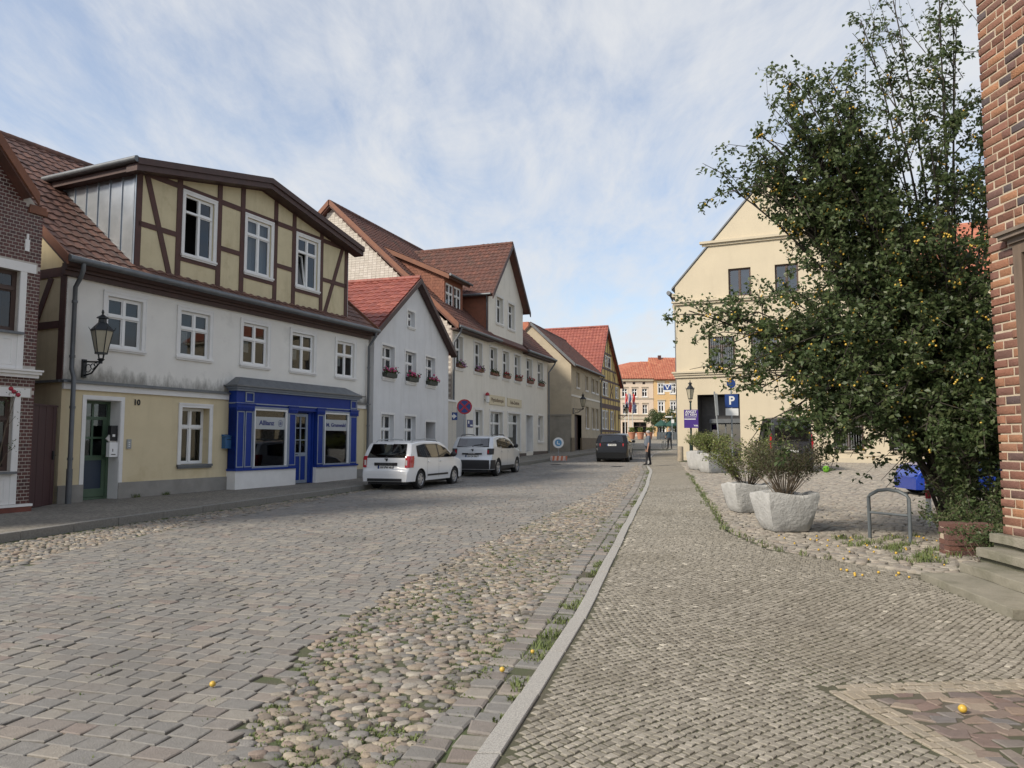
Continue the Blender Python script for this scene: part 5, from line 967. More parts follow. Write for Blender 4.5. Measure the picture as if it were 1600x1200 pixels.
mb = MB(); mb.fbox(fk, 1.2, 3.6, -1.5, -1.45, .3, 4.3); mb.fbox(fk, 1.19, 1.21, -1.5, -.005, .3, 4.34); mb.fbox(fk, 3.59, 3.61, -1.5, -.005, .3, 4.34); mb.fbox(fk, 1.2, 3.6, -1.5, -.005, 4.34, 4.37); en = mb.build('entrance_recess', mk('dark_granite', (.085, .08, .08), (.06, .057, .058), .4, 5), HK)
mb = MB(); mb.fbox(fk, 1.7, 3.5, -1.4, -1.1, 2.7, 2.95); ring(mb, fk, 1.7, 3.5, .5, 2.7, .07, -1.4, -1.34); mb.fbox(fk, 2.56, 2.64, -1.4, -1.34, .5, 2.7); mb.build('entrance_door', M['pipe'], HK); mb = MB(); mb.fbox(fk, 1.75, 3.45, -1.38, -1.37, .55, 2.65); mb.build('entrance_glass', M['bronzeglass'], HK)
mb = MB(); mb.fbox(fk, .05, WK, -1.7, -1.65, .3, 9.5); mb.fbox(fk, 2, 9, -1.7, -1.65, 9.8, 13); mb.build('room_shade_sheet', M['dark'], HK)
fkL = fr_at(ZB, 0, 15, (0, -1), (-1, 0)); hl = [(x, x + 1.6, 1.3, 4.3) for x in (1, 4, 7, 10, 12.6)] + [(x, x + 1.3, 6.2, 8.4) for x in (1, 4, 7, 10, 12.6)]
wall(HK, 'street_wall', fkL, [(0, .4), (15, .4), (15, 10.6), (0, 10.6)], hl, M['cream2'], .2)
for q in hl: window(HK, fkL, *q, 2, (.7,), .12, sill=.06, fmat='browndoor', gmat='bronzeglass')
mb = MB()
for z, h, d in ((5.38, .14, .10), (5.52, .12, .17), (5.64, .10, .24), (10.3, .2, .2)): mb.fbox(fkL, 0, 15 + 0, -.02, d, z, z + h)
mb.build('side_cornice', M['cornice'], HK); mb = MB(); mb.fbox(fkL, 0, 15, -.02, .03, -.4, .72); mb.build('base_course', M['cornice'], HK)
wall(HK, 'rear_wall', fr_at(ZB, WK, 15, (-1, 0), (0, 1)), [(0, .3), (WK, .3), (WK, 9.75), (0, 9.75)], [], M['cream2']); wall(HK, 'side_wall', fr_at(ZB, WK, 0, (0, 1), (1, 0)), [(0, .3), (15, .3), (15, 9.75), (0, 9.75)], [], M['cream2'])
v_ = Vector((5.75, 0, 6.35)); slab(HK, 'roof', (-.25, 15, 10.75 - ZB), (0, -1, 0), v_, 14.94, v_.length, .15, M['lead']); slab(HK, 'roof', (GW + .25, .06, 10.75 - ZB), (0, 1, 0), Vector((-5.75, 0, 6.35)), 14.94, v_.length, .15, M['tile_far']); v2 = Vector((0, 7.5, 5)); slab(HK, 'wing_roof', (GW, -.3, 9.85 - ZB), (1, 0, 0), v2, WK - GW + .2, v2.length, .15, M['tile_far'])
slab(HK, 'wing_rear_roof', (WK + .2, 15.2, 9.85 - ZB), (-1, 0, 0), Vector((0, -7.9, 5)), WK - GW + .2, 9.35, .15, M['tile_far'])
gutter(HK, [Vector((-.38, -.1, 10.55 - ZB)), Vector((-.38, 15, 10.55 - ZB))], .13); downpipe(HK, [Vector((-.36, .5, 10.4 - ZB)), Vector((-.1, .5, 9.8 - ZB)), Vector((-.1, .5, .6 - ZB))], .06)
for y_ in (.25, 1.6): lathed('ornament', [(.02, 0), (.16, .1), (.2, .4), (.12, .7), (.2, .9), (.2, 1.0)], 10, (-.12, y_ + .4, 8.9 - ZB), M['cornice'], HK)
mb = MB(); a, b = fk(-.2, .06, 10.72), fk(5.5, .06, 17.1); mb.hexa([a, a + Vector((0, .2, 0)), b + Vector((0, .2, 0)), b, a + Vector((0, 0, .12)), a + Vector((0, .2, .12)), b + Vector((0, .2, .12)), b + Vector((0, 0, .12))]); mb.build('verge_flashing', M['lead'], HK)
# bank sign sticking out over the pavement
T = thing('bank_sign', base_of(HK, Vector((-.58, .1, 4.58 - ZB))), 'blue and white illuminated sign box on the bank corner', 'sign', HK.rotation_euler.z + R(10)); T.scale = (.86,) * 3; mb = MB(); mb.fbox(loc, -.3, .3, -.08, .08, 0, .56); mb.build('sign_box', M['signwhite'], T); mb = MB(); mb.fbox(loc, -.27, .27, .081, .084, .12, .50); mb.build('blue_field', M['signblue'], T)
mb = MB(); mb.prism(loc, [(-.18, .46), (-.07, .46), (-.07, .40), (0, .25), (.07, .40), (.07, .46), (.18, .46), (.18, .40), (.12, .40), (.03, .17), (-.03, .17), (-.12, .40), (-.18, .40)], .084, .088); mb.build('emblem', M['signwhite'], T); mb = MB(); mb.fbox(loc, .3, .6, -.02, .02, .42, .46); mb.fbox(loc, .3, .6, -.02, .02, .1, .14); mb.build('bracket', M['iron'], T)
# ================================================================ old brick building at the right edge, with steps
ZB = 0.; AW = R(-90) + R(4); BW = thing('old_brick_building', (5.79, 8.8, 0), 'old red brick building with wooden door at right edge', 'building', R(-90 + 4))
fw_ = frame((0, 0, 0), (1, 0, 0), (0, -1, 0))      # x runs from the far corner towards the viewer, outside faces the street
DX0, DX1, DZ0, DZ1 = .55, 1.9, .55, 3.85
wall(BW, 'backing_wall', fw_, [(0.02, -.2), (9, -.2), (9, 11), (0.02, 11)], [(DX0, DX1, DZ0, DZ1)], M['mortar2'], .3); wall(BW, 'far_wall', frame((.02, 0, 0), (0, 1, 0), (-1, 0, 0)), [(0, -.2), (8, -.2), (8, 11), (0, 11)], [], M['mortar2'])
z = .52; j = 0; inds = []
while z < 10.9:
    h = .088 + gauss(0, .003); x = -.0
    pat = [.28, .135] if j % 2 else [.135, .28]; k = 0
    while x < 8.8:
        l_ = pat[k % 2] * (1 + gauss(0, .05)); k += 1
        if rnd() < .15: l_ = .2
        a, b = x + .009, x + l_ - .009
        if not (b > DX0 - .14 and a < DX1 + .14 and z < DZ1 + .2 and z + h > DZ0 - .05): inds.append((a, b, z, h))
        elif a < DX0 - .15: inds.append((a, DX0 - .145, z, h))
        x += l_
    z += h + .020; j += 1
def seen(q):
    x, zq = q[0], q[2]; Y = 8.8 - x; v = 690 - (zq - 1.6) * 1155 / max(.5, Y); u = 800 + (5.79 + .07 * x) / max(.5, Y) * 1155
    return 0 if (u < 1600 and v > 0) else 1
inds.sort(key=lambda q: (seen(q), q[0])); rest = MB()
for i, (a, b, z, h) in enumerate(inds):
    m_ = MB() if i < 300 and seen((a, b, z, h)) == 0 else rest; m_.tone = min(1, max(0, gauss(.42, .33))); pr = .010 + gauss(0, .004); n0 = len(m_.v)
    a2, b2, z0, z1 = a + gauss(0, .002), b + gauss(0, .002), z + gauss(0, .002), z + h + gauss(0, .002); c = .006
    x_out = -.012 if a < .01 else a2
    ringp = [(x_out, z0), (b2, z0), (b2, z1), (x_out, z1)]; m_.add([fw_(x, -.03, zz_) for x, zz_ in ringp] + [fw_(x, pr - c, zz_) for x, zz_ in ringp] + [fw_(x + (c if i_ in (0, 3) else -c), pr + gauss(0, .0015), zz_ + (c if i_ < 2 else -c)) for i_, (x, zz_) in enumerate(ringp)], SETT_F)
    if m_ is not rest: m_.build('brick', M['brick'], BW, 50)
rest.build('brickwork', M['brick'], BW, 50, kind='stuff')
dr = MB(); ring(dr, fw_, DX0 - .13, DX1 + .13, DZ0, DZ1 + .02, .13, -.2, .05, False); dr.build('door_frame', mk('weathered_brown_frame', (.16, .115, .085), (.12, .088, .066), .7, 5, .2, 30, stretch=(4, 4, .6)), BW); mb = MB(); mb.fbox(fw_, DX0 - .17, DX1 + .17, -.05, .08, DZ1 + .021, DZ1 + .08); mb.fbox(fw_, DX0 - .24, DX1 + .24, -.05, .14, DZ1 + .081, DZ1 + .13); mb.fbox(fw_, DX0 - .28, DX1 + .28, -.05, .17, DZ1 + .131, DZ1 + .17); mb.build('door_cornice', mk('grey_brown_cornice', (.20, .16, .125), (.15, .12, .10), .7, 6), BW)
mb = MB(); mb.fbox(fw_, DX0, DX1, -.25, -.18, DZ0, DZ1 - .1); d_ = mb.build('door', M['browndoor'], BW); mb = MB(); [mb.fbox(fw_, x, x + .5, -.18, -.16, z, z2) for x in (DX0 + .12, DX0 + .74) for z, z2 in ((.7, 1.5), (1.65, 2.7), (2.85, 3.5))]; mb.build('door_panel', M['browndoor'], d_)
mb = MB(); mb.fbox(fw_, .0, 9, -8, -7.9, 0, 11); mb.fbox(fw_, 8.9, 9, -7.9, -.01, -.2, 11); mb.fbox(fw_, -.0, 9, -8, .0, 11.0, 11.15); mb.build('shell', M['mortar2'], BW)
# stone steps
def rock(mb, poly, z0, z1, c=.02):
    n = len(poly); cx_, cy_ = sum(q[0] for q in poly) / n, sum(q[1] for q in poly) / n
    def ins(q, k): d = Vector((cx_ - q[0], cy_ - q[1])); return (q[0] + d.normalized().x * k, q[1] + d.normalized().y * k)
    lv = [(0, z0), (0, z1 - c), (c * .5, z1 - c * .3), (c * 1.6, z1)]
    vs = [(*ins(q, k), z + gauss(0, .002)) for k, z in lv for q in poly]; mb.add(vs, [(r * n + i, r * n + (i + 1) % n, (r + 1) * n + (i + 1) % n, (r + 1) * n + i) for r in range(3) for i in range(n)] + [tuple(range(3 * n, 4 * n))])
def edge(x0, y0, x1, y1, n=10): return [(x0 + (x1 - x0) * i / n + gauss(0, .006), y0 + (y1 - y0) * i / n) for i in range(n + 1)]
M['step_dark'] = mk('shaded_mossy_riser_stone', (.15, .14, .105), (.09, .095, .06), .95, 4, .5, 26)  # mossy stone, darkened in colour so the risers read as shaded
T = thing('entrance_steps', (5.2, 7.8, 0), 'worn mossy stone steps up to the brick building door', 'steps')
for i, (xa, xb, za, zb_, y0, y1) in enumerate([(4.50, 4.70, -.05, .10, 6.78, 8.66), (5.0, 5.2, -.05, .205, 6.9, 8.72), (5.32, 5.47, .0, .365, 6.9, 8.84), (5.60, 5.69, .0, .52, 6.9, 8.92)]):
    mb = MB(); pl = edge(xa - 5.2, y0 - 7.8, xb - 5.2, y1 - 7.8)[::-1] + [(xa - 5.2, y0 - 7.8 - .001), (6.4 - 5.2 - (0 if y0 > 6.8 else .1), y0 - 7.8), (5.8 - 5.2 if i > 2 else 5.75 - 5.2, y1 - 7.8)]; pl = pl[:-3] + pl[-2:]
    sub_ = [((q[0] + .05) if k_ <= 10 else q[0], q[1] + (.03 if k_ > 10 and q[1] < -.5 else 0)) for k_, q in enumerate(pl)]
    rock(mb, pl, zb_ - .10, zb_ - .001 * i, .012); st_ = mb.build('step', M['step'], T, 25); mb = MB(); mb.zprism(sub_, za, zb_ - .099); mb.build('riser', M['step_dark'], st_)
# low brick pier behind the steps
T = thing('brick_pier', (6.28, 10.35, .03), 'low worn brick pier overgrown beside the steps', 'pier', R(-8))
mb = MB(); mb.box(-.285, .285, -.135, .135, -.03, .44); mb.build('core', M['mortar2'], T)
for j in range(6):
    cuts = [-.30, -.06, .18, .30] if j % 2 else [-.30, -.18, .06, .30]
    for i in range(3):
        for k in range(2): mb = MB(); mb.tone = random.choice((.14, .70, .74)) + .03 * rnd(); q = gauss(0, .005); mb.box(cuts[i] + .006 + q, cuts[i + 1] - .006 + q, -.15 + k * .155 + q, -.15 + k * .155 + .145 + q, j * .076 + .004, j * .076 + .070); mb.build('brick', M['brick'], T)
# ================================================================ cars
def pl(tab): return lerp_table(tab)
def car(name, x, y, zr, heading, label, spec):
    """rear centre stands at x, y; local x points forward, local y to the left"""
    T = thing(name, (x, y, zr), label, spec.get('cat', 'car'), R(90) - heading); L_, W_, belt, top = spec['L'], spec['W'], spec['belt'], pl(spec['top']); wx, wr = spec['wheels'], spec['wr']; paint = M[spec['paint']]; tum = spec.get('tum', .30)
    def plan(q):
        k = 1.
        if q < .45: k -= spec.get('rr', .10) * ((.45 - q) / .45) ** 2.4
        if q > L_ - .8: k -= .20 * ((q - (L_ - .8)) / .8) ** 2.2
        return k
    def hw(q, z):
        k = W_ / 2 * plan(q)
        if z > belt: k *= 1 - tum * (z - belt)
        else: k *= 1 - .10 * max(0, (.62 - z) / .62) ** 2 - .012 * max(0, (z - .62) / .4)
        return k
    def zbot(q):
        z = .20 if spec.get('low', .2) == .2 else spec['low']
        for c in wx:
            d = abs(q - c); r = wr + .055
            if d < r: z = max(z, wr + math.sqrt(r * r - d * d) - .0)
        return z
    xs = sorted(set([round(q[0], 3) for q in spec['top']] + [round(L_ * i / 60, 3) for i in range(61)] + [.01, .025, .05, .09, .14, .2, .27, .34] + [round(c + (wr + .055) * k, 3) for c in wx for k in (-1, -.995, -.96, -.85, -.7, -.4, 0, .4, .7, .85, .96, .995, 1)])); xs = [q for q in xs if 0 <= q <= L_]
    mb = MB(); NS = 12; rows = []
    for q in xs:
        zt = top(q); zb = min(zbot(q), zt - .05); row = []; rc = min(.075, (zt - zb) * .4)
        for i in range(NS):
            z = zb + (zt - rc - zb) * i / (NS - 1); row.append((q, hw(q, z), z))
        h = hw(q, zt - rc); row += [(q, h - .008, zt - rc * .55), (q, h - .035, zt - rc * .2), (q, h - .09, zt - .004), (q, h * .5, zt + .008), (q, 0, zt + .012)]
        rows.append(row)
    n = len(rows[0]); vs = [p for r in rows for p in r] + [(a, -b, c) for r in rows for a, b, c in r]; off = len(rows) * n; fs = []
    for i in range(len(rows) - 1):
        for k in range(n - 1):
            a = i * n + k; fs.append((a, a + n, a + n + 1, a + 1)[::-1]); b = off + a; fs.append((b, b + n, b + n + 1, b + 1))
    for i in (0, len(rows) - 1):
        c = [i * n + k for k in range(n)] + [off + i * n + k for k in range(n - 2, -1, -1)]; fs.append(tuple(c) if i == 0 else tuple(c[::-1]))
    mb.add(vs, fs); body = mb.build('body', paint, T, 32)
    # underbody
    mb = MB(); mb.box(.12, L_ - .15, -W_ / 2 + .22, W_ / 2 - .22, .17, .5); mb.build('underbody', M['plastic'], T)
    def sidepatch(nm, poly, mat, par, o=.006, s=(1, -1), nu=8):
        """poly: lower edge list and upper edge list of (x, z) with the same length"""
        lo, hi = poly
        for sg in s:
            mb = MB(); vs = []; m = 4
            for j in range(m + 1):
                for a, b in zip(lo, hi):
                    X, Z = a[0] + (b[0] - a[0]) * j / m, a[1] + (b[1] - a[1]) * j / m; vs.append((X, sg * (hw(X, Z) + o), Z))
            k = len(lo); f = [(j * k + i, j * k + i + 1, (j + 1) * k + i + 1, (j + 1) * k + i) for j in range(m) for i in range(k - 1)]; mb.add(vs, f if sg < 0 else [q[::-1] for q in f]); mb.build(nm, mat, par, 60)
    def xrear(z):                            # rear contour: x where the top line reaches z
        pts = spec['top']
        for (a, b), (c, d) in zip(pts, pts[1:]):
            if b <= z <= d: return a + (c - a) * (z - b) / max(1e-4, d - b)
        return 0
    def rearpatch(nm, y0, y1, z0, z1, mat, par, o=.010, top_in=0., n=8, bot_in=0.):
        mb = MB(); vs = []; m = 6
        for j in range(m + 1):
            z = z0 + (z1 - z0) * j / m; k = j / m
            for i in range(n + 1):
                a, b = y0 + top_in * k + bot_in * (1 - k), y1 - top_in * k - bot_in * (1 - k); yy = a + (b - a) * i / n; vs.append((xrear(z) - o, yy, z))
        mb.add(vs, [(j * (n + 1) + i, j * (n + 1) + i + 1, (j + 1) * (n + 1) + i + 1, (j + 1) * (n + 1) + i)[::-1] for j in range(m) for i in range(n)]); return mb.build(nm, mat, par, 60)
    for nm, lo, hi in spec['windows']: sidepatch('side_window', (lo, hi), M['carglass'], T)
    for lo, hi in spec.get('frames', []): sidepatch('window_surround', (lo, hi), M['black'], T, .003)
    z0, z1, yw, ti = spec['rearwin']; rearpatch('rear_window', -yw, yw, z0, z1, M['carglass'], T, .012, ti); rearpatch('rear_window_surround', -yw - .03, yw + .03, z0 - .03, z1 + .02, M['black'], T, .006, ti)
    if 'windscreen' in spec:
        a, b = spec['windscreen']; mb = MB(); q = []
        for X in (a, b): q.append((X, top(X)))
        yA, yB = hw(a, top(a) - .1) - .1, hw(b, top(b) - .1) - .1; mb.add([(a, -yA, top(a) + .02), (b, -yB, top(b) + .025), (b, yB, top(b) + .025), (a, yA, top(a) + .02)], [(0, 1, 2, 3)]); mb.build('windscreen', M['carglass'], T)
    for lo, hi in spec.get('trim', []): sidepatch('side_trim', (lo, hi), M['plastic'], T, .012)
    # bumper, lamps, plate
    if 'bumper' in spec: rearpatch('bumper', -W_ / 2 * .86, W_ / 2 * .86, spec['bumper'][0], spec['bumper'][1], M['plastic'], T, .02); sidepatch('bumper_corner', ([(.012, spec['bumper'][0]), (.1, spec['bumper'][0]), (.3, spec['bumper'][0]), (wx[0] - wr - .06, spec['bumper'][0])], [(.012, spec['bumper'][1]), (.1, spec['bumper'][1]), (.3, spec['bumper'][1]), (wx[0] - wr - .06, spec['bumper'][1])]), M['plastic'], T, .008)
    if 'lower' in spec: rearpatch('lower_bumper', -W_ / 2 * .7, W_ / 2 * .7, spec['lower'][0], spec['lower'][1], M['plastic'], T, .012)
    za, zb_, yi, xo = spec['lamp']
    for sg in (1, -1):
        mb = MB(); vs = []; m = 5; pth = []
        for j in range(m + 1):
            z = za + (zb_ - za) * j / m; xr = xrear(z); h = hw(max(.03, xr), z)
            taper = 1 - .35 * abs(j / m - .5)
            vs += [(xr - .022, sg * yi, z), (xr - .022, sg * (yi + (h - yi) * .6), z), (xr + .0, sg * (h + .004), z), (xr + .06, sg * (hw(xr + .06, z) + .012), z), (xr + xo * taper, sg * (hw(xr + xo, z) + .010), z)]
        k = 5; f = [(j * k + i, j * k + i + 1, (j + 1) * k + i + 1, (j + 1) * k + i) for j in range(m) for i in range(k - 1)]; mb.add(vs, f if sg < 0 else [q[::-1] for q in f]); lp = mb.build('tail_lamp', M[spec.get('lampmat', 'tail')], T, 50)
        mb = MB(); zc = za + (zb_ - za) * .42; xr = xrear(zc); mb.box(xr - .034, xr - .02, min(sg * (yi + .015), sg * (yi + .075)), max(sg * (yi + .015), sg * (yi + .075)), zc - .08, zc + .08); mb.build('lamp_lens', M[spec.get('lens', 'tailw')], lp)
    rf_ = frame((0, 0, 0), (0, -1, 0), (-1, 0, 0))      # looking at the rear: x to the right
    zp = spec['plate']; xr = xrear(zp); mb = MB(); mb.fbox(rf_, -.26, .26, -xr - .01 + .0, -xr + .022, zp - .056, zp + .056); pt = mb.build('number_plate', M['plate'], T); mb = MB(); mb.fbox(rf_, -.26, -.215, -xr + .022, -xr + .024, zp - .056, zp + .056); mb.build('plate_band', M['signblue'], pt)
    mb = MB(); ring(mb, rf_, -.275, .275, zp - .07, zp + .07, .015, -xr, -xr + .026); mb.build('plate_frame', M['black'], pt)
    if spec.get('plate_text'): text('plate_text', spec['plate_text'], .1, rf_, .02, -xr + .0245, zp, M['black'], pt, .002, width=.40)
    if 'strip' in spec:
        z0, z1, hw2 = spec['strip']; mb = MB(); xq = xrear((z0 + z1) / 2); mb.fbox(rf_, -hw2, hw2, -xq - .03, -xq + .03, z0, z1); sp_ = mb.build('tailgate_strip', M['plastic'], T); text('lettering', spec['strip_text'], .055, rf_, 0, -xq + .032, (z0 + z1) / 2, M[spec.get('strip_mat', 'rack')], sp_, .001, spacing=1.6)
    if 'badge' in spec:
        zq = spec['badge']; xq = xrear(zq); mb = MB(); mb.prism(rf_, [(-.055, zq + .04), (-.05, zq + .015), (-.01, zq + .01), (.0, zq - .05), (.035, zq - .045), (.05, zq + .0), (.06, zq + .04)], -xq, -xq + .025); mb.build('badge', M[spec.get('badge_mat', 'plastic')], T)
    z0 = spec['rearwin'][0]; mb = MB(); xq = xrear(z0 + .05); mb.tube([(xq - .03, 0, z0 + .01), (xq - .03, -.1, z0 + .05), (xq - .01, -.42, z0 + .09)], .012, 6); mb.ball((xq - .03, 0, z0), .03, 8, 5); mb.build('wiper', M['plastic'], T)
    # seams, handles, mirrors, rails
    for q in spec.get('seams', []): sidepatch('door_seam', ([(q - .004, .34), (q + .004, .34)], [(q - .004 + spec.get('lean', 0), belt), (q + .004 + spec.get('lean', 0), belt)]), M['black'], T, .003)
    for q in spec.get('handles', []):
        for sg in (1, -1): mb = MB(); h = hw(q, belt - .12); mb.box(q, q + .19, min(sg * h, sg * (h + .03)), max(sg * h, sg * (h + .03)), belt - .135, belt - .105); mb.build('door_handle', paint, T)
    q = spec['mirror']
    for sg in (1, -1): mb = MB(); h = hw(q, belt); mb.ball((q, sg * (h + .13), belt + .10), .11, 10, 6, (.7, 1, .85)); mb.tube([(q + .02, sg * (h - .01), belt + .03), (q + .01, sg * (h + .08), belt + .06)], .03, 6); mb.build('wing_mirror', M[spec.get('mirmat', 'plastic')], T, 50)
    for sg in (1, -1):
        if 'rails' in spec:
            a, b = spec['rails']; h = hw((a + b) / 2, top((a + b) / 2) - .02) - .10; mb = MB(); mb.tube([(a, sg * h, top(a) - .01), (a + .16, sg * h, top(a + .16) + .055), ((a + b) / 2, sg * h, top((a + b) / 2) + .065), (b - .16, sg * h, top(b - .16) + .055), (b, sg * h, top(b) - .01)], [.012, .02, .018, .02, .012], 8); mb.build('roof_rail', M[spec.get('railmat', 'galv')], T, 50)
    # wheels
    for c in wx:
        for sg in (1, -1):
            yo = sg * (W_ / 2 * plan(c) - .115); f_ = lambda r, w2: (r, w2); mb = MB(); N_ = 24; prof = [(wr * .62, -.10), (wr * .93, -.105), (wr, -.075), (wr, .075), (wr * .93, .105), (wr * .62, .10)]
            mb.add([(c + r * math.cos(2 * math.pi * k / N_), yo + o, wr + r * math.sin(2 * math.pi * k / N_)) for r, o in prof for k in range(N_)], [(i * N_ + k, i * N_ + (k + 1) % N_, (i + 1) * N_ + (k + 1) % N_, (i + 1) * N_ + k) for i in range(5) for k in range(N_)]); wh = mb.build('wheel', M['tyre'], T, 40)
            mb = MB(); ys_ = yo + sg * .088; mb.add([(c + r * math.cos(2 * math.pi * k / N_), ys_ + sg * o, wr + r * math.sin(2 * math.pi * k / N_)) for r, o in ((wr * .66, .01), (wr * .60, .016), (wr * .57, .0)) for k in range(N_)], [(i * N_ + k, i * N_ + (k + 1) % N_, (i + 1) * N_ + (k + 1) % N_, (i + 1) * N_ + k) for i in range(2) for k in range(N_)])
            for k in range(spec.get('spokes', 6)):
                a = 2 * math.pi * k / spec.get('spokes', 6) + .3; ca_, sa_ = math.cos(a), math.sin(a); pw = .032
                P = [(c + ca_ * r - sa_ * w2, ys_ + sg * o, wr + sa_ * r + ca_ * w2) for r, w2, o in ((.03, -pw * 1.3, .012), (wr * .6, -pw, .008), (wr * .6, pw, .008), (.03, pw * 1.3, .012))]; mb.add(P + [(a_, b_ - sg * .03, c_) for a_, b_, c_ in P], [(0, 1, 2, 3), (7, 6, 5, 4), (0, 4, 5, 1), (2, 6, 7, 3)])
            mb.lathe([(.001, 0), (.06, 0)], 10, (c, ys_, wr)) if False else mb.ball((c, ys_ + sg * .0, wr), .055, 10, 6, (1, .35, 1)); mb.build('rim', M['rim'], wh, 40)
            mb = MB(); mb.add([(c + wr * .6 * math.cos(2 * math.pi * k / N_), ys_ - sg * .04, wr + wr * .6 * math.sin(2 * math.pi * k / N_)) for k in range(N_)], [tuple(range(N_))]); mb.build('brake_disc', M['black'], wh)
    # inside: seats and head rests seen through the glass
    mb = MB(); mb.box(.35, L_ - 1.2, -W_ / 2 + .2, W_ / 2 - .2, .5, belt - .22); [mb.box(q, q + .14, yy - .2, yy + .2, .6, belt + .12) for q in spec.get('seats', (1.35, 2.25)) for yy in (-.36, .36)]; [mb.box(q + .02, q + .12, yy - .12, yy + .12, belt + .14, belt + .32) for q in spec.get('seats', (1.35, 2.25)) for yy in (-.36, .36)]; mb.build('interior', M['plastic'], T)
    return T
def at_wheel(px, py, head, W_, c0):          # rear centre of a car whose right rear wheel stands at px, py
    dx, dy = math.sin(head), math.cos(head); rx, ry = dy, -dx; return px - rx * (W_ / 2 - .08) - dx * c0, py - ry * (W_ / 2 - .08) - dy * c0
wagon = dict(L=4.49, W=1.74, belt=.98, low=.26, lower=(.27, .36), wheels=(.83, 3.47), wr=.305, paint='carwhite', cat='car', top=[(0, .50), (.015, .60), (.05, .645), (.075, .68), (.10, .90), (.125, 1.0), (.17, 1.10), (.36, 1.44), (.44, 1.475), (.9, 1.525), (1.9, 1.545), (2.5, 1.51), (2.75, 1.44), (3.45, 1.02), (3.6, .99), (4.1, .90), (4.35, .78), (4.45, .62), (4.49, .5)],
    windows=[('q', [(.62, 1.05), (.9, 1.02), (1.25, 1.01)], [(.68, 1.36), (.9, 1.40), (1.25, 1.42)]), ('r', [(1.31, 1.01), (1.7, 1.0), (2.12, 1.0)], [(1.31, 1.42), (1.7, 1.43), (2.10, 1.42)]), ('f', [(2.2, 1.0), (2.7, 1.0), (3.28, 1.0)], [(2.18, 1.42), (2.5, 1.39), (2.82, 1.27)])],
    frames=[([(.58, 1.03), (1.2, .995), (2.2, .985), (3.34, .985)], [(.64, 1.38), (1.2, 1.44), (2.2, 1.445), (2.84, 1.30)])], rearwin=(1.03, 1.42, .66, .08), windscreen=(2.85, 3.4), trim=[([(1.3, .40), (2.0, .40), (2.9, .40)], [(1.3, .46), (2.0, .46), (2.9, .46)])], lamp=(.70, 1.06, .68, .24), plate=.70, plate_text='HV PW 46', strip=(.76, .85, .40), strip_text='LOGAN MCV', badge=.94, seams=[1.28, 2.15], handles=[1.32, 2.22], mirror=3.08, rails=(.55, 2.5), seats=(1.45, 2.3), spokes=7)
hd = R(19.5); x, y = at_wheel(-2.98, 23.85, hd, 1.74, .83); car('parked_car', x, y, RZ(24), hd, 'white estate car with roof rails parked in front of the grey house', wagon)
mb = MB()
suv = dict(L=4.34, W=1.80, belt=1.12, wheels=(.82, 3.49), wr=.345, paint='carsilver', low=.28, top=[(0, .55), (.02, .68), (.05, .72), (.10, .80), (.14, 1.0), (.17, 1.10), (.22, 1.20), (.44, 1.54), (.52, 1.59), (1.0, 1.63), (1.9, 1.645), (2.4, 1.61), (2.65, 1.54), (3.25, 1.16), (3.4, 1.12), (3.95, 1.04), (4.2, .92), (4.3, .75), (4.34, .55)],
    windows=[('q', [(.72, 1.2), (.95, 1.16), (1.15, 1.15)], [(.80, 1.42), (.95, 1.46), (1.15, 1.5)]), ('r', [(1.21, 1.14), (1.6, 1.13), (1.98, 1.13)], [(1.21, 1.51), (1.6, 1.53), (1.96, 1.52)]), ('f', [(2.06, 1.13), (2.5, 1.13), (3.02, 1.13)], [(2.04, 1.52), (2.35, 1.49), (2.66, 1.38)])], frames=[([(.68, 1.18), (1.2, 1.12), (2.0, 1.11), (3.08, 1.11)], [(.76, 1.45), (1.2, 1.535), (2.0, 1.545), (2.7, 1.41)])],
    rearwin=(1.20, 1.53, .66, .05), windscreen=(2.75, 3.2), bumper=(.30, .66), lamp=(.88, 1.12, .64, .12), lampmat='plastic', lens='tail', plate=.80, plate_text='HV CA 336', strip=(.88, .94, .42), strip_text='DUSTER', strip_mat='signwhite', badge=1.05, seams=[1.2, 2.02], handles=[1.24, 2.1], mirror=2.88, rails=(.6, 2.35), railmat='plastic', seats=(1.35, 2.2), spokes=5, trim=[([(.98 + .2, .28), (2.0, .28), (3.0, .28)], [(1.18, .42), (2.0, .42), (3.0, .42)])])
hd = R(17); x, y = at_wheel(-.62, 30.3, hd, 1.80, .82); car('parked_car', x, y, RZ(30.5), hd, 'silver off-road car with black bumper parked ahead of the white estate', suv)
blk = dict(L=4.55, W=1.86, belt=1.08, wheels=(.85, 3.55), wr=.36, paint='carblack', low=.24, tum=.34, top=[(0, .55), (.02, .72), (.06, .78), (.10, .95), (.14, 1.08), (.20, 1.14), (.50, 1.50), (.42 + .2, 1.56), (1.2, 1.63), (2.0, 1.64), (2.5, 1.60), (2.8, 1.50), (3.4, 1.12), (3.6, 1.08), (4.2, .98), (4.45, .8), (4.55, .55)], windows=[('r', [(.8, 1.16), (1.4, 1.10), (2.0, 1.10)], [(.95, 1.42), (1.4, 1.49), (2.0, 1.50)]), ('f', [(2.08, 1.10), (2.6, 1.10), (3.15, 1.10)], [(2.08, 1.50), (2.45, 1.46), (2.78, 1.36)])],
    rearwin=(1.15, 1.50, .62, .08), windscreen=(2.9, 3.35), lamp=(.92, 1.06, .60, .25), lampmat='carblack', lens='tail', plate=.98, plate_text='HV KM 220', seams=[1.1, 2.04], handles=[1.2, 2.15], mirror=3.0, seats=(1.4, 2.3), spokes=5)
hd = R(13); x, y = 5.62, 41.9; car('driving_car', x, y, RZ(42), hd, 'black car driving away up the middle of the street', blk)
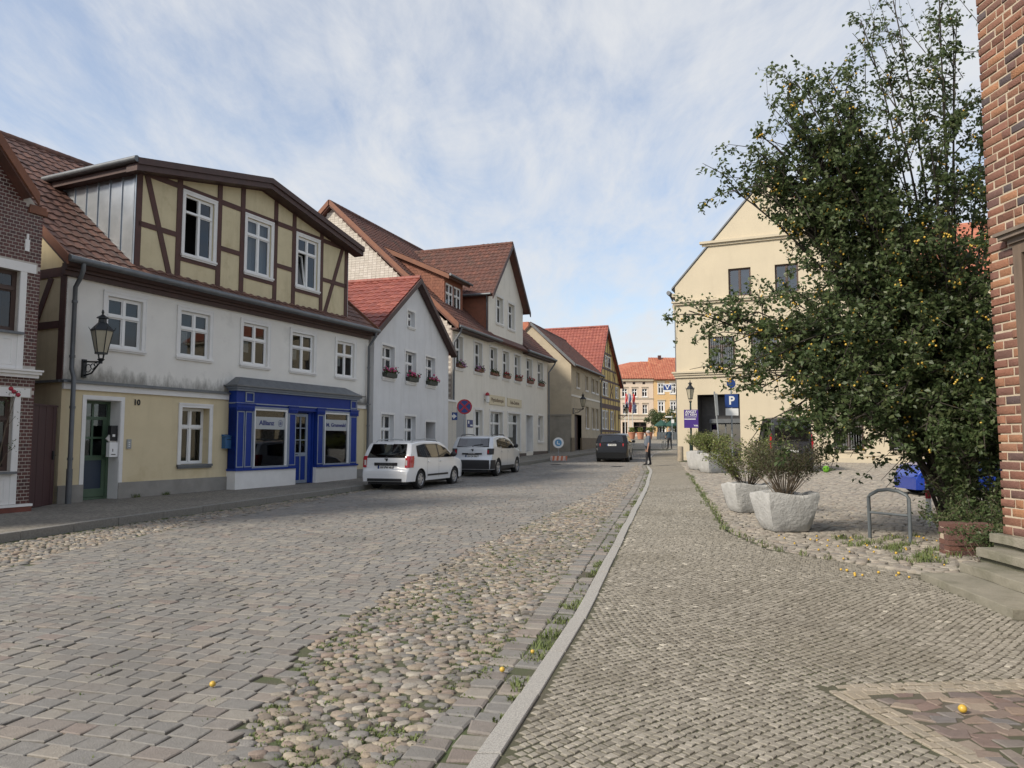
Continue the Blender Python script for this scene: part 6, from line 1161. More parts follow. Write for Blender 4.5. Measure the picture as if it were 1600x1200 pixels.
blu = dict(L=3.9, W=1.68, belt=.95, low=.17, wheels=(.65, 3.28), wr=.315, paint='carblue', top=[(0, .5), (.03, .66), (.08, .92), (.12, 1.0), (.38, 1.38), (.6, 1.44), (1.4, 1.48), (2.0, 1.44), (2.3, 1.36), (3.0, .98), (3.2, .95), (3.7, .82), (3.84, .65), (3.9, .5)], windows=[('r', [(.55, 1.0), (1.0, .98), (1.45, .98)], [(.62, 1.28), (1.0, 1.34), (1.45, 1.36)]), ('f', [(1.52, .98), (2.1, .98), (2.8, .98)], [(1.52, 1.36), (1.9, 1.33), (2.32, 1.22)])], rearwin=(1.02, 1.34, .6, .06), windscreen=(2.4, 2.95), lamp=(.72, .98, .58, .15), plate=.70, seams=[1.48], handles=[1.6], mirror=2.6, mirmat='carblue', seats=(1.1, 1.9), spokes=6)
car('parked_car', 14.9, 20.6, G(21), R(-90 + 4), 'bright blue small car parked behind the plum tree', blu)
van = dict(L=4.9, W=1.9, belt=1.2, wheels=(.85, 3.75), wr=.34, paint='carvan', cat='van', tum=.12, low=.25, top=[(0, .5), (.02, .9), (.05, 1.3), (.10, 1.9), (.2, 2.3), (.4, 2.38), (2.0, 2.42), (3.2, 2.36), (3.5, 2.2), (4.1, 1.35), (4.3, 1.2), (4.75, 1.0), (4.85, .8), (4.9, .5)], windows=[('q', [(.6, 1.3), (1.2, 1.3), (1.9, 1.3)], [(.6, 2.0), (1.2, 2.02), (1.9, 2.02)]), ('f', [(2.9, 1.3), (3.4, 1.3), (3.85, 1.3)], [(2.9, 2.02), (3.2, 1.98), (3.45, 1.9)])], rearwin=(1.32, 2.0, .7, .03), windscreen=(3.55, 4.1), lamp=(1.0, 1.65, .82, .08), lens='tail', plate=.9, seams=[2.0, 2.8], handles=[2.85], mirror=3.8, seats=(2.9,), spokes=6)
car('parked_van', 12.15, 32.2, G(32), R(12), 'dark van parked behind the planters in the yard', van)
T = thing('bag', (13.35, 31.6, G(31.6)), 'lime green round bag on the ground behind the dark van', 'bag'); mb = MB(); mb.ball((0, 0, .15), .15, 12, 8, (1, .6, 1)); mb.build('bag_body', M['lime'], T, 60); mb = MB(); mb.tube([(-.1, -.02, .31), (-.05, -.02, .4), (.05, -.02, .4), (.1, -.02, .31)], .012, 6); mb.build('handle', M['black'], T)
# ================================================================ lanterns, signs, street furniture
def lantern_head(T, z, s=1., c=(0, 0)):
    rot = .3; mb = MB(); mb.lathe([(.10 * s, z), (.10 * s, z + .015 * s), (.19 * s, z + .42 * s), (.19 * s, z + .43 * s)], 6, (*c, 0), rot); g = mb.build('lamp_glass', M['lampglass'], T)
    mb = MB()
    for k in range(6):
        a = 2 * math.pi * k / 6 + rot; mb.tube([(c[0] + .102 * s * math.cos(a), c[1] + .102 * s * math.sin(a), z), (c[0] + .193 * s * math.cos(a), c[1] + .193 * s * math.sin(a), z + .43 * s), (c[0] + .235 * s * math.cos(a), c[1] + .235 * s * math.sin(a), z + .50 * s)], [.009 * s, .009 * s, .004 * s], 5)
    mb.lathe([(.115 * s, z - .02 * s), (.115 * s, z + .012 * s)], 6, (*c, 0), rot); mb.build('lamp_frame', M['iron'], T)
    mb = MB(); mb.lathe([(.205 * s, z + .425 * s), (.205 * s, z + .45 * s), (.11 * s, z + .56 * s), (.075 * s, z + .60 * s), (.07 * s, z + .67 * s), (.11 * s, z + .68 * s), (.105 * s, z + .70 * s), (.04 * s, z + .74 * s), (.014 * s, z + .76 * s), (.025 * s, z + .80 * s), (.012 * s, z + .85 * s)], 6, (*c, 0), rot); mb.build('lamp_roof', M['iron'], T)
    mb = MB(); [mb.tube([(c[0] + .07 * s * math.cos(a), c[1] + .07 * s * math.sin(a), z), (c[0] + .05 * s * math.cos(a), c[1] + .05 * s * math.sin(a), z - .11 * s)], .008 * s, 5) for a in (0, 1.57, 3.14, 4.71)]; mb.lathe([(.02 * s, z - .17 * s), (.07 * s, z - .12 * s), (.03 * s, z - .10 * s)], 8, (*c, 0)); mb.build('lamp_foot', M['iron'], T)
def wall_lantern(Hh, fr_, x, z, label, s=1., arm=.55):
    T = thing('wall_lantern', base_of(Hh, fr_(x, 0, z)), label, 'lantern', Hh.rotation_euler.z, 'old street lanterns'); lantern_head(T, .22 * s, s, (0, -arm)); mb = MB(); mb.fbox(loc, -.05, .05, .0, .06, -.24 * s, .12 * s); mb.tube([loc(0, .04, .08 * s), loc(0, arm * .55, .06 * s), loc(0, arm, .05 * s)], .018 * s, 7); mb.tube([loc(0, .05, -.2 * s), loc(0, arm * .5, -.16 * s), loc(0, arm * .85, .0), loc(0, arm, .05 * s)], .016 * s, 7)
    for k, (d, zz_, r) in enumerate(((.16, -.06, .085), (.30, -.03, .06), (.40, .005, .04))): mb.tube([loc(0, (d + r * math.cos(t * .5)) * arm / .55, (zz_ + r * math.sin(t * .5) * .9) * s) for t in range(13)], .009 * s, 5)
    mb.tube([loc(0, arm, .02), loc(0, arm, .07)], .03 * s, 8); mb.build('bracket', M['iron'], T, 50); return T
wall_lantern(H, frame((0, 0, -.14), (1, 0, 0), (0, -1, 0)), .50, 3.42, 'black wall lantern on scrolled bracket at the yellow and white house', 1.22, .62)
wall_lantern(HD, frame((0, 0, -.75), (1, 0, 0), (0, -1, 0)), .45, 4.0, 'black wall lantern on the corner of the beige house', 1.25, .8)
wall_lantern(HE, frame((0, 0, -1.05), (1, 0, 0), (0, -1, 0)), 8.9, 4.2, 'small black wall lantern on the half-timbered house', 1.25, .8)
LX, LY = 10.03, 41.5; T = thing('street_lamp', (LX, LY, G(LY)), 'dark cast iron lamp post with lantern in front of the bank', 'street lamp'); mb = MB(); mb.lathe([(.14, -.05), (.14, .10), (.11, .14), (.10, .95), (.13, 1.0), (.13, 1.05), (.085, 1.15), (.06, 1.25), (.05, 2.6), (.045, 3.3), (.07, 3.32), (.07, 3.36), (.04, 3.4)], 12); mb.build('post', M['lamppost'], T, 40); lantern_head(T, 3.52, 1.25)
T = thing('poster_board', (LX, LY - .12, 2.36), 'purple poster board tied to the lamp post', 'poster', R(-6)); mb = MB(); mb.fbox(loc, -.40, .38, .0, .03, .0, 1.02); mb.build('board', M['purple'], T); text('lettering', 'ANGST', .20, loc, -.02, .034, .90, M['signwhite'], T, .004, width=.62); text('lettering', 'IST KEIN', .17, loc, -.02, .034, .74, M['signwhite'], T, .003, width=.62); text('lettering', 'WAHLPROGRAMM', .085, loc, -.02, .034, .61, M['signwhite'], T, .0, width=.64); mb = MB(); mb.fbox(loc, -.38, .24, .031, .034, .47, .52); mb.build('white_bar', M['signwhite'], T); text('lettering', 'Volt', .13, loc, .24, .034, .13, M['signwhite'], T, .004)
T = thing('stone_post', (9.62, 42.4, G(42.4)), 'short sandstone guard post at the bank corner', 'bollard'); lathed('post', [(.17, -.05), (.17, .78), (.155, .82), (.10, .84)], 12, (0, 0, 0), M['stonepost'], T)
def disc(T, nm, c, r, th, mat, f_, n=28, r0=0):
    mb = MB(); mb.prism(f_, [(c[0] + r * math.cos(2 * math.pi * k / n), c[1] + r * math.sin(2 * math.pi * k / n)) for k in range(n)], th[0], th[1]); return mb.build(nm, mat, T)
T = thing('no_stopping_sign', (-2.02, 31.4, G(31.4) + .08), 'round red and blue no stopping sign behind the silver car', 'road sign', R(4)); mb = MB(); mb.tube([(0, .03, -.1), (0, .03, 3.0)], .03, 8); mb.build('pole', M['galv'], T, 50); zc = 2.72; disc(T, 'sign_rim', (0, zc), .32, (.0, .015), M['signred'], loc); disc(T, 'sign_field', (0, zc), .255, (.015, .019), M['signblue'], loc)
mb = MB(); mb.beam(loc, (-.18, zc - .18), (.18, zc + .18), .065, .0192, .022); mb.beam(loc, (-.18, zc + .18), (.18, zc - .18), .065, .0195, .0225); mb.build('red_cross', M['signred'], T)
T = thing('one_way_sign', (-2.98, 36.55, G(36.5) + .08), 'blue one way sign with white arrow on grey pole', 'road sign', R(6)); mb = MB(); mb.tube([(0, .03, -.1), (0, .03, 3.1)], .03, 8); mb.build('pole', M['galv'], T, 50); mb = MB(); mb.fbox(loc, -.26, .28, .0, .015, 2.2, 2.58); mb.build('sign_board', M['signblue'], T); mb = MB(); mb.prism(loc, [(-.23, 2.335), (.08, 2.335), (.08, 2.25), (.25, 2.39), (.08, 2.53), (.08, 2.445), (-.23, 2.445)], .015, .018); mb.build('arrow', M['signwhite'], T)
T = thing('warning_stand', (2.68, 42.9, RZ(42.9)), 'white disc sign on low red and white barrier stand at the kerb', 'sign stand', R(-4)); mb = MB(); [mb.tube([(x, -.2, 0), (x, 0, .28), (x, .2, 0)], .02, 6) for x in (-.4, .4)]; mb.tube([(0, 0, .1), (0, 0, .8)], .02, 6); mb.build('legs', M['galv'], T)
for i in range(8): mb = MB(); mb.prism(loc, [(-.48 + i * .12, .06), (-.48 + i * .12 + .12, .06), (-.48 + i * .12 + .16, .32), (-.48 + i * .12 + .04, .32)], .02, .04); mb.build('stripe', mk('barrier_%d' % i, (.55, .16, .08) if i % 2 else (.66, .5, .42), None, .6), T)
disc(T, 'disc', (0, 1.08), .31, (.0, .02), M['signwhite'], loc); disc(T, 'blue_disc', (0, 1.08), .20, (.02, .024), mk('pale_blue', (.10, .27, .45), None, .6), loc); mb = MB(); mb.beam(loc, (-.04, 1.18), (-.06, 1.02), .05, .024, .028); mb.beam(loc, (-.07, 1.02), (.09, 1.0), .05, .0242, .0285); mb.build('symbol', M['signwhite'], T)
T = thing('leaning_sign', (9.32, 33.0, G(33)), 'grey leaning sign pole seen edge on above the planters', 'road sign'); mb = MB(); mb.tube([(.0, 0, -.1), (-.27, 0, 3.52)], .036, 8); mb.build('pole', M['galv'], T, 50); mb = MB(); mb.hexa([(-.20, -.28, 2.45), (-.17, -.28, 2.45), (-.13, .3, 2.45), (-.16, .3, 2.45), (-.25, -.28, 3.42), (-.22, -.28, 3.42), (-.18, .3, 3.42), (-.21, .3, 3.42)]); mb.build('sign_board', M['galv'], T)
T = thing('parking_sign', (9.93, 33.4, G(33.4)), 'blue parking sign with white plate below on grey pole', 'road sign'); mb = MB(); mb.tube([(0, .03, -.1), (0, .03, 4.15)], .038, 8); mb.build('pole', M['galv'], T, 50); mb = MB(); mb.fbox(loc, -.30, .30, .0, .015, 2.82, 3.42); mb.build('sign_board', M['signblue'], T); text('letter_p', 'P', .52, loc, 0, .018, 3.12, M['signwhite'], T, .015); mb = MB(); mb.fbox(loc, -.28, .30, .0, .015, 2.46, 2.78); mb.build('sub_plate', M['signwhite'], T); disc(T, 'round_sign', (.0, 3.9), .2, (.0, .015), M['signblue'], loc)
T = thing('bicycle_rack', (5.9, 11.7, G(11.7)), 'grey steel bicycle rack hoop in front of the plum tree', 'bicycle rack', R(-61)); mb = MB(); w_ = .34; mb.tube([(-w_, 0, -.1), (-w_, 0, .66), (-w_ + .03, 0, .70), (-w_ * .5, 0, .775), (0, 0, .80), (w_ * .5, 0, .785), (w_ - .03, 0, .73), (w_, 0, .68), (w_, 0, -.1)], .028, 10); mb.build('hoop', M['rack'], T, 60); mb = MB(); mb.tube([(-w_, 0, .42), (w_, 0, .42)], .019, 8); mb.build('cross_bar', M['rack'], T, 50)
T = thing('marker_post', (7.87, 14.1, G(14)), 'slim white marker post with red bands under the tree', 'bollard'); lathed('post', [(.048, -.05), (.048, .88), (.03, .91)], 10, (0, 0, 0), M['signwhite'], T); lathed('red_band', [(.050, .46), (.050, .62)], 10, (0, 0, 0), M['signred'], T); lathed('red_band', [(.050, .74), (.050, .86)], 10, (0, 0, 0), M['signred'], T)
# ---- concrete planters
def planter(x, y, w1, w0, h, rz, label):
    T = thing('planter', (x, y, G(y)), label, 'planter', rz, 'concrete planters'); bm = bmesh.new(); n = 6
    def sq(t, hw): return [(-hw + 2 * hw * i / n, -hw) for i in range(n)] + [(hw, -hw + 2 * hw * i / n) for i in range(n)] + [(hw - 2 * hw * i / n, hw) for i in range(n)] + [(-hw, hw - 2 * hw * i / n) for i in range(n)]
    lv = [(0, w0 * .86), (.04, w0), (h * .3, w0 + (w1 - w0) * .42), (h * .65, w0 + (w1 - w0) * .75), (h * .94, w1), (h, w1 * .985), (h * 1.005, w1 * .93), (h * .97, w1 * .86), (h * .8, w1 * .82)]; vs = []
    for li, (z, hw) in enumerate(lv):
        for i, (a, b) in enumerate(sq(0, hw)):
            k = 1 + .02 * math.sin(i * 1.7 + z * 5) + gauss(0, .005); r = 1 - .045 * ((abs(a) > hw * .95) and (abs(b) > hw * .95)); wob = .03 * math.sin(i * .9 + 1) if z > h * .9 else 0; vs.append((a * k * r, b * k * r, z + wob + gauss(0, .004)))
    m = 4 * n; mb = MB(); mb.add(vs, [(j * m + i, j * m + (i + 1) % m, (j + 1) * m + (i + 1) % m, (j + 1) * m + i) for j in range(len(lv) - 1) for i in range(m)] + [tuple(range(m))[::-1]]); mb.build('pot', M['planter'], T, 62)
    mb = MB(); mb.add([(a, b, h * .84 + gauss(0, .012)) for a, b in sq(0, w1 * .84)], [tuple(range(m))]); mb.build('soil', M['soil'], T); return T
def foliage(mb, p, d, sz, wfac=.5):
    a = Vector(d).normalized() * sz; b = a.cross(Vector((gauss(0, 1), gauss(0, 1), gauss(0, 1)))).normalized() * sz * wfac * .5; mb.tone = rnd(); p = Vector(p); up_ = Vector((0, 0, .08 * sz)); mb.add([p, p + a * .45 + b + up_, p + a, p + a * .45 - b + up_], [(0, 1, 2, 3)])
def shrub(x, y, z, stems, hgt, spread, leafn, lmat, smat, label, lsz=.04, low=.25, cat='shrub', rad=.006):
    T = thing('shrub', (x, y, z), label, cat); sm_ = MB(); lf = MB()
    for _ in range(stems):
        a = rnd() * 6.28; r = spread * (.25 + .75 * math.sqrt(rnd())); h = hgt * (.6 + .4 * rnd()) * (1 - .25 * r / spread); b = Vector((.12 * math.cos(a) * rnd(), .12 * math.sin(a) * rnd(), 0)); e = Vector((r * math.cos(a), r * math.sin(a), h)); m_ = b.lerp(e, .45) + Vector((0, 0, h * .14)); pts = [b, b.lerp(m_, .6), m_ + Vector((gauss(0, .02), gauss(0, .02), 0)), m_.lerp(e, .55), e]; sm_.tube(pts, [rad, rad * .9, rad * .75, rad * .5, rad * .3], 5, False)
        tw = []
        for k in range(4):
            t = .35 + .6 * rnd(); i = min(3, int(t * 4)); p = pts[i].lerp(pts[i + 1], t * 4 - i); q = p + Vector((gauss(0, .10), gauss(0, .10), .05 + .15 * rnd())) * (spread / .6); sm_.tube([p, q], [rad * .45, rad * .2], 4, False); tw.append((p, q))
        for _ in range(leafn):
            if rnd() < .6: p, q = random.choice(tw); c = p.lerp(q, rnd())
            else: t = low + (1 - low) * rnd(); i = min(3, int(t * 4)); c = pts[i].lerp(pts[i + 1], t * 4 - i)
            foliage(lf, c + Vector((gauss(0, .03), gauss(0, .03), gauss(0, .03))), (gauss(0, 1), gauss(0, 1), gauss(0, .8)), lsz * (.7 + .6 * rnd()))
    sm_.build('stems', smat, T, 60); lf.build('leaves', lmat, T, kind='stuff'); return T
planter(4.72, 12.95, .455, .315, .66, R(3), 'large pale concrete planter nearest the bicycle rack'); shrub(4.72, 12.95, G(13) + .55, 80, 1.22, .9, 44, M['leaf_d'], M['twig'], 'twiggy brown shrub with sparse leaves in the nearest planter', .045, .45)
planter(5.05, 16.05, .42, .30, .62, R(5), 'second concrete planter behind the nearest one'); shrub(5.05, 16.0, G(16) + .52, 60, 1.35, 1.05, 62, M['leaf_y'], M['twig'], 'leafy yellow green shrub in the second planter', .055, .2)
planter(8.42, 31.4, .48, .36, .82, R(20), 'concrete planter farther up the pavement near the leaning sign'); shrub(8.5, 31.4, G(31) + .7, 60, 1.15, 1.0, 60, M['leaf_y'], M['twig'], 'bright yellow green shrub in the farther planter', .07, .2)
planter(8.5, 33.6, .46, .36, .85, R(20), 'farthest concrete planter beside the bank lamp post'); shrub(8.7, 33.6, G(33) + .7, 50, 1.25, .95, 50, M['leaf_y'], M['twig'], 'yellow green shrub in the farthest planter', .07, .2)
# ================================================================ plum tree
T = thing('plum_tree', (7.75, 12.9, G(13)), 'large plum tree full of yellow fruit beside the brick building', 'tree'); br = MB(); lf = MB(); fr_m = MB(); base = Vector((0, 0, -.05)); O_ = Vector((7.75, 12.9, 0))
def curve(a, c, b, n): return [a * (1 - t) ** 2 + c * 2 * t * (1 - t) + b * t * t for t in [i / n for i in range(n + 1)]]
def seg(pts, t): i = min(len(pts) - 2, int(t * (len(pts) - 1))); return pts[i].lerp(pts[i + 1], t * (len(pts) - 1) - i)
tg = [((4.2, 12.4, 6.1), 1.35), ((4.5, 12.3, 6.6), 1.3), ((4.8, 12.4, 5.8), 1.4), ((5.0, 12.2, 6.5), 1.4), ((4.45, 12.6, 5.9), 1.4), ((5.2, 12.4, 7.0), 1.3), ((4.7, 12.1, 7.0), 1.2), ((5.4, 12.0, 6.1), 1.4), ((5.9, 12.1, 6.7), 1.3), ((5.5, 12.5, 7.6), 1.2), ((4.9, 12.3, 5.2), 1.3), ((6.9, 11.2, .9), 1.5), ((7.5, 11.3, 1.5), 1.5), ((8.0, 11.5, 1.0), 1.5), ((7.0, 11.0, 1.9), 1.5), ((5.9, 11.2, 2.2), 1.5), ((7.8, 11.6, 2.4), 1.5), ((4.1, 12.2, 5.9), 1.3), ((4.4, 12.4, 6.4), 1.2), ((4.6, 12.0, 6.9), 1.1), ((5.1, 12.2, 7.2), 1.1), ((4.9, 12.5, 6.0), 1.3), ((5.3, 12.3, 6.7), 1.2), ((3.5, 12.2, 3.7), 1.2), ((3.6, 11.9, 2.7), 1.4), ((4.0, 11.8, 2.4), 1.4), ((4.35, 11.7, 2.0), 1.4), ((4.6, 11.6, 1.7), 1.4), ((5.0, 11.5, 1.6), 1.4), ((3.7, 12.4, 3.7), 1.3), ((4.8, 11.8, 2.9), 1.4), ((5.5, 11.5, 2.6), 1.4), ((5.0, 12.4, 2.2), 1.3), ((4.1, 12.2, 3.7), 1.2), ((5.0, 12.0, 3.6), 1.3), ((5.8, 12.4, 7.2), 1.1), ((6.4, 12.2, 7.9), 1.), ((5.7, 11.8, 5.3), 1.3), ((6.0, 11.7, 4.1), 1.3), ((6.9, 11.6, 4.6), 1.3), ((7.6, 12.2, 8.6), 1.), ((3.0, 12.4, 3.75), 1.0), ((3.75, 12.6, 6.0), 1.), ((4.4, 12.2, 6.6), .9), ((5.0, 12.6, 7.9), .8), ((5.7, 13.0, 8.3), .8), ((6.1, 12.4, 8.9), .8), ((6.9, 12.8, 9.5), .8), ((7.5, 12.4, 9.9), .8), ((8.3, 13.2, 9.6), .8), ((9.2, 13.6, 8.5), 1), ((9.6, 13., 6.2), 1),
      ((3.5, 11.9, 3.1), 1.1), ((4.2, 11.6, 2.9), 1.2), ((4.7, 11.4, 2.2), 1.2), ((5.4, 11.2, 1.9), 1.2), ((6.2, 11.1, 1.7), 1.2), ((7.2, 11.3, 1.4), 1.3), ((8.1, 11.9, 1.8), 1.2), ((8.8, 12.4, 2.6), 1.2), ((5.2, 12., 4.6), 1.3), ((6.2, 11.6, 5.0), 1.3), ((6.9, 11.8, 6.2), 1.2), ((5.6, 12.2, 6.2), 1.2), ((7.6, 12, 4.2), 1.3), ((6.4, 11.4, 3.3), 1.3), ((7.4, 11.4, 2.8), 1.3), ((5.4, 14.8, 4.5), 1.1), ((6.4, 15.2, 6.3), 1.), ((8.6, 15.3, 5.2), 1.), ((7.5, 15.3, 7.4), .9), ((4.9, 14.2, 3.1), 1.), ((8.0, 11.9, 5.6), 1.3), ((8.3, 12.0, 7.2), 1.1), ((7.2, 11.9, 7.6), 1.1), ((7.6, 11.6, .9), 1.2)]
for (e, dn) in tg:
    dn *= .98 if e[2] > 5.5 else .95
    e = Vector(e) - O_; b0 = base + Vector((gauss(0, .12), gauss(0, .12), 0)); rise = max(1.2, e.z * .62); hz_ = Vector((e.x, e.y, 0)); low_ = e.z < 3.4
    c = Vector((e.x * .30, e.y * .30, (e.z + 1.6) if low_ else e.z * .60 + .6)); pts = curve(b0, c, e, 12); r0 = (.016 + .016 * rnd()) if e.z > 6.5 else (.024 + .024 * rnd()); br.tube(pts, [r0 * (1 - .9 * i / 12) + .006 for i in range(13)], 7, False)
    nsec = int(15 * dn)
    for k in range(nsec):
        t = .28 + .72 * (k + rnd()) / nsec; p = seg(pts, min(1, t)); dirn = (seg(pts, min(1, t + .05)) - seg(pts, max(0, t - .05)))
        if dirn.length < 1e-4: dirn = e.normalized()
        dirn.normalize(); out = Vector((gauss(0, 1), gauss(0, 1), gauss(.1, .7))); ln = (.45 + .85 * rnd()) * (1.15 - .45 * t) * (1 if e.z > 7 else 1.25); q = p + (dirn * .5 + out * .62 + Vector((0, 0, .30 if e.z > 4 else -.12))).normalized() * ln; m_ = p.lerp(q, .5) + Vector((gauss(0, .05), gauss(0, .05), .06)); sp_ = [p, m_, q]; br.tube(sp_, [.012, .008, .004], 5, False)
        for j in range(6):
            s0 = seg(sp_, .15 + .85 * rnd()); s1 = s0 + Vector((gauss(0, .16), gauss(0, .16), gauss(.05, .15))); br.tube([s0, s1], [.004, .002], 3, False)
            for _ in range(int(14 * dn)):
                c0 = s0.lerp(s1, .1 + rnd()) + Vector((gauss(0, .035), gauss(0, .035), gauss(0, .035)))
                if c0.z < .12 or c0.x + O_.x < 2.4: continue
                foliage(lf, c0, (gauss(0, 1), gauss(0, 1), gauss(-.35, .7)), .058 + .05 * rnd(), .58)
            if rnd() < .17 * (1.2 if 2 < e.z < 7.5 else .5):
                for _ in range(random.choice((1, 2, 2, 4))): fr_m.ball(s0 + Vector((gauss(0, .05), gauss(0, .05), -.05 + gauss(0, .04))), .019, 6, 4)
for _ in range(22):                           # long young shoots breaking the outline
    t_ = .14 + .86 * rnd(); p = Vector((3.6 + 4.4 * t_ + gauss(0, .3), 12.4 + gauss(0, .5), 5.6 + 3.6 * t_ + gauss(0, .25))) - O_; ln = .7 + .8 * rnd(); q = p + Vector((gauss(-.22, .2), gauss(0, .2), 1)).normalized() * ln; p = p - (q - p) * .6; m_ = p.lerp(q, .5) + Vector((gauss(.05, .12), gauss(0, .12), 0)); sh_ = [p, m_, q]; br.tube(sh_, [.008, .005, .002], 4, False)
    for k in range(int(ln * 36)): foliage(lf, seg(sh_, min(1, rnd() * 1.02)) + Vector((gauss(0, .02), gauss(0, .02), gauss(0, .02))), (gauss(0, 1), gauss(0, 1), gauss(.1, .7)), .05 + .04 * rnd(), .5)
br.build('trunk', M['bark'], T, 60); lf.build('crown', M['leaf'], T, kind='stuff'); fr_m.build('fruit', M['plum'], T, 70, kind='stuff')
shrub(6.7, 10.9, G(11), 34, .85, .75, 70, M['leaf'], M['twig'], 'low dark green shoots at the foot of the plum tree', .055, .1); shrub(7.45, 11.7, G(11.7), 46, 1.5, 1.0, 80, M['leaf'], M['twig'], 'tall dark green suckers growing round the plum tree trunk', .065, .1); shrub(6.15, 9.75, G(10), 22, .6, .45, 55, M['leaf'], M['twig'], 'low ivy shoots over the brick pier beside the steps', .05, .1)
# fallen plums
pm = MB(); pm.ball((0, 0, .016), .017, 10, 7, (1, 1, .95)); pme = pm.build('fallen_plum', M['plum'], None, 70); pdat = pme.data; bpy.data.objects.remove(pme)
def plum(x, y, z, label, group=None, s=1.): o = bpy.data.objects.new('fallen_plum', pdat); col.objects.link(o); o.location = (x, y, z); o.scale = (s,) * 3; o.rotation_euler = (0, 0, rnd() * 6); tag(o, label, 'plum', group)
for _ in range(55):
    y = random.uniform(8.6, 12.2); x = random.uniform(4.1, 6.6) if y > 9.3 else random.uniform(4.0, 4.7)
    if 5.95 < x and y < 10.8: continue
    plum(x, y, G(y) + (.012 if x > SD(y) else .001), 'small fallen yellow plum on the stones under the tree', 'fallen plums under the tree', .7 + .4 * rnd())
plum(-2.02, 5.13, RZ(5.1) + .004, 'single yellow plum lying on the road setts', None, 1.25); plum(2.66, 4.5, G(4.5) + .004, 'single yellow plum lying on the reddish paving patch', None, 1.5); plum(-.07, 5.45, RZ(5.4) + .002, 'yellow plum lying on the gutter stones', None, 1.2); plum(.16, 5.9, RZ(5.9) + .002, 'yellow plum lying against the granite kerb', None, 1.)
# ================================================================ people
def person(x, y, z, rz, label, verts, edges, mats, fmat, hair=None):
    T = thing('person', (x, y, z), label, 'person', rz); me = bpy.data.meshes.new('body'); me.from_pydata([v[:3] for v in verts], edges, []); o = bpy.data.objects.new('body', me); col.objects.link(o)
    md = o.modifiers.new('skin', 'SKIN'); md.use_smooth_shade = True; sb = o.modifiers.new('sub', 'SUBSURF'); sb.levels = 2; sb.render_levels = 2
    for i, v in enumerate(verts):
        r = v[3]; me.skin_vertices[0].data[i].radius = (r if isinstance(r, tuple) else (r, r)); me.skin_vertices[0].data[i].use_root = i == 0
    bpy.context.view_layer.update(); m2 = bpy.data.meshes.new_from_object(o.evaluated_get(bpy.context.evaluated_depsgraph_get())); bpy.data.objects.remove(o)
    m2.materials.clear()
    for q in mats: m2.materials.append(q)
    for p in m2.polygons: p.material_index = fmat(p.center); p.use_smooth = True
    put('body', m2, None, T)
    if hair: mb = MB(); mb.ball(*hair[0]); mb.build('hair', hair[1], T, 80)
    return T
def figure(h=1.72, stride=.16, belly=.0, lean=0., arm=(.05, -.05), head=0.):
    k = h / 1.75; V = []; E_ = []
    def v(x, y, z, r): V.append((x * k, y * k, z * k, r if isinstance(r, tuple) else r * k)); return len(V) - 1
    pel = v(0, 0, .95, .15); wst = v(.03 + belly * .4 + lean * .3, 0, 1.10, .155 + belly * .6); chs = v(.02 + lean * .7, 0, 1.30, .165); shb = v(lean, 0, 1.44, .115); nek = v(lean + .01, 0, 1.53, .055); hd0 = v(lean + .03 + head, 0, 1.62, .085); hd1 = v(lean + .035 + head, 0, 1.70, .085); nos = v(lean + .13 + head, 0, 1.615, .016)
    E_ += [(pel, wst), (wst, chs), (chs, shb), (shb, nek), (nek, hd0), (hd0, hd1), (hd0, nos)]
    for s, (st_, ar) in ((1, (stride, arm[0])), (-1, (-stride, arm[1]))):
        hip = v(0, s * .10, .90, .108); kn = v(st_ * .55 + .02, s * .10, .50, .075); an = v(st_, s * .10, .10, .045); he = v(st_ - .03, s * .10, .045, .04); to = v(st_ + .17, s * .11, .035, .035); E_ += [(pel, hip), (hip, kn), (kn, an), (an, he), (an, to)]
        sh = v(lean, s * .19, 1.41, .062); el = v(lean + ar * .5, s * .25, 1.12, .043); wr_ = v(lean + ar + .06, s * .25, .87, .030); pa = v(lean + ar + .08, s * .25, .79, (.018, .036)); E_ += [(shb, sh), (sh, el), (el, wr_), (wr_, pa)]
        for i, (dx, dl) in enumerate(((-.028, .075), (-.010, .085), (.010, .08), (.028, .065))): f1 = v(lean + ar + .085 + dx, s * .25, .74, .0095); f2 = v(lean + ar + .10 + dx, s * .243, .74 - dl * .75, .008); E_ += [(pa, f1), (f1, f2)]
        t1 = v(lean + ar + .12, s * .235, .785, .0105); t2 = v(lean + ar + .135, s * .228, .75, .009); E_ += [(pa, t1), (t1, t2)]
    return V, E_
def cloth(k):
    def f(c):
        z = c.z / k; side = abs(c.y) / k
        if z < .075: return 3
        if side > .20 and z < 1.14: return 0
        if z < .98: return 2
        if z < 1.50: return 1
        return 0
    return f
V, E_ = figure(1.74, .10, .10, -.02, (-.02, .05)); k = 1.74 / 1.75
person(6.80, 37.0, G(37) + .012, R(168), 'grey haired person in blue grey shirt and dark trousers standing on the kerb', V, E_, [M['skin'], M['shirt'], M['trousers'], M['black']], cloth(k), (((.005 * k, 0, 1.69 * k), .098, 12, 8, (1.02, .92, .85)), M['hair']))
V, E_ = figure(1.75, .16, .02, .10, (.2, .2)); person(13.4, 63.0, G(63), R(100), 'person in dark jacket pushing a bicycle far up the street', V, E_, [M['skin'], M['jacket'], M['trousers'], M['black']], cloth(1.), (((.105, 0, 1.68), .097, 12, 8, (1, .95, .85)), M['hair']))
T = thing('bicycle', (13.0, 63.1, G(63)), 'dark bicycle beside the person far up the street', 'bicycle', R(95))
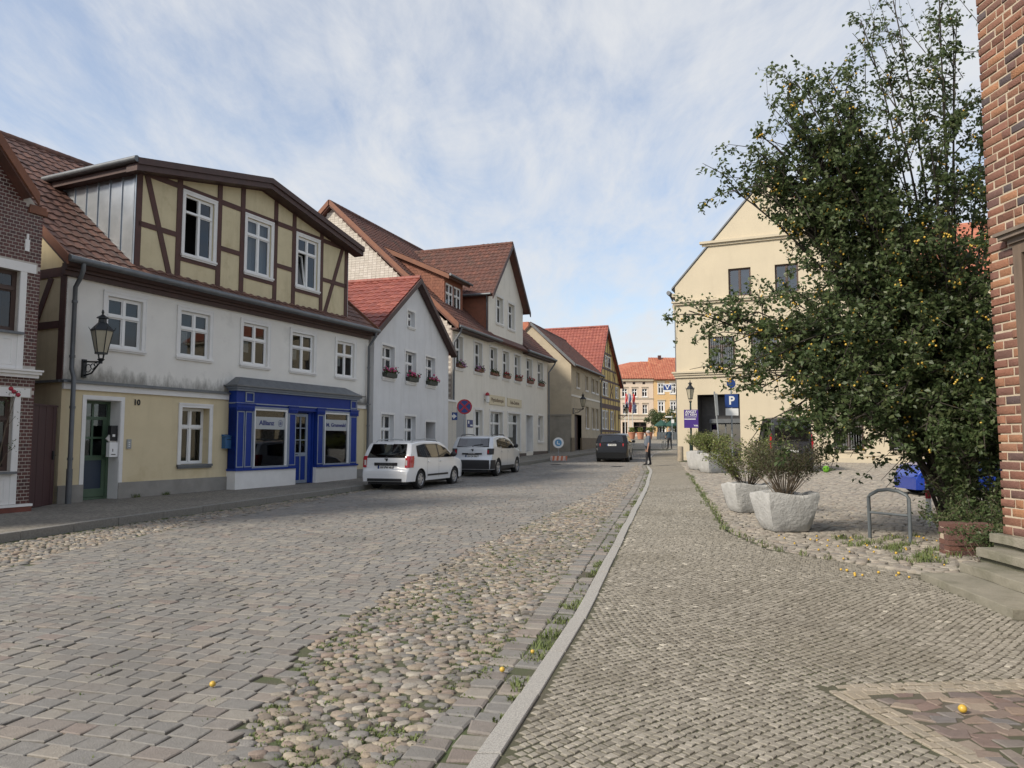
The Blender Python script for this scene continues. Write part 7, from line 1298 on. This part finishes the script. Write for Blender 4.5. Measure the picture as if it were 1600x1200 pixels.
for x in (-.52, .52): mb = MB(); mb.tube([(x + .33 * math.cos(t * .3142), 0, .34 + .33 * math.sin(t * .3142)) for t in range(21)], .018, 6, False); [mb.tube([(x, 0, .34), (x + .32 * math.cos(t), 0, .34 + .32 * math.sin(t))], .003, 3) for t in (0, 1.05, 2.1, 3.14, 4.2, 5.25)]; mb.build('wheel', M['tyre'], T)
mb = MB(); [mb.tube([a, b], .017, 6) for a, b in (((-.52, 0, .34), (-.05, 0, .32)), ((-.05, 0, .32), (-.18, 0, .85)), ((-.52, 0, .34), (-.16, 0, .78)), ((-.16, 0, .78), (.36, 0, .82)), ((-.05, 0, .32), (.38, 0, .74)), ((.34, 0, .95), (.52, 0, .34)))]; mb.build('bicycle_frame', M['galv'], T); mb = MB(); mb.tube([(.25, -.28, 1.02), (.36, -.1, 1.02), (.36, .1, 1.02), (.25, .28, 1.02)], .014, 6); mb.build('handlebar', M['black'], T); mb = MB(); mb.ball((-.2, 0, .9), .12, 8, 5, (1, .6, .35)); mb.build('saddle', M['black'], T)
# ================================================================ market square
for (x, y, lab, cs) in ((15.3, 100, 'left flagpole with red and blue flag on the square', ((.62, .12, .12), (.25, .30, .45))), (15.85, 100.5, 'middle flagpole with blue and red flag on the square', ((.30, .36, .5), (.65, .12, .10))), (16.45, 101, 'right flagpole with red flag on the square', ((.68, .09, .08), (.3, .36, .5)))):
    T = thing('flagpole', (x, y, G(y)), lab, 'flagpole'); hp = 6.3; lathed('pole', [(.05, 0), (.035, hp), (.05, hp + .03), (.02, hp + .08)], 8, (0, 0, 0), M['signwhite'], T)
    for i, cc in enumerate(cs):
        mb = MB(); n = 10; vs = [(.04 + .75 * (q / n) * (.42 + .1 * i) + .05 * math.sin(r * .9), .12 * math.sin(q * .9 + r * .5), hp - .1 - i * 1.1 - r * .24 - .18 * q / n) for r in range(7) for q in range(n + 1)]; mb.add(vs, [(r * (n + 1) + q, r * (n + 1) + q + 1, (r + 1) * (n + 1) + q + 1, (r + 1) * (n + 1) + q) for r in range(6) for q in range(n)]); mb.build('flag', mk('flag_cloth', cc, None, .8), T, 80)
for x, y, lab in ((16.0, 99, 'left terracotta pot with plants on the square'), (17.1, 98.6, 'middle terracotta pot with plants on the square'), (18.3, 99, 'right terracotta pot with tall green plants on the square')):
    T = thing('terracotta_pot', (x, y, G(y)), lab, 'plant pot', 0, 'terracotta pots on the square'); lathed('pot', [(.36, 0), (.50, .78), (.55, .80), (.55, .92), (.48, .92), (.46, .80)], 14, (0, 0, 0), M['terracotta'], T); lf = MB()
    for _ in range(260): a = rnd() * 6.28; h = rnd(); foliage(lf, (math.cos(a) * .4 * rnd(), math.sin(a) * .4 * rnd(), .85 + .6 * h), (gauss(0, .6), gauss(0, .6), 1), .22)
    lf.build('plant', M['leaf_y'], T, kind='stuff')
def round_tree(x, y, z, h, r, label, n, nm='round_tree', lm_='leaf', cz=None):
    T = thing(nm, (x, y, z), label, 'tree'); mb = MB(); mb.tube([(0, 0, -.1), (.05, 0, h * .4), (0, .05, h * .8)], [.14, .10, .04], 8); [mb.tube([(0, 0, h * .4), (math.cos(a) * r * .5, math.sin(a) * r * .5, h * .65)], [.06, .02], 5) for a in (0, 1.2, 2.5, 3.8, 5.1)]; mb.build('trunk', M['bark'], T, 60); lf = MB(); cl = [(Vector((gauss(0, .45), gauss(0, .45), gauss(0, .4))) * r, r * (.3 + .25 * rnd())) for _ in range(16)]
    for _ in range(n):
        c, q = random.choice(cl); d = Vector((gauss(0, 1), gauss(0, 1), gauss(0, 1))).normalized() * q * (rnd() ** .4); foliage(lf, c + d + Vector((0, 0, h * .68)), (gauss(0, 1), gauss(0, 1), gauss(0, 1)), .22, .6)
    lf.build('crown', M[lm_], T, kind='stuff'); return T
round_tree(19.7, 100, G(100), 3.9, 1.35, 'small round tree at the end of the street', 2600); round_tree(22.2, 101, G(101), 3.8, 1.3, 'small tree behind the green parasols', 2200)
for x, y, lab in ((19.4, 96, 'left dark green parasol on the square'), (20.6, 95.5, 'right dark green parasol on the square')):
    T = thing('parasol', (x, y, G(y)), lab, 'parasol', 0, 'green parasols'); lathed('pole', [(.05, 0), (.04, 2.2), (.02, 2.6)], 8, (0, 0, 0), M['galv'], T); mb = MB(); mb.lathe([(.95, 1.72), (.95, 1.85), (.55, 2.2), (.03, 2.55)], 8); mb.build('canopy', M['awning'], T)
T = thing('terrace_screen', (19.6, 95, G(95)), 'low dark terrace screen with chairs below the parasols', 'screen')
for i in range(6): mb = MB(); mb.box(-1. + i * .42, -1. + i * .42 + .38, 0, .04, .05, 1.0); mb.build('panel', M['rack'], T); mb = MB(); mb.box(-1.02 + i * .42, -1. + i * .42, -.01, .05, 0, 1.1); mb.build('post', M['iron'], T)
T = thing('direction_sign', (19.9, 92, G(92)), 'white street name sign on slim pole before the small tree', 'road sign'); lathed('pole', [(.04, 0), (.04, 3.1)], 8, (0, 0, 0), M['galv'], T); mb = MB(); mb.box(-.85, .05, -.03, .0, 2.85, 3.0); mb.build('sign_board', M['signwhite'], T); mb = MB(); mb.box(-.1, .25, -.06, -.03, 2.15, 2.6); mb.build('plate', M['signwhite'], T)
T = thing('square_lamp', (21.6, 97, G(97)), 'distant black lamp post at the end of the street', 'street lamp'); lathed('post', [(.1, 0), (.08, .8), (.05, 1), (.045, 3.3)], 8, (0, 0, 0), M['iron'], T); lantern_head(T, 3.45, 1.2)
